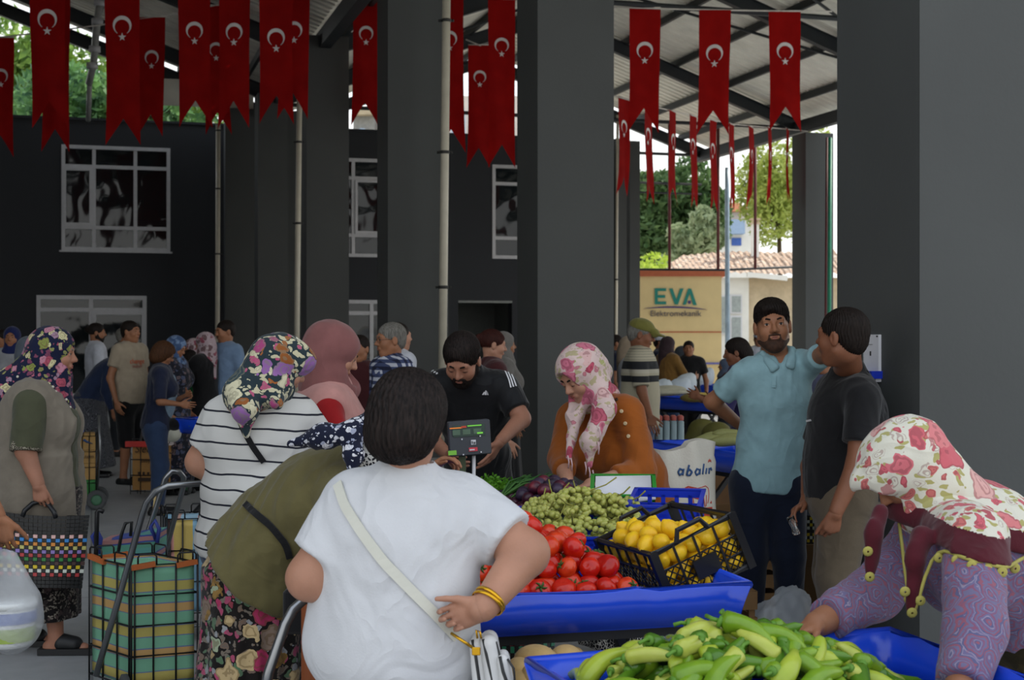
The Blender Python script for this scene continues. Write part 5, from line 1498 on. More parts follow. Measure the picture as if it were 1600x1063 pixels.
hd = [W(150, 1056, 5.92), W(186, 935, 5.86), W(222, 805, 5.8), W(229, 785, 5.79), W(243, 768, 5.78), W(262, 759, 5.78), W(320, 755, 5.84), W(350, 756, 5.9), W(362, 764, 5.93), W(368, 785, 5.96), W(330, 960, 6.1), W(310, 1046, 6.12)]
MB().tube(hd, .0135, 12).build('handle', m_chrome, cartA, True)
ST2 = [(0, hexc('#8fb0c2')), (.2, hexc('#8fb0c2')), (.28, hexc('#c98f86')), (.42, hexc('#c2a95e')), (.72, hexc('#7fa6bc')), (.88, hexc('#b88f80'))]
m_strB = stripes('pastel striped plastic', ST2, .26, 0, .5, .02, (0, 0, R(20)), offset=.3)
Kb = W(262, 812, 7.35)
cartB, CB = wire_cart(Kb, (.22, .06, 0), (-.1, .26, 0), .5, .15, 'wire shopping cart holding a pastel blue and yellow striped bag', m_strB, wheel_side=1)
hb = [W(196, 930, 7.0), W(222, 860, 7.0), W(252, 768, 6.95), W(258, 748, 6.94), W(268, 737, 6.93), W(280, 737, 6.98), W(287, 746, 7.0), W(286, 762, 7.02), W(262, 850, 7.1), W(240, 930, 7.12)]
MB().tube(hb, .0135, 12).build('handle', m_chrome, cartB, True)
MB().tube([W(243, 770, 7.05), W(240, 800, 7.05), W(236, 822, 7.06)], .006, 6).build('cord', plain('tan cord', '#b09a6a', .8), cartB, True)
ST3 = [(0, hexc('#5f9c86')), (.3, hexc('#3d4f94')), (.38, hexc('#a87a76')), (.62, hexc('#3d4f94')), (.7, hexc('#5f9c94'))]
m_strC = stripes('teal pink striped plastic', ST3, .085, 2, .5, .01)
root = empty('folded_bag', W(200, 880, 6.5) * V3(1, 1, 0), 'teal and pink striped bag with blue ties behind the nearest cart', 'bag')
A, B = W(152, 848, 6.55), W(243, 833, 6.75)
Pq = []
for z0_, q in ((0.06, 0), (.60, 1)):
    for (p, o) in ((A, 0), (B, 0), (B, .22), (A, .22)): Pq.append(V3(p[0], p[1] + o, z0_ if q == 0 else p[2]))
MB().hexa(Pq).build('bag_body', m_strC, root)
mt = plain('blue tie', '#2c3a86', .6)
for p in (A, B): MB().tube([p + V3(0, 0, -.03), p + V3(-.02, -.01, .03), p + V3(.0, -.01, .06), p + V3(.02, -.01, .02), p + V3(.01, -.01, -.05)], .010, 7).build('tie', mt, root, True)
MB().tube([W(150, 868, 6.5), W(152, 800, 6.5), W(155, 797, 6.5), W(162, 800, 6.5)], .011, 7).build('hook_rod', m_wire, root, True)
MB().tube([W(184, 868, 6.5), W(190, 835, 6.5), W(196, 818, 6.5), W(206, 816, 6.52), W(204, 838, 6.52)], .008, 7).build('wire_hook', m_wire, root, True)
# carton cart in the middle distance
Kd = W(252, 694, 13.9)
cartD, CD = wire_cart(Kd, (.16, .20, 0), (-.31, .03, 0), .5, .06, 'wire cart carrying a tall brown carton with a red rim', None, wheel_side=1, wheel_r=.08)
m_card = plain('brown carton', '#a87c44', .75, .06)
MB().hexa([CD(s, t, z) for z in (.07, Kd[2] - .02) for s, t in ((.04, .04), (.96, .04), (.96, .96), (.04, .96))]).build('carton', m_card, cartD)
MB().hexa([CD(s, t, z) for z in (Kd[2] - .03, Kd[2] + .025) for s, t in ((-.1, -.05), (.06, -.05), (.06, 1.1), (-.1, 1.1))]).build('red_rim', plain('red plastic rim', '#b8322a', .5), cartD)
MB().hexa([CD(s, t, z) for z in (Kd[2] - .02, Kd[2] + .015) for s, t in ((.0, 0), (1, 0), (1, 1), (0, 1))]).build('lace_liner', plain('pale lace', '#c4b8b4', .8), cartD)
soft('tied_bag', [E(CD(.75, .35, Kd[2] + .09), (.15, .13, .11), None, .05), E(CD(.55, .8, Kd[2] + .17), (.05, .04, .03), None, .05)], .02, plain('grey white bag', '#b5b5a8', .6), cartD, folds(.012, 30, 2))
MB().tube([CD(.5, 1.05, .5), W(224, 665, 13.9), W(229, 635, 13.9), W(234, 629, 13.9), W(270, 628, 14.1), W(276, 634, 14.1), W(277, 680, 14.1), W(272, 715, 14.1)], .012, 8).build('handle', m_chrome, cartD, True)
fd = plain('carton print', '#38271a', .7)
def carton_text(body, s_mid, t_mid, z, size, along, nrm, parent, nm='lettering', shear=0.0):
    x = unit(along); y = ZX; n_ = np.cross(x, y); p = np.asarray(z, float) - V3(*parent.location) + unit(nrm) * .008
    text_obj(body, size, fd, parent, Matrix([[x[i], y[i], n_[i], p[i]] for i in range(3)] + [[0, 0, 0, 1]]), nm, shear)
e1 = -V3(-.31, .03, 0)
carton_text('Sleepy', 0, 0, CD(0, .45, .44), .10, e1, V3(0, -1, 0), cartD, shear=.3); carton_text('baby', 0, 0, CD(0, .5, .345), .05, e1, V3(0, -1, 0), cartD)
carton_text('Sl', 0, 0, CD(.5, 0, .42), .13, V3(.16, .20, 0), V3(.8, -.6, 0), cartD, shear=.3)
for i in range(4): MB().box(CD(-.03, .70 - .15 * i, .235), (.022, .004, .028)).build('print_mark', fd, cartD)
MB().box(CD(-.03, .45, .175), (.17, .004, .035)).build('print_bar', fd, cartD)
# boxes cart behind the older woman
Ke = W(118, 682, 12.9)
cartE, CE = wire_cart(Ke, (.17, .05, 0), (-.06, .26, 0), .5, .10, 'wire cart stacked with tan boxes and a green box', None, wheel_side=2, wheel_r=.09)
m_tan = plain('tan box', '#b08a50', .7, .1)
zz = [.12, .27, .42, .54, Ke[2] + .02]
for i in range(4):
    MB().hexa([CE(s, t, z) for z in (zz[i] + .004, zz[i + 1]) for s, t in ((.04, .04), (.96, .04), (.96, .96), (.04, .96))]).build('green_box' if i == 0 else 'box', plain('green box', '#2f7a38', .6) if i == 0 else m_tan, cartE)
carton_text('nestem', 0, 0, CE(.5, 0, .47), .05, V3(.17, .05, 0), V3(0, -1, 0), cartE)
MB().tube([CE(.4, 0, .64), CE(.55, 0, .62), CE(.85, 0, .60)], [.012, .01, .002], 6).build('bird_print', plain('blue bird', '#33507f', .6), cartE, True)
MB().tube([CE(1, .5, .12), CE(1.15, .5, .5), CE(1.1, .5, .85)], .012, 8).build('handle', m_chrome, cartE, True)
# blue table with produce at the left
root, PL = far_table((276, 12.6), (385, 11.9), .85, 1.0, 'blue tray table with peppers and a tomato at the left')
rg = random.Random(9)
nmz = ['left', 'middle', 'right', 'back', 'top', 'front', 'small', 'yellow', 'slim', 'end']
for i in range(10):
    c = PL(.10 + .05 * i, .5 + .2 * ((i * 7) % 3) / 2, .86 + .02 * (i % 2)); d = V3(math.cos(i), .3 * math.sin(i), .1)
    tag(MB().tube([c + d * (x - .5) * .2 for x in np.linspace(0, 1, 6)], [.008, .026, .028, .024, .018, .004], 8).build('yellow_pepper', m_peps[(1, 3, 0)[i % 3]], None, True, False), '%s yellow green pepper on the left blue table' % nmz[i], 'pepper', 'peppers on the left blue table')
for i, (s, t) in enumerate(((.28, .16), (.34, .22))):
    put(tom_me[i], 'tomato', PL(s, t, .83), (0, 0, 0), 1.6, ('red tomato at the front of the left blue table', 'second red tomato on the left blue table')[i], 'tomato')
for i, (s, t, mt) in enumerate(((.14, .10, m_toms[2]), (.2, .08, m_peps[0]), (.26, .07, m_peps[2]))):
    c = PL(s, t, .79); tag(MB().tube([c + V3(x, 0, 0) for x in np.linspace(-.1, .1, 6)], [.006, .022, .024, .02, .014, .004], 8).build('pepper', mt, None, True, False), ('red pepper at the near rim of the left table', 'green pepper at the near rim of the left table', 'dark pepper at the near rim of the left table')[i], 'pepper')
c = PL(.62, .95, .90); root = empty('weighing_pan', c, 'silver weighing pan standing on the left blue table', 'scale')
MB().box(c + V3(0, 0, -.03), (.36, .3, .06)).build('base', m_black, root)
mb = MB(); mb._add([c + V3(x, y, z) for z, k in ((.02, .75), (.15, 1)) for x, y in ((-.2 * k, -.15), (.2 * k, -.15), (.2 * k, .15), (-.2 * k, .15))], [(0, 1, 2, 3), (0, 4, 5, 1), (1, 5, 6, 2), (2, 6, 7, 3), (3, 7, 4, 0)]); mb.build('pan', m_chrome, root)
c = PL(.28, .95, .87); tag(MB().box(c, (.5, .2, .03)).build('board', m_grey, None, False, False), 'pale board lying at the back of the left blue table', 'board')
tag(MB().box(PL(.34, .88, .90), (.14, .06, .02)).build('phone_case', m_black, None, False, False), 'black phone lying on the pale board', 'phone')
tag(soft('plastic_bag', [E(PL(.10, 1.05, .98), (.09, .09, .12), None, .05)], .02, film('greenish bag', (.7, .8, .6), .75), None, folds(.01, 30, 1)), 'greenish plastic bag at the back of the left table', 'bag')
c = W(119, 668, 13.6); tag(soft('blue_bag', [E(V3(c[0], c[1], .42), (.11, .1, .34), None, .05), C(V3(c[0], c[1], .10), V3(c[0], c[1], .4), .1, .1, .05)], .02, plain('blue bag plastic', '#1f3fb0', .4), None, folds(.01, 25, 2)), 'blue plastic bag beside the older woman walking', 'bag')
# trolley with a brown bag in front of the bending woman
rootT = empty('hand_trolley', W(470, 1063, 4.15) * V3(1, 1, 0), 'steel trolley with an orange brown bag beside the floral skirt', 'cart')
MB().tube([W(405, 1120, 3.95), W(420, 1050, 3.95), W(446, 975, 3.97), W(458, 953, 3.98), W(474, 938, 4.0), W(500, 930, 4.04), W(560, 934, 4.12), W(575, 950, 4.14), W(560, 1063, 4.14)], .0145, 12).build('handle', m_chrome, rootT, True)
for dx in (0, .28): MB().tube([W(405, 1120, 3.95) + V3(dx, 0, 0), V3(*(W(400, 1063, 4.0) + V3(dx, 0, 0))[:2], .10)], .0145, 10).build('rail', m_chrome, rootT, True)
_c = W(486, 1063, 4.3)
MB().rbox(V3(_c[0] + .08, _c[1] + .06, .46), (.22, .18, .70), .03).build('brown_bag', plain('orange brown bag', '#7a3d16', .7, .1), rootT)
MB().rbox(V3(_c[0] + .08, _c[1] + .0, .08), (.30, .26, .04), .03).build('base_plate', m_leg, rootT)
for dx in (-.08, .24): MB().lathe([(.001, -.015), (.08, -.015), (.08, .015), (.001, .015)], V3(_c[0] + dx, _c[1] + .05, .08), 18, Z=(1, 0, 0)).build('wheel', plain('grey rubber', '#4d4f50'), rootT, True)
# ------------------------------------------------------------------ people
from mathutils.bvhtree import BVHTree
def skin_mat(name, c):
    t = NT(name); t.set(rough=.5, spec=.35, sss=.06); v = t.coords(); c = hexc(c)
    n = t.noise(v, 11, 4).outputs[0]
    t.color(t.ramp(n, [(.3, tuple(x * .88 for x in c)), (.7, tuple(min(1, x * 1.08) for x in c))], 'LINEAR'))
    t.bump(t.noise(v, 160, 3).outputs[0], .12, .004)
    return t.mat
SKIN = {'fair': skin_mat('fair skin', '#ab7d66'), 'tan': skin_mat('tan skin', '#96664a'), 'warm': skin_mat('warm skin', '#a0705a'), 'brown': skin_mat('brown skin', '#7d5039')}
def hair_mat(name, c, c2=None):
    t = NT(name); t.set(rough=.6, spec=.18); v = t.coords((60, 60, 7)); c = hexc(c); c2 = hexc(c2) if c2 else tuple(x * 2.2 for x in c)
    n = t.noise(v, 2.2, 3).outputs[0]
    t.color(t.ramp(n, [(.35, c), (.75, c2)], 'LINEAR')); t.bump(n, .5, .01); return t.mat
H_BLACK, H_DARK, H_BROWN, H_GREY, H_RED = hair_mat('black hair', '#100c0b', '#2c2320'), hair_mat('dark brown hair', '#16100d'), hair_mat('brown hair', '#3a2415'), hair_mat('grey hair', '#5d5a55', '#8a8780'), hair_mat('reddish hair', '#2c120e')
m_eye = plain('eye white', '#cfc8c0', .25, .02); m_iris = plain('dark iris', '#1c100a', .15, .02)
m_lip = plain('lips', '#96554a', .45, .05); m_lipm = plain('pale lips', '#8f5a4b', .5, .05)
RES = {'near': (.009, .0036, .0036, .0072), 'mid': (.011, .0038, .005, .0085), 'far': (.016, .0075, .008, .013), 'tiny': (.026, .016, .014, .024)}
class Person:
    def __init__(s, label, px, D, yaw, h, res='mid', skin='tan', w=None, dep=None, lean=0.0, lean2=None, head=(0, 0, 0), ov=None, hs=1.0,
                 female=False, belly=0.0, arm=None, stance=.058, stride=0.0, armr=None, group=None, twist=0.0, pole=None, eyes='open'):
        s.eyes = eyes; s.res, s.h, s.skin = RES[res], h, SKIN[skin]; s.female = female; s.resname = res
        yaw = R(yaw); s.f = V3(math.sin(yaw), math.cos(yaw), 0); s.r = V3(math.cos(yaw), -math.sin(yaw), 0)
        b = W(px, HY, D); b[2] = 0; s.base = b
        L1, L2 = R(lean), R(lean if lean2 is None else lean2)
        def up(a): return ZX * math.cos(a) + s.f * math.sin(a)
        J = s.J = {}
        J['hip'] = b + ZX * .525 * h - s.f * .10 * h * math.sin(L1)
        J['waist'] = J['hip'] + up(L1) * .105 * h; J['chest'] = J['waist'] + up((L1 + L2) / 2) * .115 * h
        J['shc'] = J['chest'] + up(L2) * .075 * h; J['neck'] = J['shc'] + up(L2) * .03 * h
        J['head'] = J['neck'] + unit(up(L2) + ZX * .6) * .088 * h + s.f * .012
        ov = ov or {}
        for k in ov: J[k] = W(*ov[k])
        y2 = yaw + R(twist); rt = V3(math.cos(y2), -math.sin(y2), 0)
        J.setdefault('shR', J['shc'] + rt * .105 * h); J.setdefault('shL', J['shc'] - rt * .105 * h)
        s.up1 = unit(J['chest'] - J['hip']); s.up2 = unit(J['neck'] - J['chest'])
        s.rs = unit(J['shR'] - J['shL'])
        arm = arm or {}
        for sd, sg in (('R', 1), ('L', -1)):
            sh = J['sh' + sd]; a = arm.get(sd, {})
            wr = J.get('wr' + sd)
            if wr is None and 'wr' in a:      # local: right, forward, up from the shoulder
                q = a['wr']; wr = sh + s.r * q[0] * sg + s.f * q[1] + ZX * q[2]
            if wr is None: wr = sh + s.r * sg * .05 * h + s.f * .035 * h - ZX * .305 * h
            el = J.get('el' + sd)
            if el is None:
                l1, l2 = .172 * h, .150 * h; d = wr - sh; L = min(np.linalg.norm(d), (l1 + l2) * .998); wr = sh + unit(d) * L
                x = (l1 * l1 - l2 * l2 + L * L) / (2 * L); hgt = math.sqrt(max(0, l1 * l1 - x * x))
                pl = a.get('pole', (.5, -.8, -.3)); pv = s.r * pl[0] * sg + s.f * pl[1] + ZX * pl[2]; dd = unit(d)
                pv = unit(pv - dd * (pv @ dd)); el = sh + dd * x + pv * hgt
            J['el' + sd], J['wr' + sd] = el, wr
            s.__dict__['hand' + sd] = a
        for sd, sg in (('R', 1), ('L', -1)):
            hp = J['hip'] + s.r * sg * .052 * h - ZX * .01 * h; J['th' + sd] = hp
            an = J.get('an' + sd)
            if an is None: an = V3(b[0], b[1], .045 * h) + s.r * sg * stance * h + s.f * stride * sg * h
            J['an' + sd] = an
            if 'kn' + sd not in J:
                l = .245 * h; d = an - hp; L = min(np.linalg.norm(d), 2 * l * .999); hgt = min(.022 * h, math.sqrt(max(0, l * l - L * L / 4))); dd = unit(d); pv = unit(s.f - dd * (s.f @ dd))
                J['kn' + sd] = hp + d / 2 + pv * hgt
        gw = h / 1.7
        s.w = w or ((.165 * gw, .145 * gw, .165 * gw) if not female else (.175 * gw, .145 * gw, .15 * gw))
        s.dep = dep or tuple(x * .70 for x in s.w)
        s.belly = belly; s.ar = armr or ((.049 * gw, .039 * gw, .026 * gw) if not female else (.046 * gw, .036 * gw, .024 * gw))
        hy, hp_, hr_ = yaw + R(head[0]), R(head[1]), R(head[2])
        s.hf = V3(math.cos(hp_) * math.sin(hy), math.cos(hp_) * math.cos(hy), -math.sin(hp_))
        hu = V3(math.sin(hp_) * math.sin(hy), math.sin(hp_) * math.cos(hy), math.cos(hp_)); hr = np.cross(s.hf, hu)
        s.hu = hu * math.cos(hr_) + hr * math.sin(hr_); s.hr = np.cross(s.hf, s.hu)
        s.HM = rot_to(s.hr, s.hf, s.hu); s.hs = h / 1.7 * .995 * hs
        s.root = empty('person', b, label, 'person', group)
        s.parts = {}
    # frames and local points
    def H(s, x, y, z): return s.J['head'] + (s.hr * x + s.hf * y + s.hu * z) * s.hs
    def HE(s, c, r, k=.02): return E(s.H(*c), np.array(r) * s.hs, s.HM, k * s.hs)
    def HC(s, a, b, ra, rb=None, k=.02): return C(s.H(*a), s.H(*b), ra * s.hs, (rb if rb is not None else ra) * s.hs, k * s.hs)
    def T(s, x, y, z):
        """torso point: right, forward, along the spine from the shoulder centre, metres"""
        ff = unit(np.cross(s.up2, s.rs)); return s.J['shc'] + s.rs * x + ff * y + s.up2 * z
    def frame(s, up, rt):
        z = unit(up); x = unit(rt - z * (rt @ z)); y = np.cross(z, x); return rot_to(x, y, z)
    def torso(s, o=0.0, k=.06, hipz=0.0):
        J, h = s.J, s.h; M0 = s.frame(s.up1, s.r); M2 = s.frame(s.up2, s.rs); f0 = M0[:, 1]; f2 = M2[:, 1]
        P = [E(J['hip'] - M0[:, 2] * hipz, (s.w[0] + o, s.dep[0] + o, .105 * h + o), M0, k), E(J['waist'], (s.w[1] + o, s.dep[1] + o, .10 * h + o), M0, k), E(J['chest'], (s.w[2] + o, s.dep[2] + o, .115 * h + o), M2, k)]
        mR, mL = J['shc'] + (J['shR'] - J['shc']) * .72, J['shc'] + (J['shL'] - J['shc']) * .72
        P.append(C(mL, mR, .044 * h + o, .044 * h + o, k)); P.append(C(J['shc'] - M2[:, 2] * .02, J['neck'], .052 * h + o, .036 * h + o, .05))
        if s.female:
            for sg in (1, -1): P.append(E(J['chest'] + f2 * (s.dep[2] * .72) + s.rs * sg * s.w[2] * .46 - M2[:, 2] * .01, (.066 * h / 1.7 * 1.5 + o * .6,) * 3, M2, .06))
        if s.belly: P.append(E(J['waist'] + f0 * s.dep[1] * .45 - M0[:, 2] * .03, (s.w[1] * .85 + o, s.dep[1] * .72 + s.belly + o, .10 * h + o), M0, .07))
        return P
    def arm(s, sd, o=0.0, to=2.0, flat=False, k=.03):
        J = s.J; a, b, c = s.ar; sh, el, wr = J['sh' + sd], J['el' + sd], J['wr' + sd]
        if to <= 1.0:
            p = sh + (el - sh) * to; return [CF(sh, p, a + o, a + (b - a) * to + o * 1.25, k, (0, 1))] if flat else [C(sh, p, a + o, a + (b - a) * to + o, k)]
        t = to - 1; p = el + (wr - el) * t
        e = (CF if flat else C); last = CF(el, p, b + o, b + (c - b) * t + o, k * .7, (0, 1)) if flat else C(el, p, b * 1.03 + o, b + (c - b) * t + o, k * .7)
        return [C(sh, el, a + o, b + o, k), last]
    def leg(s, sd, o=0.0):
        J, h = s.J, s.h; return [C(J['th' + sd], J['kn' + sd], .052 * h + o, .034 * h + o, .03), C(J['kn' + sd], J['an' + sd], .036 * h + o, .022 * h + o, .02)]
    def foot(s, sd, o=0.0, dz=0.0):
        J, h = s.J, s.h; a = J['an' + sd]; z = .022 * h; f = s.f
        return [C(V3(a[0], a[1], z) - f * .02 * h, V3(a[0], a[1], z * .8) + f * .085 * h, .021 * h + o, .016 * h + o, .01), C(a, V3(a[0], a[1], z), .022 * h + o, .02 * h + o, .02)]
    def head_prims(s, neck=True):
        e, c = s.HE, s.HC; fem = s.female
        P = [e((0, -.014, .028), (.0745, .094, .084), .02), e((0, .028, -.03), (.058, .060, .076), .03), c((0, .052, -.088), (0, .044, -.085), .0235 if fem else .027, None, .03)]
        for sg in (1, -1):
            P += [c((sg * .050, .0, -.055), (sg * .016, .050, -.088), .020, .018, .03), e((sg * .036, .056, -.026), (.026, .024, .026), .025)]
        P += [c((-.036, .074, .026), (.036, .074, .026), .012, None, .02), c((0, .080, .018), (0, .104, -.020), .0075, .0115, .012), c((-.011, .092, -.025), (.011, .092, -.025), .0085, None, .008)]
        for sg in (1, -1):
            P += [SUB(e((sg * .031, .096, .007), (.018, .014, .010), .012)), e((sg * .031, .0745, .006), (.0150, .0135, .0125), .006)] + ([SUB(e((sg * .031, .0885, .0055), (.0125, .008, .0046), .002))] if s.eyes == 'open' and s.resname in ('near', 'mid') else [])
            P += [e((sg * .077, -.006, -.006), (.010, .019, .031), .008), SUB(e((sg * .088, .001, -.004), (.006, .009, .016), .005))]
        P += [c((-.017, .084, -.053), (.017, .084, -.053), .0085, None, .012), SUB(c((-.019, .099, -.0525), (.019, .099, -.0525), .0022, None, .004))]
        if neck: P.append(C(s.H(0, -.022, -.055), s.J['neck'], .052 * s.hs * (.9 if fem else 1.05), .056 * s.hs * (.9 if fem else 1.1), .03))
        return P
    def hand_prims(s, sd):
        J, g = s.J, s.h / 1.7; a = s.__dict__['hand' + sd]; wr, el = J['wr' + sd], J['el' + sd]
        d = unit(a['d']) if 'd' in a else unit(wr - el); sg = 1 if sd == 'R' else -1
        n = a.get('n'); n = V3(*n) if n is not None else -s.r * sg
        n = unit(n - d * (n @ d)); t = np.cross(d, n) * sg; cu = a.get('curl', .38); sp = a.get('spread', .06)
        g *= a.get('size', 1.0) * (.93 if s.female else 1.0)
        P = [C(wr - unit(wr - el) * .035 * g, wr + d * .012 * g, s.ar[2] * .97, s.ar[2] * .92, .012), E(wr + d * .052 * g, (.038 * g, .046 * g, .014 * g), rot_to(t, d, n), .012)]
        for i, (off, L, r) in enumerate(((.030, .074, .0085), (.010, .083, .0088), (-.010, .077, .0085), (-.029, .060, .0076))):
            p = wr + d * (.088 - .006 * abs(i - 1)) * g + t * off * g; P.append(C(wr + d * .03 * g + t * off * .7 * g, p, .0125 * g, .0105 * g, .008))
            ang = cu * (.7 + .12 * i); dv = unit(d + t * sp * (1.5 - i)); q = p
            for j, fr in enumerate((.46, .30, .24)):
                ang2 = ang * (1 if j == 0 else (1.9 if j == 1 else 2.6)); dr = dv * math.cos(ang2) + n * math.sin(ang2); q2 = q + dr * L * fr * g
                P.append(C(q, q2, (r - .0006 * j) * g, (r - .0006 * (j + 1)) * g, .003)); q = q2
        th = a.get('thumb', .75); p = wr + d * .022 * g + t * .022 * g; dr = unit(d * math.cos(th) + t * math.sin(th) + n * .25); q = p + dr * .045 * g
        P.append(C(p, q, .014 * g, .0108 * g, .012)); dr2 = unit(dr + d * .35 + n * .2); P.append(C(q, q + dr2 * .034 * g, .0105 * g, .0082 * g, .004)); P.append(C(q + dr2 * .034 * g, q + dr2 * .034 * g + unit(dr2 + d * .3) * .024 * g, .0088 * g, .0068 * g, .003))
        return P
    def body(s, legs=True, bare=False):
        hb, hh, hd, _ = s.res; P = s.torso() + s.arm('R') + s.arm('L')
        P += [C(s.J['neck'], s.H(0, -.022, -.06), .052 * s.hs, .047 * s.hs, .03)]
        if legs:
            for sd in 'RL': P += s.leg(sd) + s.foot(sd)
        V, Q = surf(P, hb); V = smooth_pts(V, Q, 2)
        V2, Q2 = surf(s.head_prims(), hh * min(1, s.hs)); V2 = smooth_pts(V2, Q2, 1)
        vs, qs, n = [V, V2], [Q, Q2 + len(V)], len(V) + len(V2)
        for sd in 'RL':
            V3_, Q3 = surf(s.hand_prims(sd), hd); V3_ = smooth_pts(V3_, Q3, 1, .35); vs.append(V3_); qs.append(Q3 + n); n += len(V3_)
        mesh_obj('body', np.concatenate(vs), np.concatenate(qs), s.skin, s.root, True, None, True)
        return s
    def face(s, brows=None, lips=True, browm=None):
        for sg in (1, -1):
            if s.eyes == 'open':
                o = s.H(sg * .031, .0748, .0058); mb = MB().ell(o, np.array((.0115, .0115, .0100)) * s.hs, 14, 10, 0, s.HM)
                mb.ell(o + s.hf * .0050 * s.hs, np.array((.0074, .0078, .0074)) * s.hs, 10, 6, 1, s.HM); mb.build('eye', [m_eye, m_iris], s.root, True)
            MB().tube([s.H(sg * .019, .0835, .008 if s.eyes == 'open' else .001), s.H(sg * .031, .0885, .0115 if s.eyes == 'open' else .000), s.H(sg * .043, .082, .008 if s.eyes == 'open' else .001)], [.0008, .0016 * s.hs, .0008], 6).build('eyelashes', m_iris, s.root, True)
            if brows is not None:
                MB().tube([s.H(sg * .014, .088, .026), s.H(sg * .030, .0875, .031), s.H(sg * .048, .072, .026)], [.0038 * s.hs, .0046 * s.hs, .0022 * s.hs], 7).build('eyebrow', brows, s.root, True)
        if lips:
            mb = MB().tube([s.H(-.022, .081, -.0525), s.H(-.009, .0915, -.0495), s.H(0, .0925, -.0505), s.H(.009, .0915, -.0495), s.H(.022, .081, -.0525)], [.001, .0042 * s.hs, .0042 * s.hs, .0042 * s.hs, .001], 7)
            mb.tube([s.H(-.021, .081, -.0535), s.H(-.008, .0905, -.0585), s.H(.008, .0905, -.0585), s.H(.021, .081, -.0535)], [.001, .0052 * s.hs, .0052 * s.hs, .001], 7); mb.build('lips', m_lip if s.female else m_lipm, s.root, True)
        return s
    def piece(s, name, P, mat, hq=None, disp=None, sm=1):
        V, Q = surf(P, hq or s.res[3]); V = smooth_pts(V, Q, sm) if sm else V
        if disp is not None: V = disp(V, normals(V, Q))
        o = mesh_obj(name, V, Q, mat, s.root, True, None, True); s.parts[name] = (V, Q); return o
    def hair(s, mat, kind='short', extra=()):
        e, c = s.HE, s.HC
        if kind == 'short':
            P = [e((0, -.018, .036), (.0815, .1, .086), .02), e((0, -.055, -.02), (.064, .05, .055), .03), SUB(e((0, .118, -.028), (.080, .078, .094), .012)), SUB(e((.09, .02, -.045), (.025, .05, .055), .01)), SUB(e((-.09, .02, -.045), (.025, .05, .055), .01))]
        elif kind == 'fringe':
            P = [e((0, -.016, .036), (.0785, .099, .086), .02), e((0, -.055, -.02), (.064, .05, .058), .03), e((.004, .012, .075), (.066, .075, .050), .03), c((-.046, .050, .072), (.030, .074, .078), .014, .017, .02), SUB(e((0, .124, -.020), (.068, .074, .096), .010)), SUB(e((.09, .02, -.050), (.025, .05, .055), .01)), SUB(e((-.09, .02, -.050), (.025, .05, .055), .01))]
        elif kind == 'bob':
            P = [e((0, -.012, .030), (.097, .112, .100), .02), e((0, -.035, -.035), (.098, .088, .085), .05), e((0, -.045, -.075), (.084, .066, .055), .04), SUB(e((0, .120, -.035), (.066, .080, .105), .012))]
        elif kind == 'long':
            P = [e((0, -.016, .034), (.086, .105, .092), .02), e((0, -.065, -.03), (.078, .05, .08), .04), c((0, -.085, -.03), (0, -.11, -.20), .055, .03, .04), SUB(e((0, .118, -.03), (.070, .078, .10), .012))]
        elif kind == 'tied':
            P = [e((0, -.016, .034), (.082, .101, .088), .02), e((0, -.115, .03), (.036, .036, .036), .02), SUB(e((0, .118, -.028), (.078, .078, .096), .012)), SUB(e((.09, .02, -.045), (.025, .05, .055), .01)), SUB(e((-.09, .02, -.045), (.025, .05, .055), .01))]
        def strands(V, N):
            q = (V - s.J['head']) @ s.HM; th = np.arctan2(q[:, 0], -q[:, 1]); return V + N * (.0016 * np.sin(th * 46 + 2 * np.sin(q[:, 2] * 60)) + .0012 * np.sin(th * 95))[:, None] * s.hs
        return s.piece('hair', list(P) + list(extra), mat, s.res[1] * .9, strands if s.resname in ('near', 'mid') else None)
    def beard(s, mat, full=True, low=0.0, o=.0024, wide=.066):
        c, e = s.HC, s.HE
        P = [e((0, .028, -.03), (.058 + o, .060 + o, .076 + o), .03), c((0, .052, -.088), (0, .044, -.085), .027 + o, None, .03), c((-.017, .084, -.053), (.017, .084, -.053), .0088 + o, None, .012)]
        for sg in (1, -1): P += [c((sg * .050, .0, -.055), (sg * .016, .050, -.088), .020 + o, .018 + o, .03), c((sg * .066, .0, .0), (sg * .058, .004, -.05), .010, .016, .02)] if full else [c((sg * .050, .0, -.062), (sg * .016, .050, -.089), .019 + o, .018 + o, .03)]
        P += [SUB(e((0, .088, .022), (wide, .072 + (wide - .066) * 2, .0615 + low), .008)), SUB(e((0, .105, -.0545), (.0185, .03, .0085), .006)), CUT(s.H(0, 0, .012), s.hu), SUB(e((0, -.055, -.06), (.08, .05, .09), .01))]
        P += [c((-.024, .086, -.0425), (0, .0975, -.0388), .0042, .0048, .006), c((.024, .086, -.0425), (0, .0975, -.0388), .0042, .0048, .006)]
        s.piece('beard', P, mat, min(.0036, s.res[1])); return s
    def top(s, name, mat, sleeve=.6, o=.012, hem=.0, neck=.056, fold=.004, k=.06, flare=.006, extra=(), post=(), ff=26, hipz=0.0, deepneck=0.0, fdir=None):
        J, h = s.J, s.h; P = s.torso(o, k, hipz); M0 = s.frame(s.up1, s.r)
        P[0] = E(P[0][1], P[0][2] + flare, P[0][3], k); P += list(extra)
        P.append(CUT(J['hip'] + s.up1 * hem * h, -s.up1))
        if sleeve > 0:
            for sd in 'RL': P += s.arm(sd, o * 1.15, sleeve, True)
        P.append(SUB(E(J['neck'] + s.up2 * .022 * h + unit(np.cross(s.up2, s.rs)) * .012, (neck * h / 1.7 * 1.12, neck * h / 1.7 * 1.12, .042 * h), s.frame(s.up2, s.rs), .01)))
        if deepneck: P.append(SUB(C(J['neck'], s.T(0, s.dep[2] * 1.1, -deepneck), .02, .008, .01)))
        P += list(post)
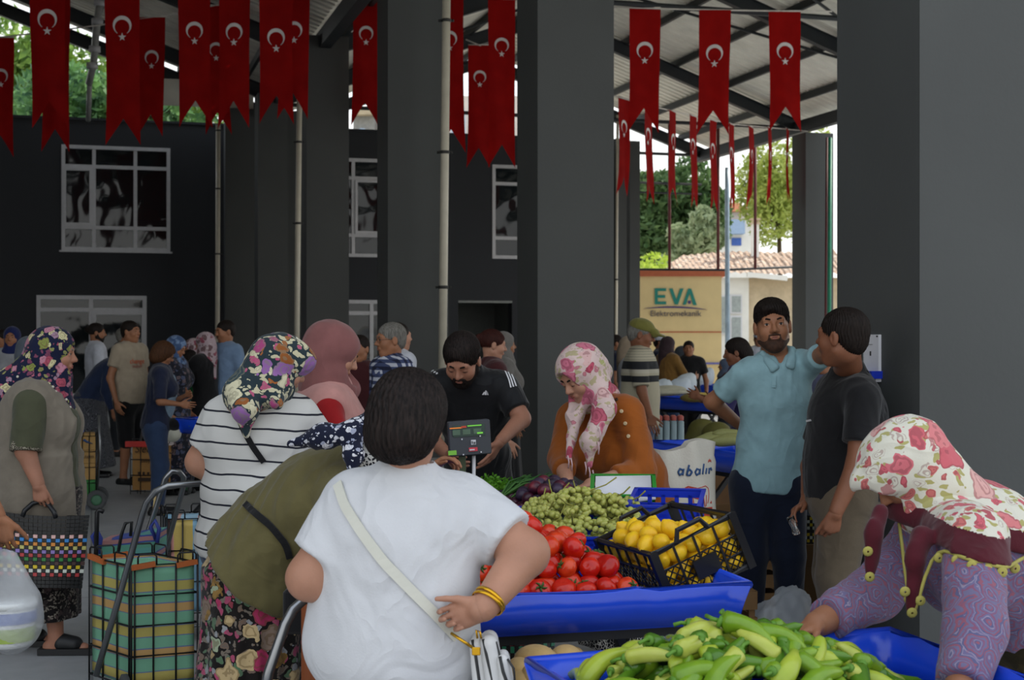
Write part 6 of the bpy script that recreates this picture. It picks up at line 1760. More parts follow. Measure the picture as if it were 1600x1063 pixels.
        fd = folds(fold, ff, int(abs(J['hip'][0] * 100)) + 3, fdir) if fold else None
        return s.piece(name, P, mat, None, fd)
    def trousers(s, mat, length=1.0, o=.016, name='trousers', fold=.004, topz=.085):
        J, h = s.J, s.h; P = [E(J['hip'] - ZX * .01, (s.w[0] + o * .7, s.dep[0] + o * .7, .12 * h), s.frame(s.up1, s.r), .04), CUT(J['hip'] + s.up1 * topz * h, s.up1)]
        for sd in 'RL':
            th, kn, an = J['th' + sd], J['kn' + sd], J['an' + sd]
            if length <= .55: P.append(CF(th, th + (kn - th) * (length / .5), .054 * h + o, .044 * h + o * 1.4, .04))
            else:
                q = kn + (an - kn) * ((length - .5) * 2) * .96; P += [C(th, kn, .054 * h + o, .040 * h + o, .04), CF(kn, q, .040 * h + o, .028 * h + o, .02)]
        return s.piece(name, P, mat, None, folds(fold, 18, 5) if fold else None)
    def skirt(s, mat, hem=.10, flare=1.25, pleat=.035, npl=13, o=.018, name='skirt', topz=.07, lean=None):
        J, h = s.J, s.h; a = J['hip'] + s.up1 * topz * h * .6 + ZX * topz * h * .4; b = V3(s.base[0], s.base[1], hem) if lean is None else lean
        P = [E(J['hip'], (s.w[0] + o, s.dep[0] + o, .12 * h), s.frame(ZX, s.r), .05), CUT(a, s.up1), SK(J['hip'] + ZX * .02, b, (s.w[0] + o, s.dep[0] + o), ((s.w[0] + o) * flare, (s.w[0] + o) * flare * .88), s.r, .05, pleat, npl)]
        return s.piece(name, P, mat, None, None)
    def shoes(s, mat, name='shoe'):
        for sd in 'RL':
            J, h = s.J, s.h; a = J['an' + sd]
            P = [C(V3(a[0], a[1], .026) - s.f * .028 * h, V3(a[0], a[1], .022) + s.f * .092 * h, .026 * h, .021 * h, .01), C(V3(a[0], a[1], .05), V3(a[0], a[1], .03), .026 * h, .026 * h, .02), CUT((0, 0, .0), (0, 0, -1))]
            s.piece(name, P, mat, s.res[3] * .8)
    def scarf(s, mat, cape=.14, extra=(), post=(), name='headscarf', op=(.056, .085, .084), fold=.003, tail=0.0):
        e, c = s.HE, s.HC; J = s.J
        P = [e((0, -.016, .030), (.0935, .114, .102), .02), e((0, .012, -.085), (.066, .072, .052), .05), C(s.H(0, -.03, -.07), J['neck'], .078 * s.hs, .085 * s.hs, .05)]
        if cape: P += [E(J['neck'] - s.up2 * .015, (cape * 1.15, cape * .9, .055), s.frame(s.up2, s.rs), .05)]
        if tail: P += [C(s.H(0, -.09, -.05), s.T(0, -s.dep[2] - .01, -tail), .055, .02, .05)]
        P += list(extra) + [SUB(e((0, .118, -.014), op, .010))] + list(post)
        return s.piece(name, P, mat, s.res[1], folds(fold, 30, 9) if fold else None)
    # drawing on a garment: follow its surface
    def bvh(s, name):
        V, Q = s.parts[name]; return BVHTree.FromPolygons([Vector(v) for v in V], [tuple(map(int, q)) for q in Q])
def cast(bv, px, py):
    d = Vector(((px - CX) / F, 1, -(py - HY) / F)).normalized(); h = bv.ray_cast(Vector((0, 0, EYE)), d)
    return (np.array(h[0]), np.array(h[1])) if h[0] is not None else (None, None)
def ribbon(bv, pts, wd, mat, name, parent, lift=.004, thick=.004, dens=5):
    """band laid on a surface along points of the picture"""
    dense = []
    for (x0, y0), (x1, y1) in zip(pts[:-1], pts[1:]):
        for t in np.linspace(0, 1, dens + 1)[:-1]: dense.append((x0 + (x1 - x0) * t, y0 + (y1 - y0) * t))
    dense.append(pts[-1]); P, N = [], []
    for q in dense:
        p, n = cast(bv, *q)
        if p is not None: P.append(p + n * lift); N.append(n)
    if len(P) < 2: return None
    P, N = np.array(P), np.array(N)
    for _ in range(2): P[1:-1] = P[1:-1] * .5 + (P[:-2] + P[2:]) * .25
    mb = MB(); V = []
    for i in range(len(P)):
        d = unit(P[min(i + 1, len(P) - 1)] - P[max(i - 1, 0)]); x = unit(np.cross(d, N[i])); V += [P[i] - x * wd / 2, P[i] + x * wd / 2, P[i] + x * wd / 2 + N[i] * thick, P[i] - x * wd / 2 + N[i] * thick]
    Fq = [(4 * i + a, 4 * i + (a + 1) % 4, 4 * i + 4 + (a + 1) % 4, 4 * i + 4 + a) for i in range(len(P) - 1) for a in range(4)] + [(0, 3, 2, 1), tuple(4 * (len(P) - 1) + a for a in range(4))]
    mb._add(V, Fq); return mb.build(name, mat, parent, False)
def patch_on(bv, poly, mat, name, parent, lift=.004):
    P = []
    for q in poly:
        p, n = cast(bv, *q)
        if p is None: return None
        P.append(p + n * lift)
    return mesh_obj(name, np.array(P), [tuple(range(len(P)))], mat, parent, False, None, True)
m_jean = fabric('blue denim', '#2c3c58'); m_navyp = fabric('navy trousers', '#161d2e'); m_blackc = fabric('black cloth', '#141416', .8); m_shoe = plain('black shoe', '#17181a', .5)
# ------------------------------------------------------------------ the near people
m_wht = fabric('white cotton', '#c8c9cc', .85, .03, .5)
def white_woman():
    D = 3.7
    p = Person('woman in a plain white t-shirt seen from behind, hand on her hip', 613, 3.74, 12, 1.55, 'near', 'fair', (.212, .206, .190), (.16, .155, .135), head=(18, 16, -4), female=True, hs=1.06, armr=(.066, .058, .036),
               ov={'hip': (612, 1005, 3.74), 'waist': (618, 925, 3.72), 'chest': (630, 845, 3.70), 'shc': (640, 772, 3.68), 'neck': (637, 738, 3.66), 'head': (641, 652, 3.62), 'shL': (553, 790, 3.70), 'shR': (727, 792, 3.76),
                   'elL': (484, 903, 3.68), 'wrL': (528, 922, 3.88), 'elR': (822, 865, 3.68), 'wrR': (756, 950, 3.545)},
               arm={'R': dict(d=(-.86, .10, -.30), n=(-.10, -1, .05), curl=1.05, thumb=.55, spread=.02, size=1.08), 'L': dict(curl=.8, d=(.3, .9, .1), n=(0, .1, -1))})
    p.body(); p.hair(H_BLACK, 'bob')
    p.top('t_shirt', m_wht, .72, .016, -.075, .062, .011, flare=.012, ff=15, fdir=(1, .2, -.35))
    p.trousers(m_jean); p.shoes(m_shoe)
    # gold bangles
    ax = unit(p.J['wrR'] - p.J['elR']); c = p.J['wrR'] - ax * .030
    for q in (0, .012):
        o = MB().lathe([(.0405, -.004), (.044, -.0045), (.045, 0), (.044, .0045), (.0405, .004), (.0405, -.004)], c + ax * q, 26, Z=unit(ax + V3(.1 * (q > 0), .15, 0))).build('gold_bangle', plain('gold', '#d8a52a', .25, .05, metal=.9), p.root, True)
    # white handbag on a long strap
    bag = empty('handbag', W(768, 1063, 3.56), 'white quilted handbag with dark piping on the white-shirted woman\'s hip', 'handbag')
    m_lth = plain('white leather', '#cfcfce', .45, .04); m_pip = plain('dark piping', '#2a2b2c', .5)
    for i, (x0, x1, y0, dd, tl) in enumerate(((733, 757, 994, 3.60, 10), (750, 778, 993, 3.58, 16), (776, 796, 1020, 3.56, 12))):
        a, b = W((x0 + x1) / 2, y0 + 12, dd), W((x0 + x1) / 2 + tl, 1110, dd); r = (x1 - x0) / 2 / (F / dd)
        soft('pocket', [C(a, b, r, r * 1.15, .02), C(a + V3(0, .05, 0), b + V3(0, .05, 0), r, r * 1.15, .03), C(a + V3(0, .10, -.01), b + V3(0, .10, 0), r, r * 1.1, .03)], .006, m_lth, bag)
        MB().tube([W(x0 + 5, y0 + 6, dd - .012), W(x0 + 10, y0 + 30, dd - .02), W(x0 + 10 + tl * .75, 1075, dd - .02), W(x0 + 10 + tl, 1110, dd - .02)], .0042, 7).build('piping', m_pip, bag, True)
        MB().tube([W(x1 - 3, y0 + 10, dd - .01), W(x1 + 2 + tl * .4, 1045, dd - .012), W(x1 + tl, 1110, dd - .012)], .003, 6).build('piping', m_pip, bag, True)
    bv = p.bvh('t_shirt')
    ribbon(bv, [(529, 757), (540, 790), (566, 832), (600, 878), (640, 920), (672, 952), (690, 972), (712, 996)], .026, plain('cream strap', '#c9c8bc', .5, .04), 'strap', bag, .004, .004, 6)
    MB().tube([W(705, 990, 3.55), W(720, 1000, 3.53), W(738, 1012, 3.54)], .004, 6).build('chain', plain('gold', '#d8a52a'), bag, True)
    MB().rbox(W(744, 1018, 3.53), (.022, .006, .020), .003).build('clasp', plain('gold', '#d8a52a'), bag)
    MB().tube([W(746, 998, 3.57), W(744, 985, 3.57), W(750, 988, 3.57), W(752, 998, 3.57)], .003, 6).build('zip_pull', plain('gold', '#d8a52a'), bag, True)
white_woman()
m_navyleo = floral('navy print', '#151a2e', [hexc('#c9cad2'), hexc('#9aa0b5'), hexc('#d5d5da')], 42, .36, 60, .2)
m_leo = cells('white black print', hexc('#cfcfca'), hexc('#1b1d24'), 75, .10)
m_olive = fabric('olive jersey', '#5d5636')
m_skirtf = floral('flower skirt print', '#15110f', [hexc('#8a6a36'), hexc('#9c2f54'), hexc('#8f9a80'), hexc('#77665a'), hexc('#b09a72')], 13, .40, 32, .38, [hexc('#8b8d90'), hexc('#6d5a4c'), hexc('#a04060'), hexc('#4d6a4c')], hexc('#6b6258'))
def olive_woman():
    p = Person('woman in an olive top and flowered skirt bending over the stall', 392, 4.85, 72, 1.58, 'near', 'tan', (.205, .195, .185), (.165, .155, .14), head=(5, 38, 0), female=True, armr=(.06, .05, .03),
               ov={'hip': (398, 898, 4.85), 'waist': (432, 838, 4.82), 'chest': (490, 782, 4.78), 'shc': (548, 742, 4.75), 'neck': (575, 722, 4.73), 'head': (606, 690, 4.70), 'shR': (538, 775, 4.60), 'shL': (570, 722, 4.92),
                   'elR': (520, 868, 4.46), 'wrR': (600, 905, 4.5), 'elL': (625, 772, 5.05), 'wrL': (668, 735, 5.0)},
               arm={'L': dict(d=(.7, -.1, .45), n=(.2, -.2, -.9), curl=.75), 'R': dict(curl=.6)})
    p.body()
    p.top('blouse', m_olive, .96, .02, .012, .05, .009, flare=.026, ff=20)
    p.skirt(m_skirtf, .08, 1.14, .05, 15, .002)
    p.shoes(m_shoe)
    H, c, e = p.H, p.HC, p.HE
    p.scarf(m_leo, 0, [], name='headscarf', op=(.06, .085, .088), fold=.003)
    p.piece('scarf_tail', [C(W(548, 678, 4.58), W(505, 682, 4.56), .030, .040, .03), C(W(505, 682, 4.56), W(452, 694, 4.58), .036, .010, .03), C(W(548, 672, 4.58), W(552, 712, 4.54), .026, .030, .02), C(W(552, 712, 4.54), W(549, 735, 4.52), .028, .012, .02), C(W(548, 676, 4.56), W(590, 660, 4.62), .034, .05, .03)], m_navyleo, .007, folds(.005, 40, 3))
    bv = p.bvh('blouse')
    ribbon(bv, [(384, 788), (400, 803), (425, 822), (448, 852), (452, 872)], .022, m_blackc, 'bag_strap', p.root, .003, .006, 5)
    MB().rbox(W(470, 952, 4.52), (.10, .12, .14), .02).build('belt_bag', m_blackc, p.root)
olive_woman()
def stripe_shirt():
    t = NT('striped white jersey'); t.set(rough=.85, spec=.2); v = t.coords(); s = t.sep(v)
    z = t.math('ADD', s[2], t.math('MULTIPLY', t.noise(v, 5, 2).outputs[0], .035)); z = t.math('ADD', z, t.math('MULTIPLY', s[0], .06))
    fr = t.math('FRACT', t.math('DIVIDE', z, .060)); t.color(t.ramp(fr, [(0, hexc('#c3c2be')), (.875, hexc('#22242e'))]))
    return t.mat
m_stripe = stripe_shirt()
m_teals = floral('teal flower scarf', '#253238', [hexc('#c9c3a5'), hexc('#c4bd9c'), hexc('#8a5f98'), hexc('#8a5228'), hexc('#d3ceb8'), hexc('#98406e'), hexc('#2f4046')], 12, .42, 24, .3, [hexc('#c9c3a5'), hexc('#93562a'), hexc('#c9c3a5'), hexc('#b04a72')], hexc('#b8b294'))
def striped_woman():
    p = Person('woman in a white striped shirt and teal flowered headscarf, back turned', 396, 5.62, 32, 1.63, 'near', 'fair', (.225, .212, .195), (.18, .17, .15), head=(28, 22, 8), female=True, armr=(.062, .056, .034),
               ov={'hip': (396, 845, 5.62), 'waist': (396, 770, 5.6), 'chest': (399, 692, 5.58), 'shc': (408, 640, 5.56), 'neck': (418, 615, 5.55), 'head': (440, 572, 5.52), 'shL': (345, 655, 5.58), 'shR': (468, 650, 5.60),
                   'elL': (313, 722, 5.60), 'wrL': (372, 770, 5.78), 'elR': (512, 715, 5.72), 'wrR': (560, 770, 5.85)}, arm={'R': dict(curl=.5)})
    p.body(); p.top('striped_shirt', m_stripe, .68, .014, -.03, .055, .004, flare=.012); p.trousers(m_jean, name='jeans'); p.shoes(m_shoe)
    p.scarf(m_teals, .0, [C(p.H(0, -.06, .0), p.J['neck'] + V3(-.07, -.09, .0), .075, .075, .05), C(p.J['neck'] + V3(-.07, -.10, 0), W(383, 640, 5.36), .07, .05, .05), C(W(383, 640, 5.38), W(385, 680, 5.38), .045, .012, .03), C(p.J['neck'] + V3(.03, -.09, .02), W(432, 630, 5.38), .07, .025, .04), C(p.H(-.03, .04, .045), p.H(.03, .065, .055), .05, .046, .05)], op=(.05, .085, .08), fold=.006)
    bv = p.bvh('striped_shirt')
    ribbon(bv, [(374, 655), (382, 675), (395, 698), (412, 722)], .022, m_blackc, 'bag_strap', p.root, .003, .005)
striped_woman()
m_rose = fabric('dusty rose cloth', '#7c504e'); m_pink = fabric('pale pink cloth', '#b07f78'); m_redc = fabric('red cloth', '#8c1518')
def rose_woman():
    p = Person('woman in a dusty rose hijab with a pink vest over red sleeves', 500, 6.35, 66, 1.68, 'mid', 'fair', (.18, .165, .165), (.15, .14, .13), head=(14, 26, 0), female=True,
               ov={'hip': (496, 790, 6.35), 'waist': (499, 725, 6.33), 'chest': (504, 660, 6.32), 'shc': (510, 622, 6.3), 'neck': (515, 602, 6.3), 'head': (525, 553, 6.28), 'shR': (512, 640, 6.12), 'shL': (520, 630, 6.48),
                   'elR': (535, 705, 6.05), 'wrR': (585, 738, 6.05), 'elL': (550, 700, 6.5), 'wrL': (592, 735, 6.4)})
    p.body(); p.face(H_DARK)
    p.top('red_blouse', m_redc, 1.8, .012, -.02, .05, .004); p.top('pink_vest', m_pink, 0, .024, -.03, .05, .005, post=[SUB(C(p.J['shR'] + V3(.035, -.05, -.03), p.J['elR'], .062, .08, .02))]); p.trousers(m_blackc); p.shoes(m_shoe)
    p.scarf(m_rose, .10, [p.HE((0, -.05, .03), (.09, .11, .10), .04), C(p.H(0, -.06, -.05), p.J['neck'] - p.f * .04, .09, .10, .05), C(p.H(0, .03, -.09), p.J['neck'] + p.f * .09 - ZX * .02, .055, .05, .05)], op=(.054, .085, .086), fold=.005)
rose_woman()
m_taupe = fabric('taupe vest cloth', '#776f63'); m_olv2 = fabric('olive green blouse', '#474937'); m_lace = cells('lace cuff print', hexc('#a9a290'), hexc('#3a352c'), 90, .06)
m_navyfl = floral('navy flower scarf', '#141a34', [hexc('#a04a5c'), hexc('#c4bf93'), hexc('#93788a'), hexc('#7f8a45'), hexc('#b0788a')], 19, .40, 34, .32, [hexc('#a05a6c'), hexc('#8a8f55'), hexc('#77405a')], None, None)
m_dkprint = cells('dark curl print', hexc('#8c8478'), hexc('#191516'), 60, .035)
m_dkprint = floral('dark curl skirt', '#181415', [hexc('#3a3232'), hexc('#272122'), hexc('#4a3c3c')], 22, .4, 40, .25, [hexc('#8c8478'), hexc('#5a4c48')], hexc('#7d756c'))
def left_woman():
    p = Person('older woman walking past in a navy flowered headscarf and taupe vest, carrying a bag', 60, 7.2, 88, 1.66, 'near', 'warm', (.20, .195, .185), (.19, .185, .165), head=(-4, 6, 0), female=True, stride=.07, hs=1.08,
               ov={'hip': (58, 772, 7.2), 'waist': (56, 712, 7.2), 'chest': (55, 655, 7.19), 'shc': (58, 612, 7.18), 'neck': (66, 594, 7.18), 'head': (84, 553, 7.17), 'shR': (48, 632, 7.0), 'shL': (62, 625, 7.4), 'elR': (40, 705, 6.95), 'wrR': (60, 757, 6.93), 'elL': (60, 710, 7.45), 'wrL': (85, 760, 7.4)},
               arm={'R': dict(d=(.15, -.05, -1), n=(.1, 1, 0), curl=.85, thumb=.4)}, armr=(.056, .048, .032))
    p.body(); p.face(H_GREY)
    p.top('blouse', m_olv2, .98, .02, -.10, .05, .005); p.piece('cuff_band', [CF(p.J['elR'] + (p.J['shR'] - p.J['elR']) * .12, p.J['elR'] + (p.J['wrR'] - p.J['elR']) * .02, .076, .078, .01)], m_lace, .007)
    p.skirt(m_dkprint, .17, 1.05, .03, 13)
    hp = p.J['hip']
    p.top('vest', m_taupe, 0, .034, -.21, .05, .006, extra=[SK(p.J['waist'], hp - ZX * .36, (.235, .225), (.25, .24), p.r, .05, .03, 9)],
          post=[SUB(E(p.J['shR'] + V3(.0, -.09, -.06), (.085, .11, .14), None, .02)), SUB(C(p.J['neck'] + p.f * .14, hp + p.f * .34 - ZX * .3, .07, .12, .02)), SUB(C(hp + V3(-.10, -.3, -.20), hp + V3(-.05, -.28, -.42), .012, .05, .02))])
    p.scarf(m_navyfl, .13, [C(p.H(0, -.05, -.03), p.T(0, -.15, -.02), .085, .08, .05), C(p.T(0, -.15, -.02), p.T(.03, -.27, -.16), .07, .02, .05), C(p.T(0, -.14, 0), W(8, 650, 7.1), .07, .03, .06), C(p.H(0, .03, -.09), p.T(.05, .14, -.10), .06, .06, .05), C(p.T(.05, .14, -.08), p.T(.06, .19, -.30), .055, .012, .05), C(p.T(.10, .03, .0), p.T(.10, .15, -.12), .05, .04, .05)], op=(.053, .085, .084), fold=.005)
    for q in [(82, 605), (86, 612), (90, 622), (96, 634), (100, 639), (104, 652), (103, 625), (109, 637), (28, 589), (2, 637)]:
        bv = p.bvh('headscarf'); c, n = cast(bv, *q)
        if c is not None: MB().ell(c + n * .004, (.007, .007, .007), 8, 6).build('bead', plain('pearl bead', '#cfcabb', .3), p.root, True)
    for sd, dx in (('R', 0), ('L', 0)):
        a = p.J['an' + sd]; s = p.f
        MB().box(V3(a[0], a[1], .018) + s * .055, (.10, .27, .03), V3(s[1], -s[0], 0), s).build('sandal_sole', m_shoe, p.root); p.piece('sandal_strap', [C(V3(a[0], a[1], .055) + s * .03, V3(a[0], a[1], .045) + s * .09, .048, .044, .01), CUT((0, 0, .03), (0, 0, -1))], m_shoe, .008)
left_woman()
def black_bag():
    D = 6.93; s = F / D
    root = empty('woven_shopping_bag', W(68, 920, D), 'black woven bag with rows of coloured squares held by the older woman', 'bag')
    rows = ['k', 'k', 'k', 'red', 'white', 'yellow', 'brown', 'green', 'red', 'lilac', 'pale', 'orange', 'blue', 'pink', 'k', 'k', 'k', 'k', 'k']
    tl, tr, bl, br = (-14, 797), (140, 805), (-6, 918), (128, 920)
    def f(u, v, d=0.0):
        x = (bl[0] + (br[0] - bl[0]) * u) * (1 - v) + (tl[0] + (tr[0] - tl[0]) * u) * v; y = (bl[1] + (br[1] - bl[1]) * u) * (1 - v) + (tl[1] + (tr[1] - tl[1]) * u) * v + 5 * math.sin(math.pi * u) * v
        return W(x, y, D + d - .05 * math.sin(math.pi * u) * (1 - .6 * v))
    woven('front_weave', f, 21, rows, root)
    woven('back_weave', lambda u, v: f(1 - u, v, .12) + V3(0, .10 * math.sin(math.pi * u) * (1 - .6 * v), 0), 21, rows, root)
    mb = MB()
    for u in (0, 1): mb._add([f(u, 0), f(u, 1), f(u, 1, .12), f(u, 0, .12)], [(0, 1, 2, 3)])
    mb._add([f(0, 0), f(1, 0), f(1, 0, .12), f(0, 0, .12)], [(0, 1, 2, 3)]); mb.build('side_panel', wm[0], root)
    for d in (0, .12):
        MB().tube([f(.32, .97, d), f(.34, 1.05, d), f(.42, 1.16, d * .5 + .03), f(.50, 1.20, d * .4 + .03), f(.58, 1.16, d * .5 + .03), f(.64, 1.05, d), f(.66, .97, d)], .012, 8).build('handle', m_black, root, True)
black_bag()
m_rust = fabric('rust brown knit', '#8a4a16'); m_rept = cells('reptile skirt print', hexc('#b9b6ae'), hexc('#17171a'), 62, .055)
m_pinkrose = floral('pink rose scarf', '#c4ada8', [hexc('#ae4a5e'), hexc('#b55a6c'), hexc('#c4a09c'), hexc('#b8667a')], 11, .42, 22, .3, [hexc('#c4ada8'), hexc('#a3a468'), hexc('#b5707a'), hexc('#c4ada8')], hexc('#a59a78'))
def rust_woman():
    p = Person('stallholder woman in a rust brown cardigan and rose-patterned scarf, looking down', 985, 6.75, 218, 1.62, 'mid', 'fair', (.205, .185, .175), (.17, .155, .145), head=(16, 32, 4), female=True, hs=1.04, eyes='down', armr=(.058, .048, .03),
               ov={'hip': (990, 800, 6.78), 'waist': (980, 745, 6.7), 'chest': (957, 692, 6.58), 'shc': (939, 645, 6.52), 'neck': (928, 625, 6.48), 'head': (908, 588, 6.38), 'shR': (893, 655, 6.6), 'shL': (982, 645, 6.42),
                   'elL': (1003, 738, 6.34), 'wrL': (925, 756, 6.16), 'elR': (878, 718, 6.46), 'wrR': (886, 752, 6.2)},
               arm={'L': dict(d=(-.8, -.4, -.25), n=(0, -.2, -1), curl=.4), 'R': dict(d=(.2, -.8, -.35), n=(0, -.2, -1), curl=.5)})
    p.body(); p.face(H_DARK)
    p.top('cardigan', m_rust, 1.55, .014, -.05, .055, .005, deepneck=.2, ff=24)
    p.piece('undershirt', [E(p.T(0, s_ := p.dep[2] * .55, -.10), (.06, .06, .09), p.frame(p.up2, p.rs), .03)], m_navyp, .008)
    p.skirt(m_rept, .12, 1.15, .03); p.shoes(m_shoe)
    p.scarf(m_pinkrose, 0, [p.HE((0, -.02, .045), (.098, .118, .10), .03), C(p.H(0, -.10, -.02), p.H(.02, -.13, -.06), .05, .045, .05), C(p.J['neck'] - p.f * .08, p.J['neck'] - p.f * .11 - ZX * .06, .08, .05, .05), C(p.H(-.06, -.02, -.07), W(945, 640, 6.28), .05, .045, .04), C(W(945, 640, 6.28), W(922, 690, 6.24), .045, .042, .04), C(W(922, 690, 6.24), W(921, 728, 6.24), .036, .012, .03),
                               C(p.H(.05, .02, -.09), W(898, 650, 6.35), .045, .035, .04), C(W(898, 650, 6.35), W(889, 715, 6.26), .034, .012, .03)], op=(.060, .085, .092), fold=.005)
    mb_t = plain('pale tassel', '#b89a9c', .8)
    for (x, y) in ((914, 722), (920, 730), (926, 735), (887, 712), (892, 716), (934, 690), (936, 670)): MB().tube([W(x, y, 6.2), W(x + 2, y + 10, 6.19), W(x + 1, y + 20, 6.2)], .0035, 5).build('tassel', mb_t, p.root, True)
    bv = p.bvh('cardigan')
    for i, (x, y) in enumerate(((963, 625), (971, 643), (977, 662), (982, 682))):
        c, n = cast(bv, x, y)
        if c is not None: MB().lathe([(.001, 0), (.009, 0), (.009, .004), (.006, .005), (.001, .004)], c, 12, Z=n).build('button', plain(('dark button', 'cream button')[i > 0], ('#3a2412', '#c9b28a')[i > 0], .4), p.root, True)
rust_woman()
m_blk = fabric('black sport cloth', '#16171a', .6, .08); m_wprint = plain('white logo print', '#d5d5d8', .6, .02); m_gdenim = fabric('dark grey denim', '#2e3136')
def black_tee_man():
    p = Person('bearded man in a black t-shirt with white shoulder stripes leaning over the scale', 745, 7.5, 188, 1.76, 'mid', 'warm', (.17, .168, .19), (.125, .125, .13), head=(6, 38, -3), hs=1.05, eyes='down', armr=(.056, .045, .029),
               ov={'hip': (748, 762, 7.55), 'waist': (745, 712, 7.46), 'chest': (739, 645, 7.32), 'shc': (734, 598, 7.2), 'neck': (730, 580, 7.14), 'head': (722, 563, 7.02), 'shL': (792, 608, 7.2), 'shR': (680, 605, 7.24),
                   'elL': (815, 655, 7.12), 'wrL': (781, 690, 6.9), 'elR': (668, 680, 7.12), 'wrR': (700, 712, 6.85)},
               arm={'L': dict(d=(-.45, -.3, -.75), n=(-.8, .3, .3), curl=.25), 'R': dict(curl=.5)})
    p.body(); p.face(H_BLACK); p.hair(H_BLACK, 'short', [p.HE((0, -.012, .050), (.078, .094, .080), .02), SUB(p.HE((0, .125, -.018), (.074, .078, .094), .01))]); p.beard(H_BLACK)
    p.top('black_t_shirt', m_blk, .72, .014, -.05, .056, .006); p.trousers(m_gdenim); p.shoes(m_shoe)
    bv = p.bvh('black_t_shirt')
    for i in range(3): ribbon(bv, [(789 + 4.5 * i, 581 + 1.5 * i), (794 + 4.2 * i, 592 + i), (798 + 4 * i, 606 - 1 * i)], .0075, m_wprint, 'white_stripe', p.root, .003, .002)
    for i in range(3): ribbon(bv, [(675 + 3.2 * i, 581 + 2 * i), (678 + 3.2 * i, 580 + 2 * i)], .010, m_wprint, 'white_stripe', p.root, .003, .002)
    for poly in ([(753, 617), (756, 617), (758, 613), (756, 612)], [(757, 617), (760, 617), (760, 611), (758, 610)], [(761, 617), (763, 617), (759, 609), (761, 612)]): patch_on(bv, poly, m_wprint, 'logo_bar', p.root)
black_tee_man()
m_lblue = fabric('light blue polo cloth', '#86a7ad')
def polo_man():
    p = Person('man in a light blue polo shirt facing us, one arm raised against the column', 1203, 7.45, 184, 1.78, 'mid', 'tan', (.175, .172, .185), (.125, .125, .125), head=(2, -2, 4), hs=1.12, armr=(.052, .043, .028),
               ov={'hip': (1200, 752, 7.45), 'waist': (1206, 695, 7.45), 'chest': (1212, 628, 7.44), 'shc': (1212, 576, 7.44), 'neck': (1211, 560, 7.43), 'head': (1207, 510, 7.40), 'shR': (1160, 588, 7.42), 'shL': (1262, 572, 7.46),
                   'elR': (1113, 628, 7.52), 'wrR': (1160, 668, 7.66), 'elL': (1290, 550, 7.22), 'wrL': (1308, 535, 7.02)},
               arm={'R': dict(d=(.5, .3, -.8), curl=.4), 'L': dict(d=(.35, -.5, .45), n=(.9, .3, 0), curl=.15)})
    p.body(); p.face(H_DARK); p.hair(H_DARK, 'fringe'); p.beard(plain('trimmed beard', '#40291c', .8, .35, 70), False, .010, .0012, .080)
    p.top('polo_shirt', m_lblue, .70, .014, -.03, .056, .005, post=[SUB(C(p.T(0, .07, .10), p.T(0, .125, .005), .034, .010, .006))])
    col = []
    for sg in (1, -1): col += [C(p.T(sg * .05, -.055, .105), p.T(sg * .078, .035, .088), .015, .018, .01), C(p.T(sg * .078, .035, .088), p.T(sg * .034, .112, .020), .018, .018, .01), C(p.T(sg * .070, .07, .055), p.T(sg * .055, .115, .005), .018, .012, .02)]
    col.append(C(p.T(-.05, -.055, .105), p.T(.05, -.055, .105), .015, None, .01)); p.piece('collar', col, m_lblue, .006)
    bv = p.bvh('polo_shirt'); ribbon(bv, [(1210, 588), (1209, 606)], .022, m_lblue, 'placket', p.root, .002, .003)
    p.trousers(m_navyp); p.shoes(m_shoe)
polo_man()
m_blk2 = fabric('black polo cloth', '#121214', .75); m_khaki = fabric('khaki trousers', '#5c5142')
def black_shirt_man():
    p = Person('heavy man in a black shirt and khaki trousers, back of head towards us', 1318, 6.68, -82, 1.73, 'mid', 'brown', (.18, .185, .195), (.16, .165, .165), head=(32, 0, 0), hs=1.1, armr=(.058, .05, .034), belly=.0,
               ov={'hip': (1318, 765, 6.68), 'waist': (1316, 715, 6.68), 'chest': (1324, 655, 6.66), 'shc': (1328, 600, 6.64), 'neck': (1325, 580, 6.64), 'head': (1315, 527, 6.42), 'shL': (1350, 625, 6.42), 'shR': (1300, 615, 6.85),
                   'elL': (1340, 725, 6.35), 'wrL': (1306, 800, 6.30), 'elR': (1268, 730, 6.88), 'wrR': (1262, 785, 6.72)},
               arm={'L': dict(d=(-.25, 0, -1), n=(-.2, .9, 0), curl=1.0, spread=.01, thumb=.4), 'R': dict(d=(-.75, -.35, -.35), n=(-.1, -.4, -.8), curl=.75)})
    p.body(); p.hair(H_DARK, 'short'); p.face(None, False)
    p.top('black_shirt', m_blk2, .68, .018, -.02, .056, .005)
    p.piece('collar', [C(p.T(.05, -.055, .05), p.T(-.05, -.055, .05), .018, None, .01), C(p.T(-.05, -.055, .05), p.T(-.085, .04, .02), .018, .016, .01), C(p.T(.05, -.055, .05), p.T(.085, .04, .02), .018, .016, .01)], m_blk2, .008)
    p.trousers(m_khaki, 1.0, .028, fold=.006); p.shoes(m_shoe)
    bv = p.bvh('black_shirt'); q = patch_on(bv, [(1257, 660), (1272, 657), (1276, 690), (1260, 694)], m_blackc, 'breast_pocket', p.root, .006); patch_on(bv, [(1262, 657), (1270, 655), (1271, 658), (1263, 660)], m_white, 'phone_edge', p.root, .010)
    c = W(1240, 822, 6.58); gl = empty('tea_glass', c, 'small empty tea glass held by the black-shirted man', 'glass')
    ax = unit(V3(.35, 0, -.9))
    MB().lathe([(.019, -.045), (.017, -.02), (.013, .005), (.019, .03), (.016, .042), (.001, .043), (.001, .036), (.014, .034), (.0165, .03), (.011, .005), (.015, -.02), (.017, -.045), (.019, -.045)], c, 20, Z=ax).build('glass_body', glass('clear glass'), gl, True)
black_shirt_man()
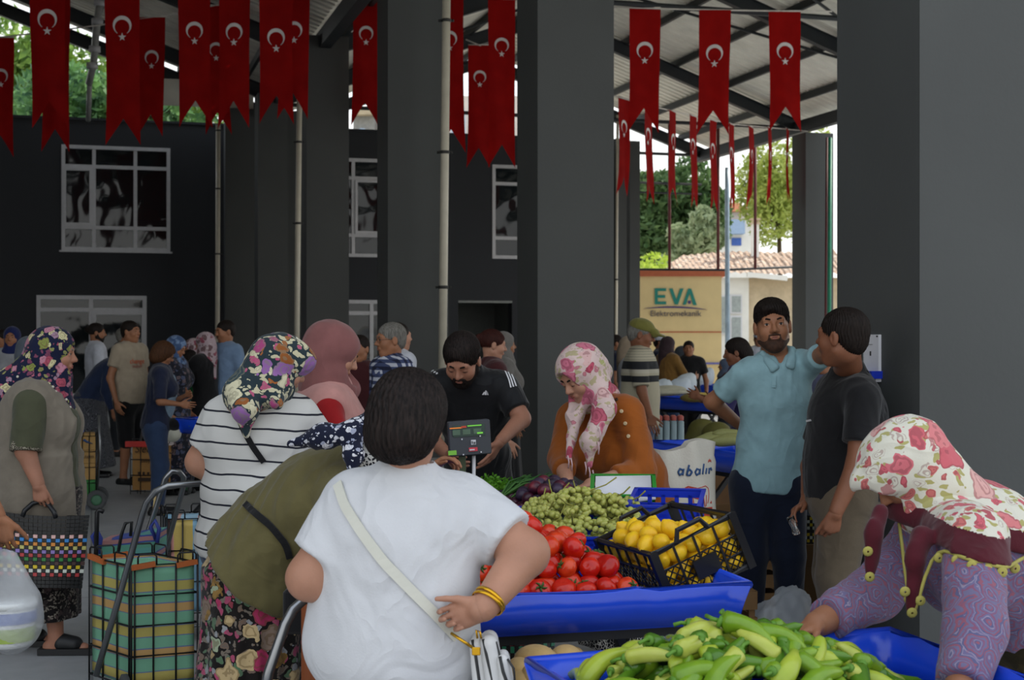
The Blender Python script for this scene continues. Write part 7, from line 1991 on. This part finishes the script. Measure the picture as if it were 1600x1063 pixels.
m_cream = floral('white rose scarf', '#cfccbd', [hexc('#c96c74'), hexc('#cc7a7c'), hexc('#c06068'), hexc('#cfa09a')], 11.5, .44, 24, .36, [hexc('#c4606a'), hexc('#cfccbd'), hexc('#cfccbd'), hexc('#bd6a66')], hexc('#a59f66'))
m_burg = fabric('burgundy scarf border', '#4c1620'); m_yel = plain('yellow crochet', '#a59c4e', .8)
m_pais = paisley('lilac paisley', [(0, hexc('#6c6684')), (.28, hexc('#8b5566')), (.45, hexc('#5a5a7c')), (.62, hexc('#8d8398')), (.70, hexc('#6a6486')), (.86, hexc('#80526a'))], 15, .05, 18)
m_camo = floral('olive camouflage', '#3b331c', [hexc('#54492a'), hexc('#2a2414'), hexc('#6a5a38')], 8, .5, 14, .4)
def right_woman():
    p = Person('woman in a white rose headscarf and lilac paisley top reaching into the peppers', 1610, 4.15, -100, 1.58, 'near', 'tan', (.20, .19, .185), (.17, .165, .15), head=(4, 50, 0), female=True, armr=(.06, .054, .036),
               ov={'hip': (1612, 962, 4.15), 'waist': (1582, 905, 4.10), 'chest': (1528, 850, 4.05), 'shc': (1472, 815, 4.02), 'neck': (1444, 795, 4.0), 'head': (1408, 738, 3.97), 'shL': (1520, 850, 3.68), 'shR': (1440, 845, 4.16),
                   'elL': (1524, 985, 3.46), 'wrL': (1498, 1085, 3.32), 'elR': (1366, 928, 3.95), 'wrR': (1280, 974, 3.74)},
               arm={'R': dict(d=(-.86, -.42, -.22), n=(0, -.1, -1), curl=.4), 'L': dict(curl=.3)})
    p.body(); p.face(H_DARK)
    p.top('paisley_blouse', m_pais, 1.86, .018, -.02, .05, .005, ff=18)
    p.trousers(m_camo, 1.0, .035, fold=.008); p.shoes(m_shoe)
    p.scarf(m_cream, 0, [p.HE((0, -.02, .035), (.10, .122, .108), .03), C(p.H(0, -.085, .01), p.J['neck'] + V3(.02, -.02, .06), .085, .09, .05), C(p.J['neck'] + V3(.04, -.02, .07), W(1535, 795, 3.98), .085, .055, .06), C(W(1520, 780, 3.98), W(1575, 800, 4.0), .05, .02, .04), C(p.H(0, .075, .055), p.H(0, .10, .075), .05, .035, .04), C(p.H(0, .0, -.10), p.J['neck'] + V3(-.02, -.06, -.02), .06, .05, .05)], op=(.058, .085, .088), fold=.006)
    n0 = p.J['neck']
    capeP = p.torso(.030) + [C(p.J['shL'], p.J['shL'] + (p.J['elL'] - p.J['shL']) * .4, .095, .09, .05), C(p.J['shR'], p.J['shR'] + (p.J['elR'] - p.J['shR']) * .4, .095, .09, .05), C(n0, p.H(0, -.05, -.07), .10, .09, .06)]
    ic, ir = n0 + V3(.07, -.06, .0), V3(.30, .47, .25)
    capeP += [INT(E(ic, ir, None)), CUT((1.2, 3.7, 1.035), (-.22, .05, -1)), SUB(E(n0 + V3(-.16, -.02, -.26), (.20, .24, .19), None, .02))]
    capeP += [C(W(1376, 800, 3.82), W(1366, 835, 3.79), .022, .024, .02), E(W(1364, 850, 3.78), (.022, .016, .07), None, .02), E(W(1360, 888, 3.77), (.013, .012, .04), None, .02), C(W(1440, 838, 3.70), W(1431, 875, 3.66), .03, .026, .02), E(W(1428, 895, 3.66), (.024, .015, .075), None, .02), E(W(1424, 942, 3.65), (.013, .012, .045), None, .02)]
    V, Q = surf(capeP, .007); V = smooth_pts(V, Q, 1); V = folds(.006, 26, 2)(V, normals(V, Q)); cen = V[Q].mean(1)
    ev = np.sqrt((((cen - ic) / ir) ** 2).sum(1)); lim = 1.035 + (1.2 - cen[:, 0]) * .22 - (3.7 - cen[:, 1]) * .05
    mi = ((ev > .86) | (cen[:, 2] < lim + .062) | (cen[:, 0] < 1.02)).astype(int)
    mesh_obj('scarf_drape', V, Q, [m_cream, m_burg], p.root, True, mi, True); p.parts['scarf_border'] = (V, Q)
    # crochet flowers along the lower edge of the border
    Vb, _q = p.parts['scarf_border']
    pr = np.stack([CX + F * Vb[:, 0] / Vb[:, 1], HY + F * (EYE - Vb[:, 2]) / Vb[:, 1]], 1); edge = []
    for x in range(1400, 1604, 8):
        m = np.abs(pr[:, 0] - x) < 5; m &= pr[:, 1] < (905 if x > 1445 else 975)
        if m.any(): k = np.where(m)[0][np.argmax(pr[m, 1])]; edge.append(Vb[k])
    for i in range(3): edge = [edge[0]] + [(edge[k - 1] + edge[k] * 2 + edge[k + 1]) / 4 for k in range(1, len(edge) - 1)] + [edge[-1]]
    if len(edge) > 3:
        MB().tube([e_ + V3(0, -.006, -.002) for e_ in edge], .005, 6).build('crochet_edge', m_yel, p.root, True)
        for e_ in edge[2::3]: MB().lathe([(.003, -.004), (.011, -.004), (.014, 0), (.011, .004), (.003, .004), (.003, -.004)], e_ + V3(0, -.012, -.014), 12, Z=(0, 1, .1)).build('crochet_flower', m_yel, p.root, True)
    for (x, y, d) in ((1359, 902, 3.75), (1356, 862, 3.75), (1425, 958, 3.63), (1414, 925, 3.63)): MB().lathe([(.003, -.004), (.011, -.004), (.014, 0), (.011, .004), (.003, .004), (.003, -.004)], W(x, y, d), 12, Z=(0, 1, .1)).build('crochet_flower', m_yel, p.root, True)
right_woman()
def bag_hand():
    p = Person('person at the left edge of whom only the hand with a plastic bag shows', -80, 5.0, 40, 1.72, 'mid', 'tan', ov={'wrR': (-2, 806, 5.0), 'elR': (-42, 735, 4.98), 'shR': (-60, 640, 5.0)},
               arm={'R': dict(d=(.12, .1, -1), n=(-.2, 1, 0), curl=.75)})
    p.body(); p.hair(H_DARK); p.top('shirt', fabric('grey cloth', '#55585c'), .7); p.trousers(m_jean); p.shoes(m_shoe)
    c = W(18, 960, 5.0); bag = empty('carrier_bag', W(20, 1018, 5.0), 'white see-through carrier bag with a large tub at the left edge', 'bag')
    m_f = film('white film', (.86, .88, .9), .42)
    soft('bag_film', [E(W(16, 965, 5.0), (.115, .10, .13), None, .05), C(W(8, 870, 5.0), W(4, 930, 5.0), .02, .07, .05), C(W(22, 868, 5.0), W(34, 930, 5.0), .012, .05, .04), C(W(-6, 868, 5.0), W(-18, 930, 5.0), .012, .05, .04)], .010, m_f, bag, folds(.009, 34, 6))
    tub = empty('food_tub', W(14, 1010, 5.0), 'white tub with a blue and green label inside the carrier bag', 'tub')
    b = W(14, 1008, 5.0)
    MB().lathe([(.001, 0), (.078, 0), (.082, .02), (.092, .135), (.001, .135)], b, 28).build('tub_body', plain('white tub', '#cfd2d2', .4, .03), tub, True)
    MB().lathe([(.001, .136), (.098, .136), (.099, .15), (.097, .158), (.001, .158)], b, 28).build('lid', plain('white tub', '#cfd2d2'), tub, True)
    MB().lathe([(.0935, .085), (.0955, .125)], b, 28).build('blue_label', plain('blue label', '#2f4f98', .5), tub, True); MB().lathe([(.0865, .02), (.0915, .07)], b, 28).build('green_label', plain('green label', '#8ca04a', .5), tub, True)
bag_hand()

# ------------------------------------------------------------------ people farther back
def plaid():
    t = NT('navy check cloth'); t.set(rough=.85); v = t.coords(); s = t.sep(v)
    def b(a, per, w): return t.math('LESS_THAN', t.math('FRACT', t.math('ADD', t.math('DIVIDE', a, per), 20.0)), w)
    ax = t.math('ADD', s[0], t.math('MULTIPLY', s[1], .8)); m = t.math('ADD', b(ax, .05, .5), b(s[2], .05, .5))
    t.color(t.ramp(t.math('MULTIPLY', m, .5), [(0, hexc('#b9bcc6')), (.25, hexc('#3c4668')), (.75, hexc('#151b34'))])); return t.mat
p = Person('grey-haired man with glasses in a navy checked shirt', 612, 9.9, 235, 1.66, 'mid', 'tan', head=(10, 4, 0), hs=1.05)
p.body(); p.face(H_GREY); p.hair(H_GREY); p.top('check_shirt', plaid(), .8, .016, -.04); p.trousers(m_gdenim); p.shoes(m_shoe)
p.piece('collar', [C(p.T(.05, -.05, .045), p.T(.07, .03, .03), .014, .016, .01), C(p.T(-.05, -.05, .045), p.T(-.07, .03, .03), .014, .016, .01), C(p.T(.07, .03, .03), p.T(.03, .12, -.04), .016, .018, .01), C(p.T(-.07, .03, .03), p.T(-.03, .12, -.04), .016, .018, .01)], MATS.get('x') or plain('navy collar', '#3c4668', .8), .009)
mb = MB()
for sg in (1, -1): mb.tube([p.H(sg * .031 + .02 * math.cos(a), .098, .004 + .015 * math.sin(a)) for a in np.linspace(0, 6.28, 14)], .0014, 5); mb.tube([p.H(sg * .052, .096, .008), p.H(sg * .078, .0, .008)], .0013, 5)
mb.tube([p.H(-.011, .10, .008), p.H(.011, .10, .008)], .0013, 5); mb.build('spectacles', m_steel, p.root, True)
def simple(label, px, D, yaw, h, res='far', skin='tan', hair=None, hk='short', topm=None, topn='t_shirt', sleeve=.6, bottom='trousers', botm=None, scarf=None, face=True, beard=None, **kw):
    fem = kw.get('female', False); tall = kw.pop('hemx', -.03); length = kw.pop('length', 1.0)
    p = Person(label, px, D, yaw, h, res, skin, **kw); p.body()
    if face: p.face(hair or H_DARK, True)
    if scarf is not None: p.scarf(scarf, .12, tail=.16, op=(.056, .085, .086), fold=.0)
    elif hair is not None: p.hair(hair, hk)
    if beard is not None: p.beard(beard)
    p.top(topn, topm, sleeve, .016, tall, .054, .004)
    if bottom == 'skirt': p.skirt(botm or m_blackc, .1, 1.15, .03)
    else: p.trousers(botm or m_gdenim, length, name=bottom)
    p.shoes(m_shoe)
    return p
m_beige = fabric('beige cotton', '#9c8f7c'); m_wht2 = fabric('white shirt cloth', '#b9bcc6'); m_navy = fabric('navy cloth', '#1d2338'); m_ltblue = fabric('pale blue shirt cloth', '#6f86a3'); m_maroon = fabric('maroon cloth', '#3c171a'); m_purple = fabric('purple cloth', '#2a2450'); m_teal2 = fabric('grey teal cloth', '#3b4f52'); m_green = fabric('green cloth', '#1f6a3c'); m_brownc = fabric('brown ochre cloth', '#7a5a2c'); m_grey2 = fabric('grey cloth light', '#8d8f94')
simple('man with dark hair and white t-shirt behind the checked-shirt man', 622, 11.4, 60, 1.68, hair=H_DARK, topm=m_wht2, res='far', face=False, skin='fair')
p = simple('man in a beige printed t-shirt and dark shorts standing near the door', 203, 15.2, 118, 1.73, hair=H_DARK, topm=m_beige, botm=m_blackc, bottom='shorts', length=.62, w=(.19, .19, .195), belly=.03, head=(-10, 0, 0))
bv = p.bvh('t_shirt')
def tee_text(body, px, py, size, mat):
    c, n = cast(bv, px, py)
    if c is None: return
    x = unit(np.cross(ZX, n)); y = np.cross(n, x); q = c + n * .012 - V3(*p.root.location)
    text_obj(body, size, mat, p.root, Matrix([[x[i], y[i], n[i], q[i]] for i in range(3)] + [[0, 0, 0, 1]]))
tee_text('change', 213, 568, .075, plain('orange print', '#b8502c', .7)); tee_text('maker', 214, 575, .05, plain('faded print', '#8a5048', .7))
simple('man with tied-back black hair in a white shirt by the door', 150, 17.2, 62, 1.72, hair=H_BLACK, hk='tied', topm=m_wht2, sleeve=.9, beard=H_BLACK, head=(15, 4, 0))
simple('man in a white shirt half hidden by the beige t-shirt man', 181, 18.6, 80, 1.68, hair=H_GREY, topm=m_wht2, sleeve=.8, lean=12)
simple('woman in a blue denim jacket and paisley skirt bending over a cart', 148, 15.9, 84, 1.60, topm=fabric('denim jacket cloth', '#242f4a'), topn='jacket', sleeve=1.9, bottom='skirt', botm=paisley('grey paisley', [(0, hexc('#3a3c42')), (.4, hexc('#6a6c72')), (.6, hexc('#26262c')), (.8, hexc('#54565c'))], 12), hair=H_DARK, female=True, lean=26, lean2=42, w=(.21, .19, .18), head=(0, 20, 0))
p = simple('woman with a brown bob in a navy top looking down at the left table', 246, 12.6, 78, 1.52, res='mid', hair=H_BROWN, hk='bob', topm=m_navy, sleeve=.95, botm=m_jean, bottom='jeans', female=True, head=(5, 28, 0), lean=6,
           ov={'elR': (250, 628, 12.35), 'wrR': (282, 632, 12.3), 'elL': (262, 632, 12.75), 'wrL': (292, 618, 12.5)})
p.piece('pale_front', [E(p.T(.0, .085, -.20), (.13, .075, .22), p.frame(p.up2, p.rs), .03)], fabric('pale blue print', '#7f95a6'), .016)
p.piece('waist_bag', [E(p.J['hip'] + p.f * .16 - p.r * .02, (.12, .07, .06), p.frame(ZX, p.r), .02)], m_blackc, .016)
mb = MB()
for sg in (1, -1): mb.tube([p.H(sg * .031 + .02 * math.cos(a), .098, .004 + .015 * math.sin(a)) for a in np.linspace(0, 6.28, 12)], .0018, 5); mb.tube([p.H(sg * .052, .096, .008), p.H(sg * .078, .0, .008)], .0016, 5)
mb.build('spectacles', m_steel, p.root, True)
m_ltblueS = floral('blue print scarf', '#3f5478', [hexc('#6f86a8'), hexc('#5a6f92')], 14, .4); m_pinkS = floral('pink print scarf', '#a8959a', [hexc('#8c4a58'), hexc('#6f5a5c'), hexc('#b8a8a8')], 16, .4, 30, .3); m_dkfl = floral('dark flower dress', '#1a1c26', [hexc('#4a5068'), hexc('#6a5a5c')], 16, .35, 30, .3)
simple('woman in a blue headscarf and dark flowered dress behind the brown-haired woman', 274, 14.2, 100, 1.56, topm=m_dkfl, topn='dress_top', sleeve=1.6, bottom='skirt', botm=m_dkfl, scarf=m_ltblueS, female=True, head=(0, 25, 0))
simple('girl with a dark ponytail in a green t-shirt', 296, 15.2, -60, 1.42, hair=H_BLACK, hk='long', topm=m_green, botm=m_jean, female=True, face=False)
p = simple('woman in a pale flowered scarf and black top at the left table', 321, 14.6, -70, 1.60, topm=m_blackc, topn='black_blouse', sleeve=1.5, bottom='skirt', botm=m_blackc, scarf=m_pinkS, female=True, arm={'L': dict(wr=(.05, .42, -.30)), 'R': dict(wr=(.05, .42, -.28))})
simple('woman in a dotted pale scarf behind the green-shirted girl', 302, 16.4, -110, 1.53, topm=m_maroon, scarf=m_pinkS, female=True)
p = simple('moustached man in a pale blue short-sleeved shirt by the wall pipe', 353, 14.8, 222, 1.73, hair=H_DARK, topm=m_ltblue, topn='shirt', sleeve=.8, botm=m_navyp, w=(.18, .18, .19), head=(10, 8, 0))
p.piece('moustache', [p.HC((-.026, .086, -.044), (0, .0985, -.038), .006, .0065, .008), p.HC((.026, .086, -.044), (0, .0985, -.038), .006, .0065, .008)], H_DARK, .008)
simple('woman in a royal blue hijab facing us at the far left', 19, 15.4, 175, 1.66, topm=m_grey2, topn='blouse', sleeve=1.7, scarf=fabric('royal blue cloth', '#1a2350'), female=True)
simple('man at the far left edge behind the blue hijab', 0, 16.4, 200, 1.64, hair=H_DARK, topm=m_navy)
simple('woman in a grey blue scarf and teal coat behind the older woman', 44, 11.2, 20, 1.56, topm=m_teal2, topn='coat', sleeve=1.9, bottom='skirt', scarf=fabric('grey blue cloth', '#4d545e'), female=True, face=False, w=(.2, .19, .185))
simple('woman with tied reddish hair behind the bearded stallholder', 768, 10.4, 75, 1.62, res='mid', hair=H_RED, hk='tied', topm=m_maroon, female=True, skin='fair', head=(5, 10, 0))
simple('woman in a grey hijab near the bright doorway', 786, 12.4, 80, 1.60, topm=fabric('grey hijab cloth', '#6a6662'), topn='coat', sleeve=1.8, scarf=fabric('grey hijab cloth', '#6a6662'), bottom='skirt', female=True)
simple('person in dark maroon behind the dusty rose hijab', 562, 11.2, 200, 1.58, hair=H_DARK, topm=m_maroon, sleeve=1.7, skin='tan')
# right side
def polo_stripes():
    t = NT('banded polo cloth'); t.set(rough=.85); v = t.coords(); z = t.sep(v)[2]
    q = t.math('DIVIDE', t.math('SUBTRACT', z, .7), .9)
    A, B = hexc('#a39c86'), hexc('#16181c')
    def at(zz): return max(0, min(1, (zz - .7) / .9))
    st = [(0, A), (at(1.20), B), (at(1.255), A), (at(1.275), hexc('#a9a392')), (at(1.305), B), (at(1.375), A)]
    for k in range(6): st += [(at(1.385 + .022 * k), hexc('#6a675c')), (at(1.389 + .022 * k), A)]
    t.color(t.ramp(q, st)); return t.mat
p = Person('man in a khaki cap and black-banded polo shirt by the far tables', 1000, 11.9, 100, 1.70, 'mid', 'brown', head=(0, 14, 0), w=(.18, .175, .185), dep=(.14, .15, .14), armr=(.054, .042, .03), ov={'elR': (1003, 612, 11.65), 'wrR': (1015, 650, 11.5)}, hs=1.08)
p.body(); p.face(H_DARK); p.hair(H_GREY); p.top('banded_polo', polo_stripes(), .85, .018, -.04); p.trousers(m_jean, name='jeans'); p.shoes(m_shoe)
m_cap = fabric('khaki cap cloth', '#6d6a34')
p.piece('cap', [p.HE((0, -.012, .058), (.088, .104, .070), .02), CUT(p.H(0, 0, .032), -p.hu), p.HC((-.03, .10, .035), (.03, .10, .035), .035, None, .02), p.HE((0, .125, .030), (.062, .065, .012), .012)], m_cap, .008)
p = simple('person with a white cap behind the banded polo man', 1031, 19.4, 110, 1.58, hair=H_DARK, topm=m_navy, skin='brown')
p.piece('white_cap', [p.HE((0, -.012, .058), (.09, .106, .072), .02), CUT(p.H(0, 0, .03), -p.hu), p.HE((0, .12, .030), (.06, .065, .014), .012)], m_wht2, .012)
simple('woman in a brown ochre top and dark scarf near the kiosk', 1043, 18.2, 60, 1.55, topm=m_brownc, topn='blouse', sleeve=.95, scarf=fabric('dark brown scarf cloth', '#33262a'), female=True, face=False, w=(.2, .19, .18), arm={'R': dict(wr=(.02, .3, -.22)), 'L': dict(wr=(.02, .3, -.22))}, botm=m_jean)
simple('boy in a black t-shirt standing before the cream kiosk', 1076, 18.6, 190, 1.50, hair=H_BLACK, topm=m_blackc, skin='tan', botm=m_blackc)
simple('person with a dark grey headscarf beside the boy in black', 1065, 19.2, 90, 1.42, topm=m_blackc, scarf=fabric('dark grey scarf cloth', '#3a3f46'), female=True)
simple('woman in a beige hijab at the edge of the big grey column', 983, 14.4, 100, 1.56, topm=m_grey2, topn='blouse', sleeve=1.8, scarf=fabric('beige scarf cloth', '#8d7d6a'), female=True)
simple('person in dark clothes left of the beige hijab by the column', 962, 17.6, 90, 1.58, hair=H_DARK, topm=m_navy)
simple('dark-haired woman in a purple top behind the polo-shirted man', 1165, 10.9, -80, 1.56, res='mid', hair=H_DARK, hk='long', topm=m_purple, sleeve=1.2, female=True, face=False, skin='brown', head=(0, 10, 0), lean=8, botm=m_navyp, arm={'L': dict(wr=(-.02, .30, -.16), pole=(.4, -.4, -.8)), 'R': dict(wr=(-.02, .22, -.20), pole=(.4, -.4, -.8))})
simple('person in a slate blue headscarf by the farthest table', 1134, 17.6, -90, 1.28, topm=m_maroon, sleeve=1.8, scarf=fabric('slate scarf cloth', '#4a5568'), female=True)
p = simple('person with a white cap seen beside the polo-shirted man\'s ear', 1186, 21.0, 190, 1.62, hair=H_DARK, topm=m_wht2)
p.piece('white_cap', [p.HE((0, -.012, .058), (.09, .106, .072), .02), CUT(p.H(0, 0, .03), -p.hu), p.HE((0, .12, .030), (.06, .065, .014), .012)], m_wht2, .014)
simple('person in a slate grey t-shirt glimpsed between the two men', 1287, 10.4, 200, 1.50, hair=H_DARK, topm=fabric('slate violet cloth', '#45475a'), skin='tan')
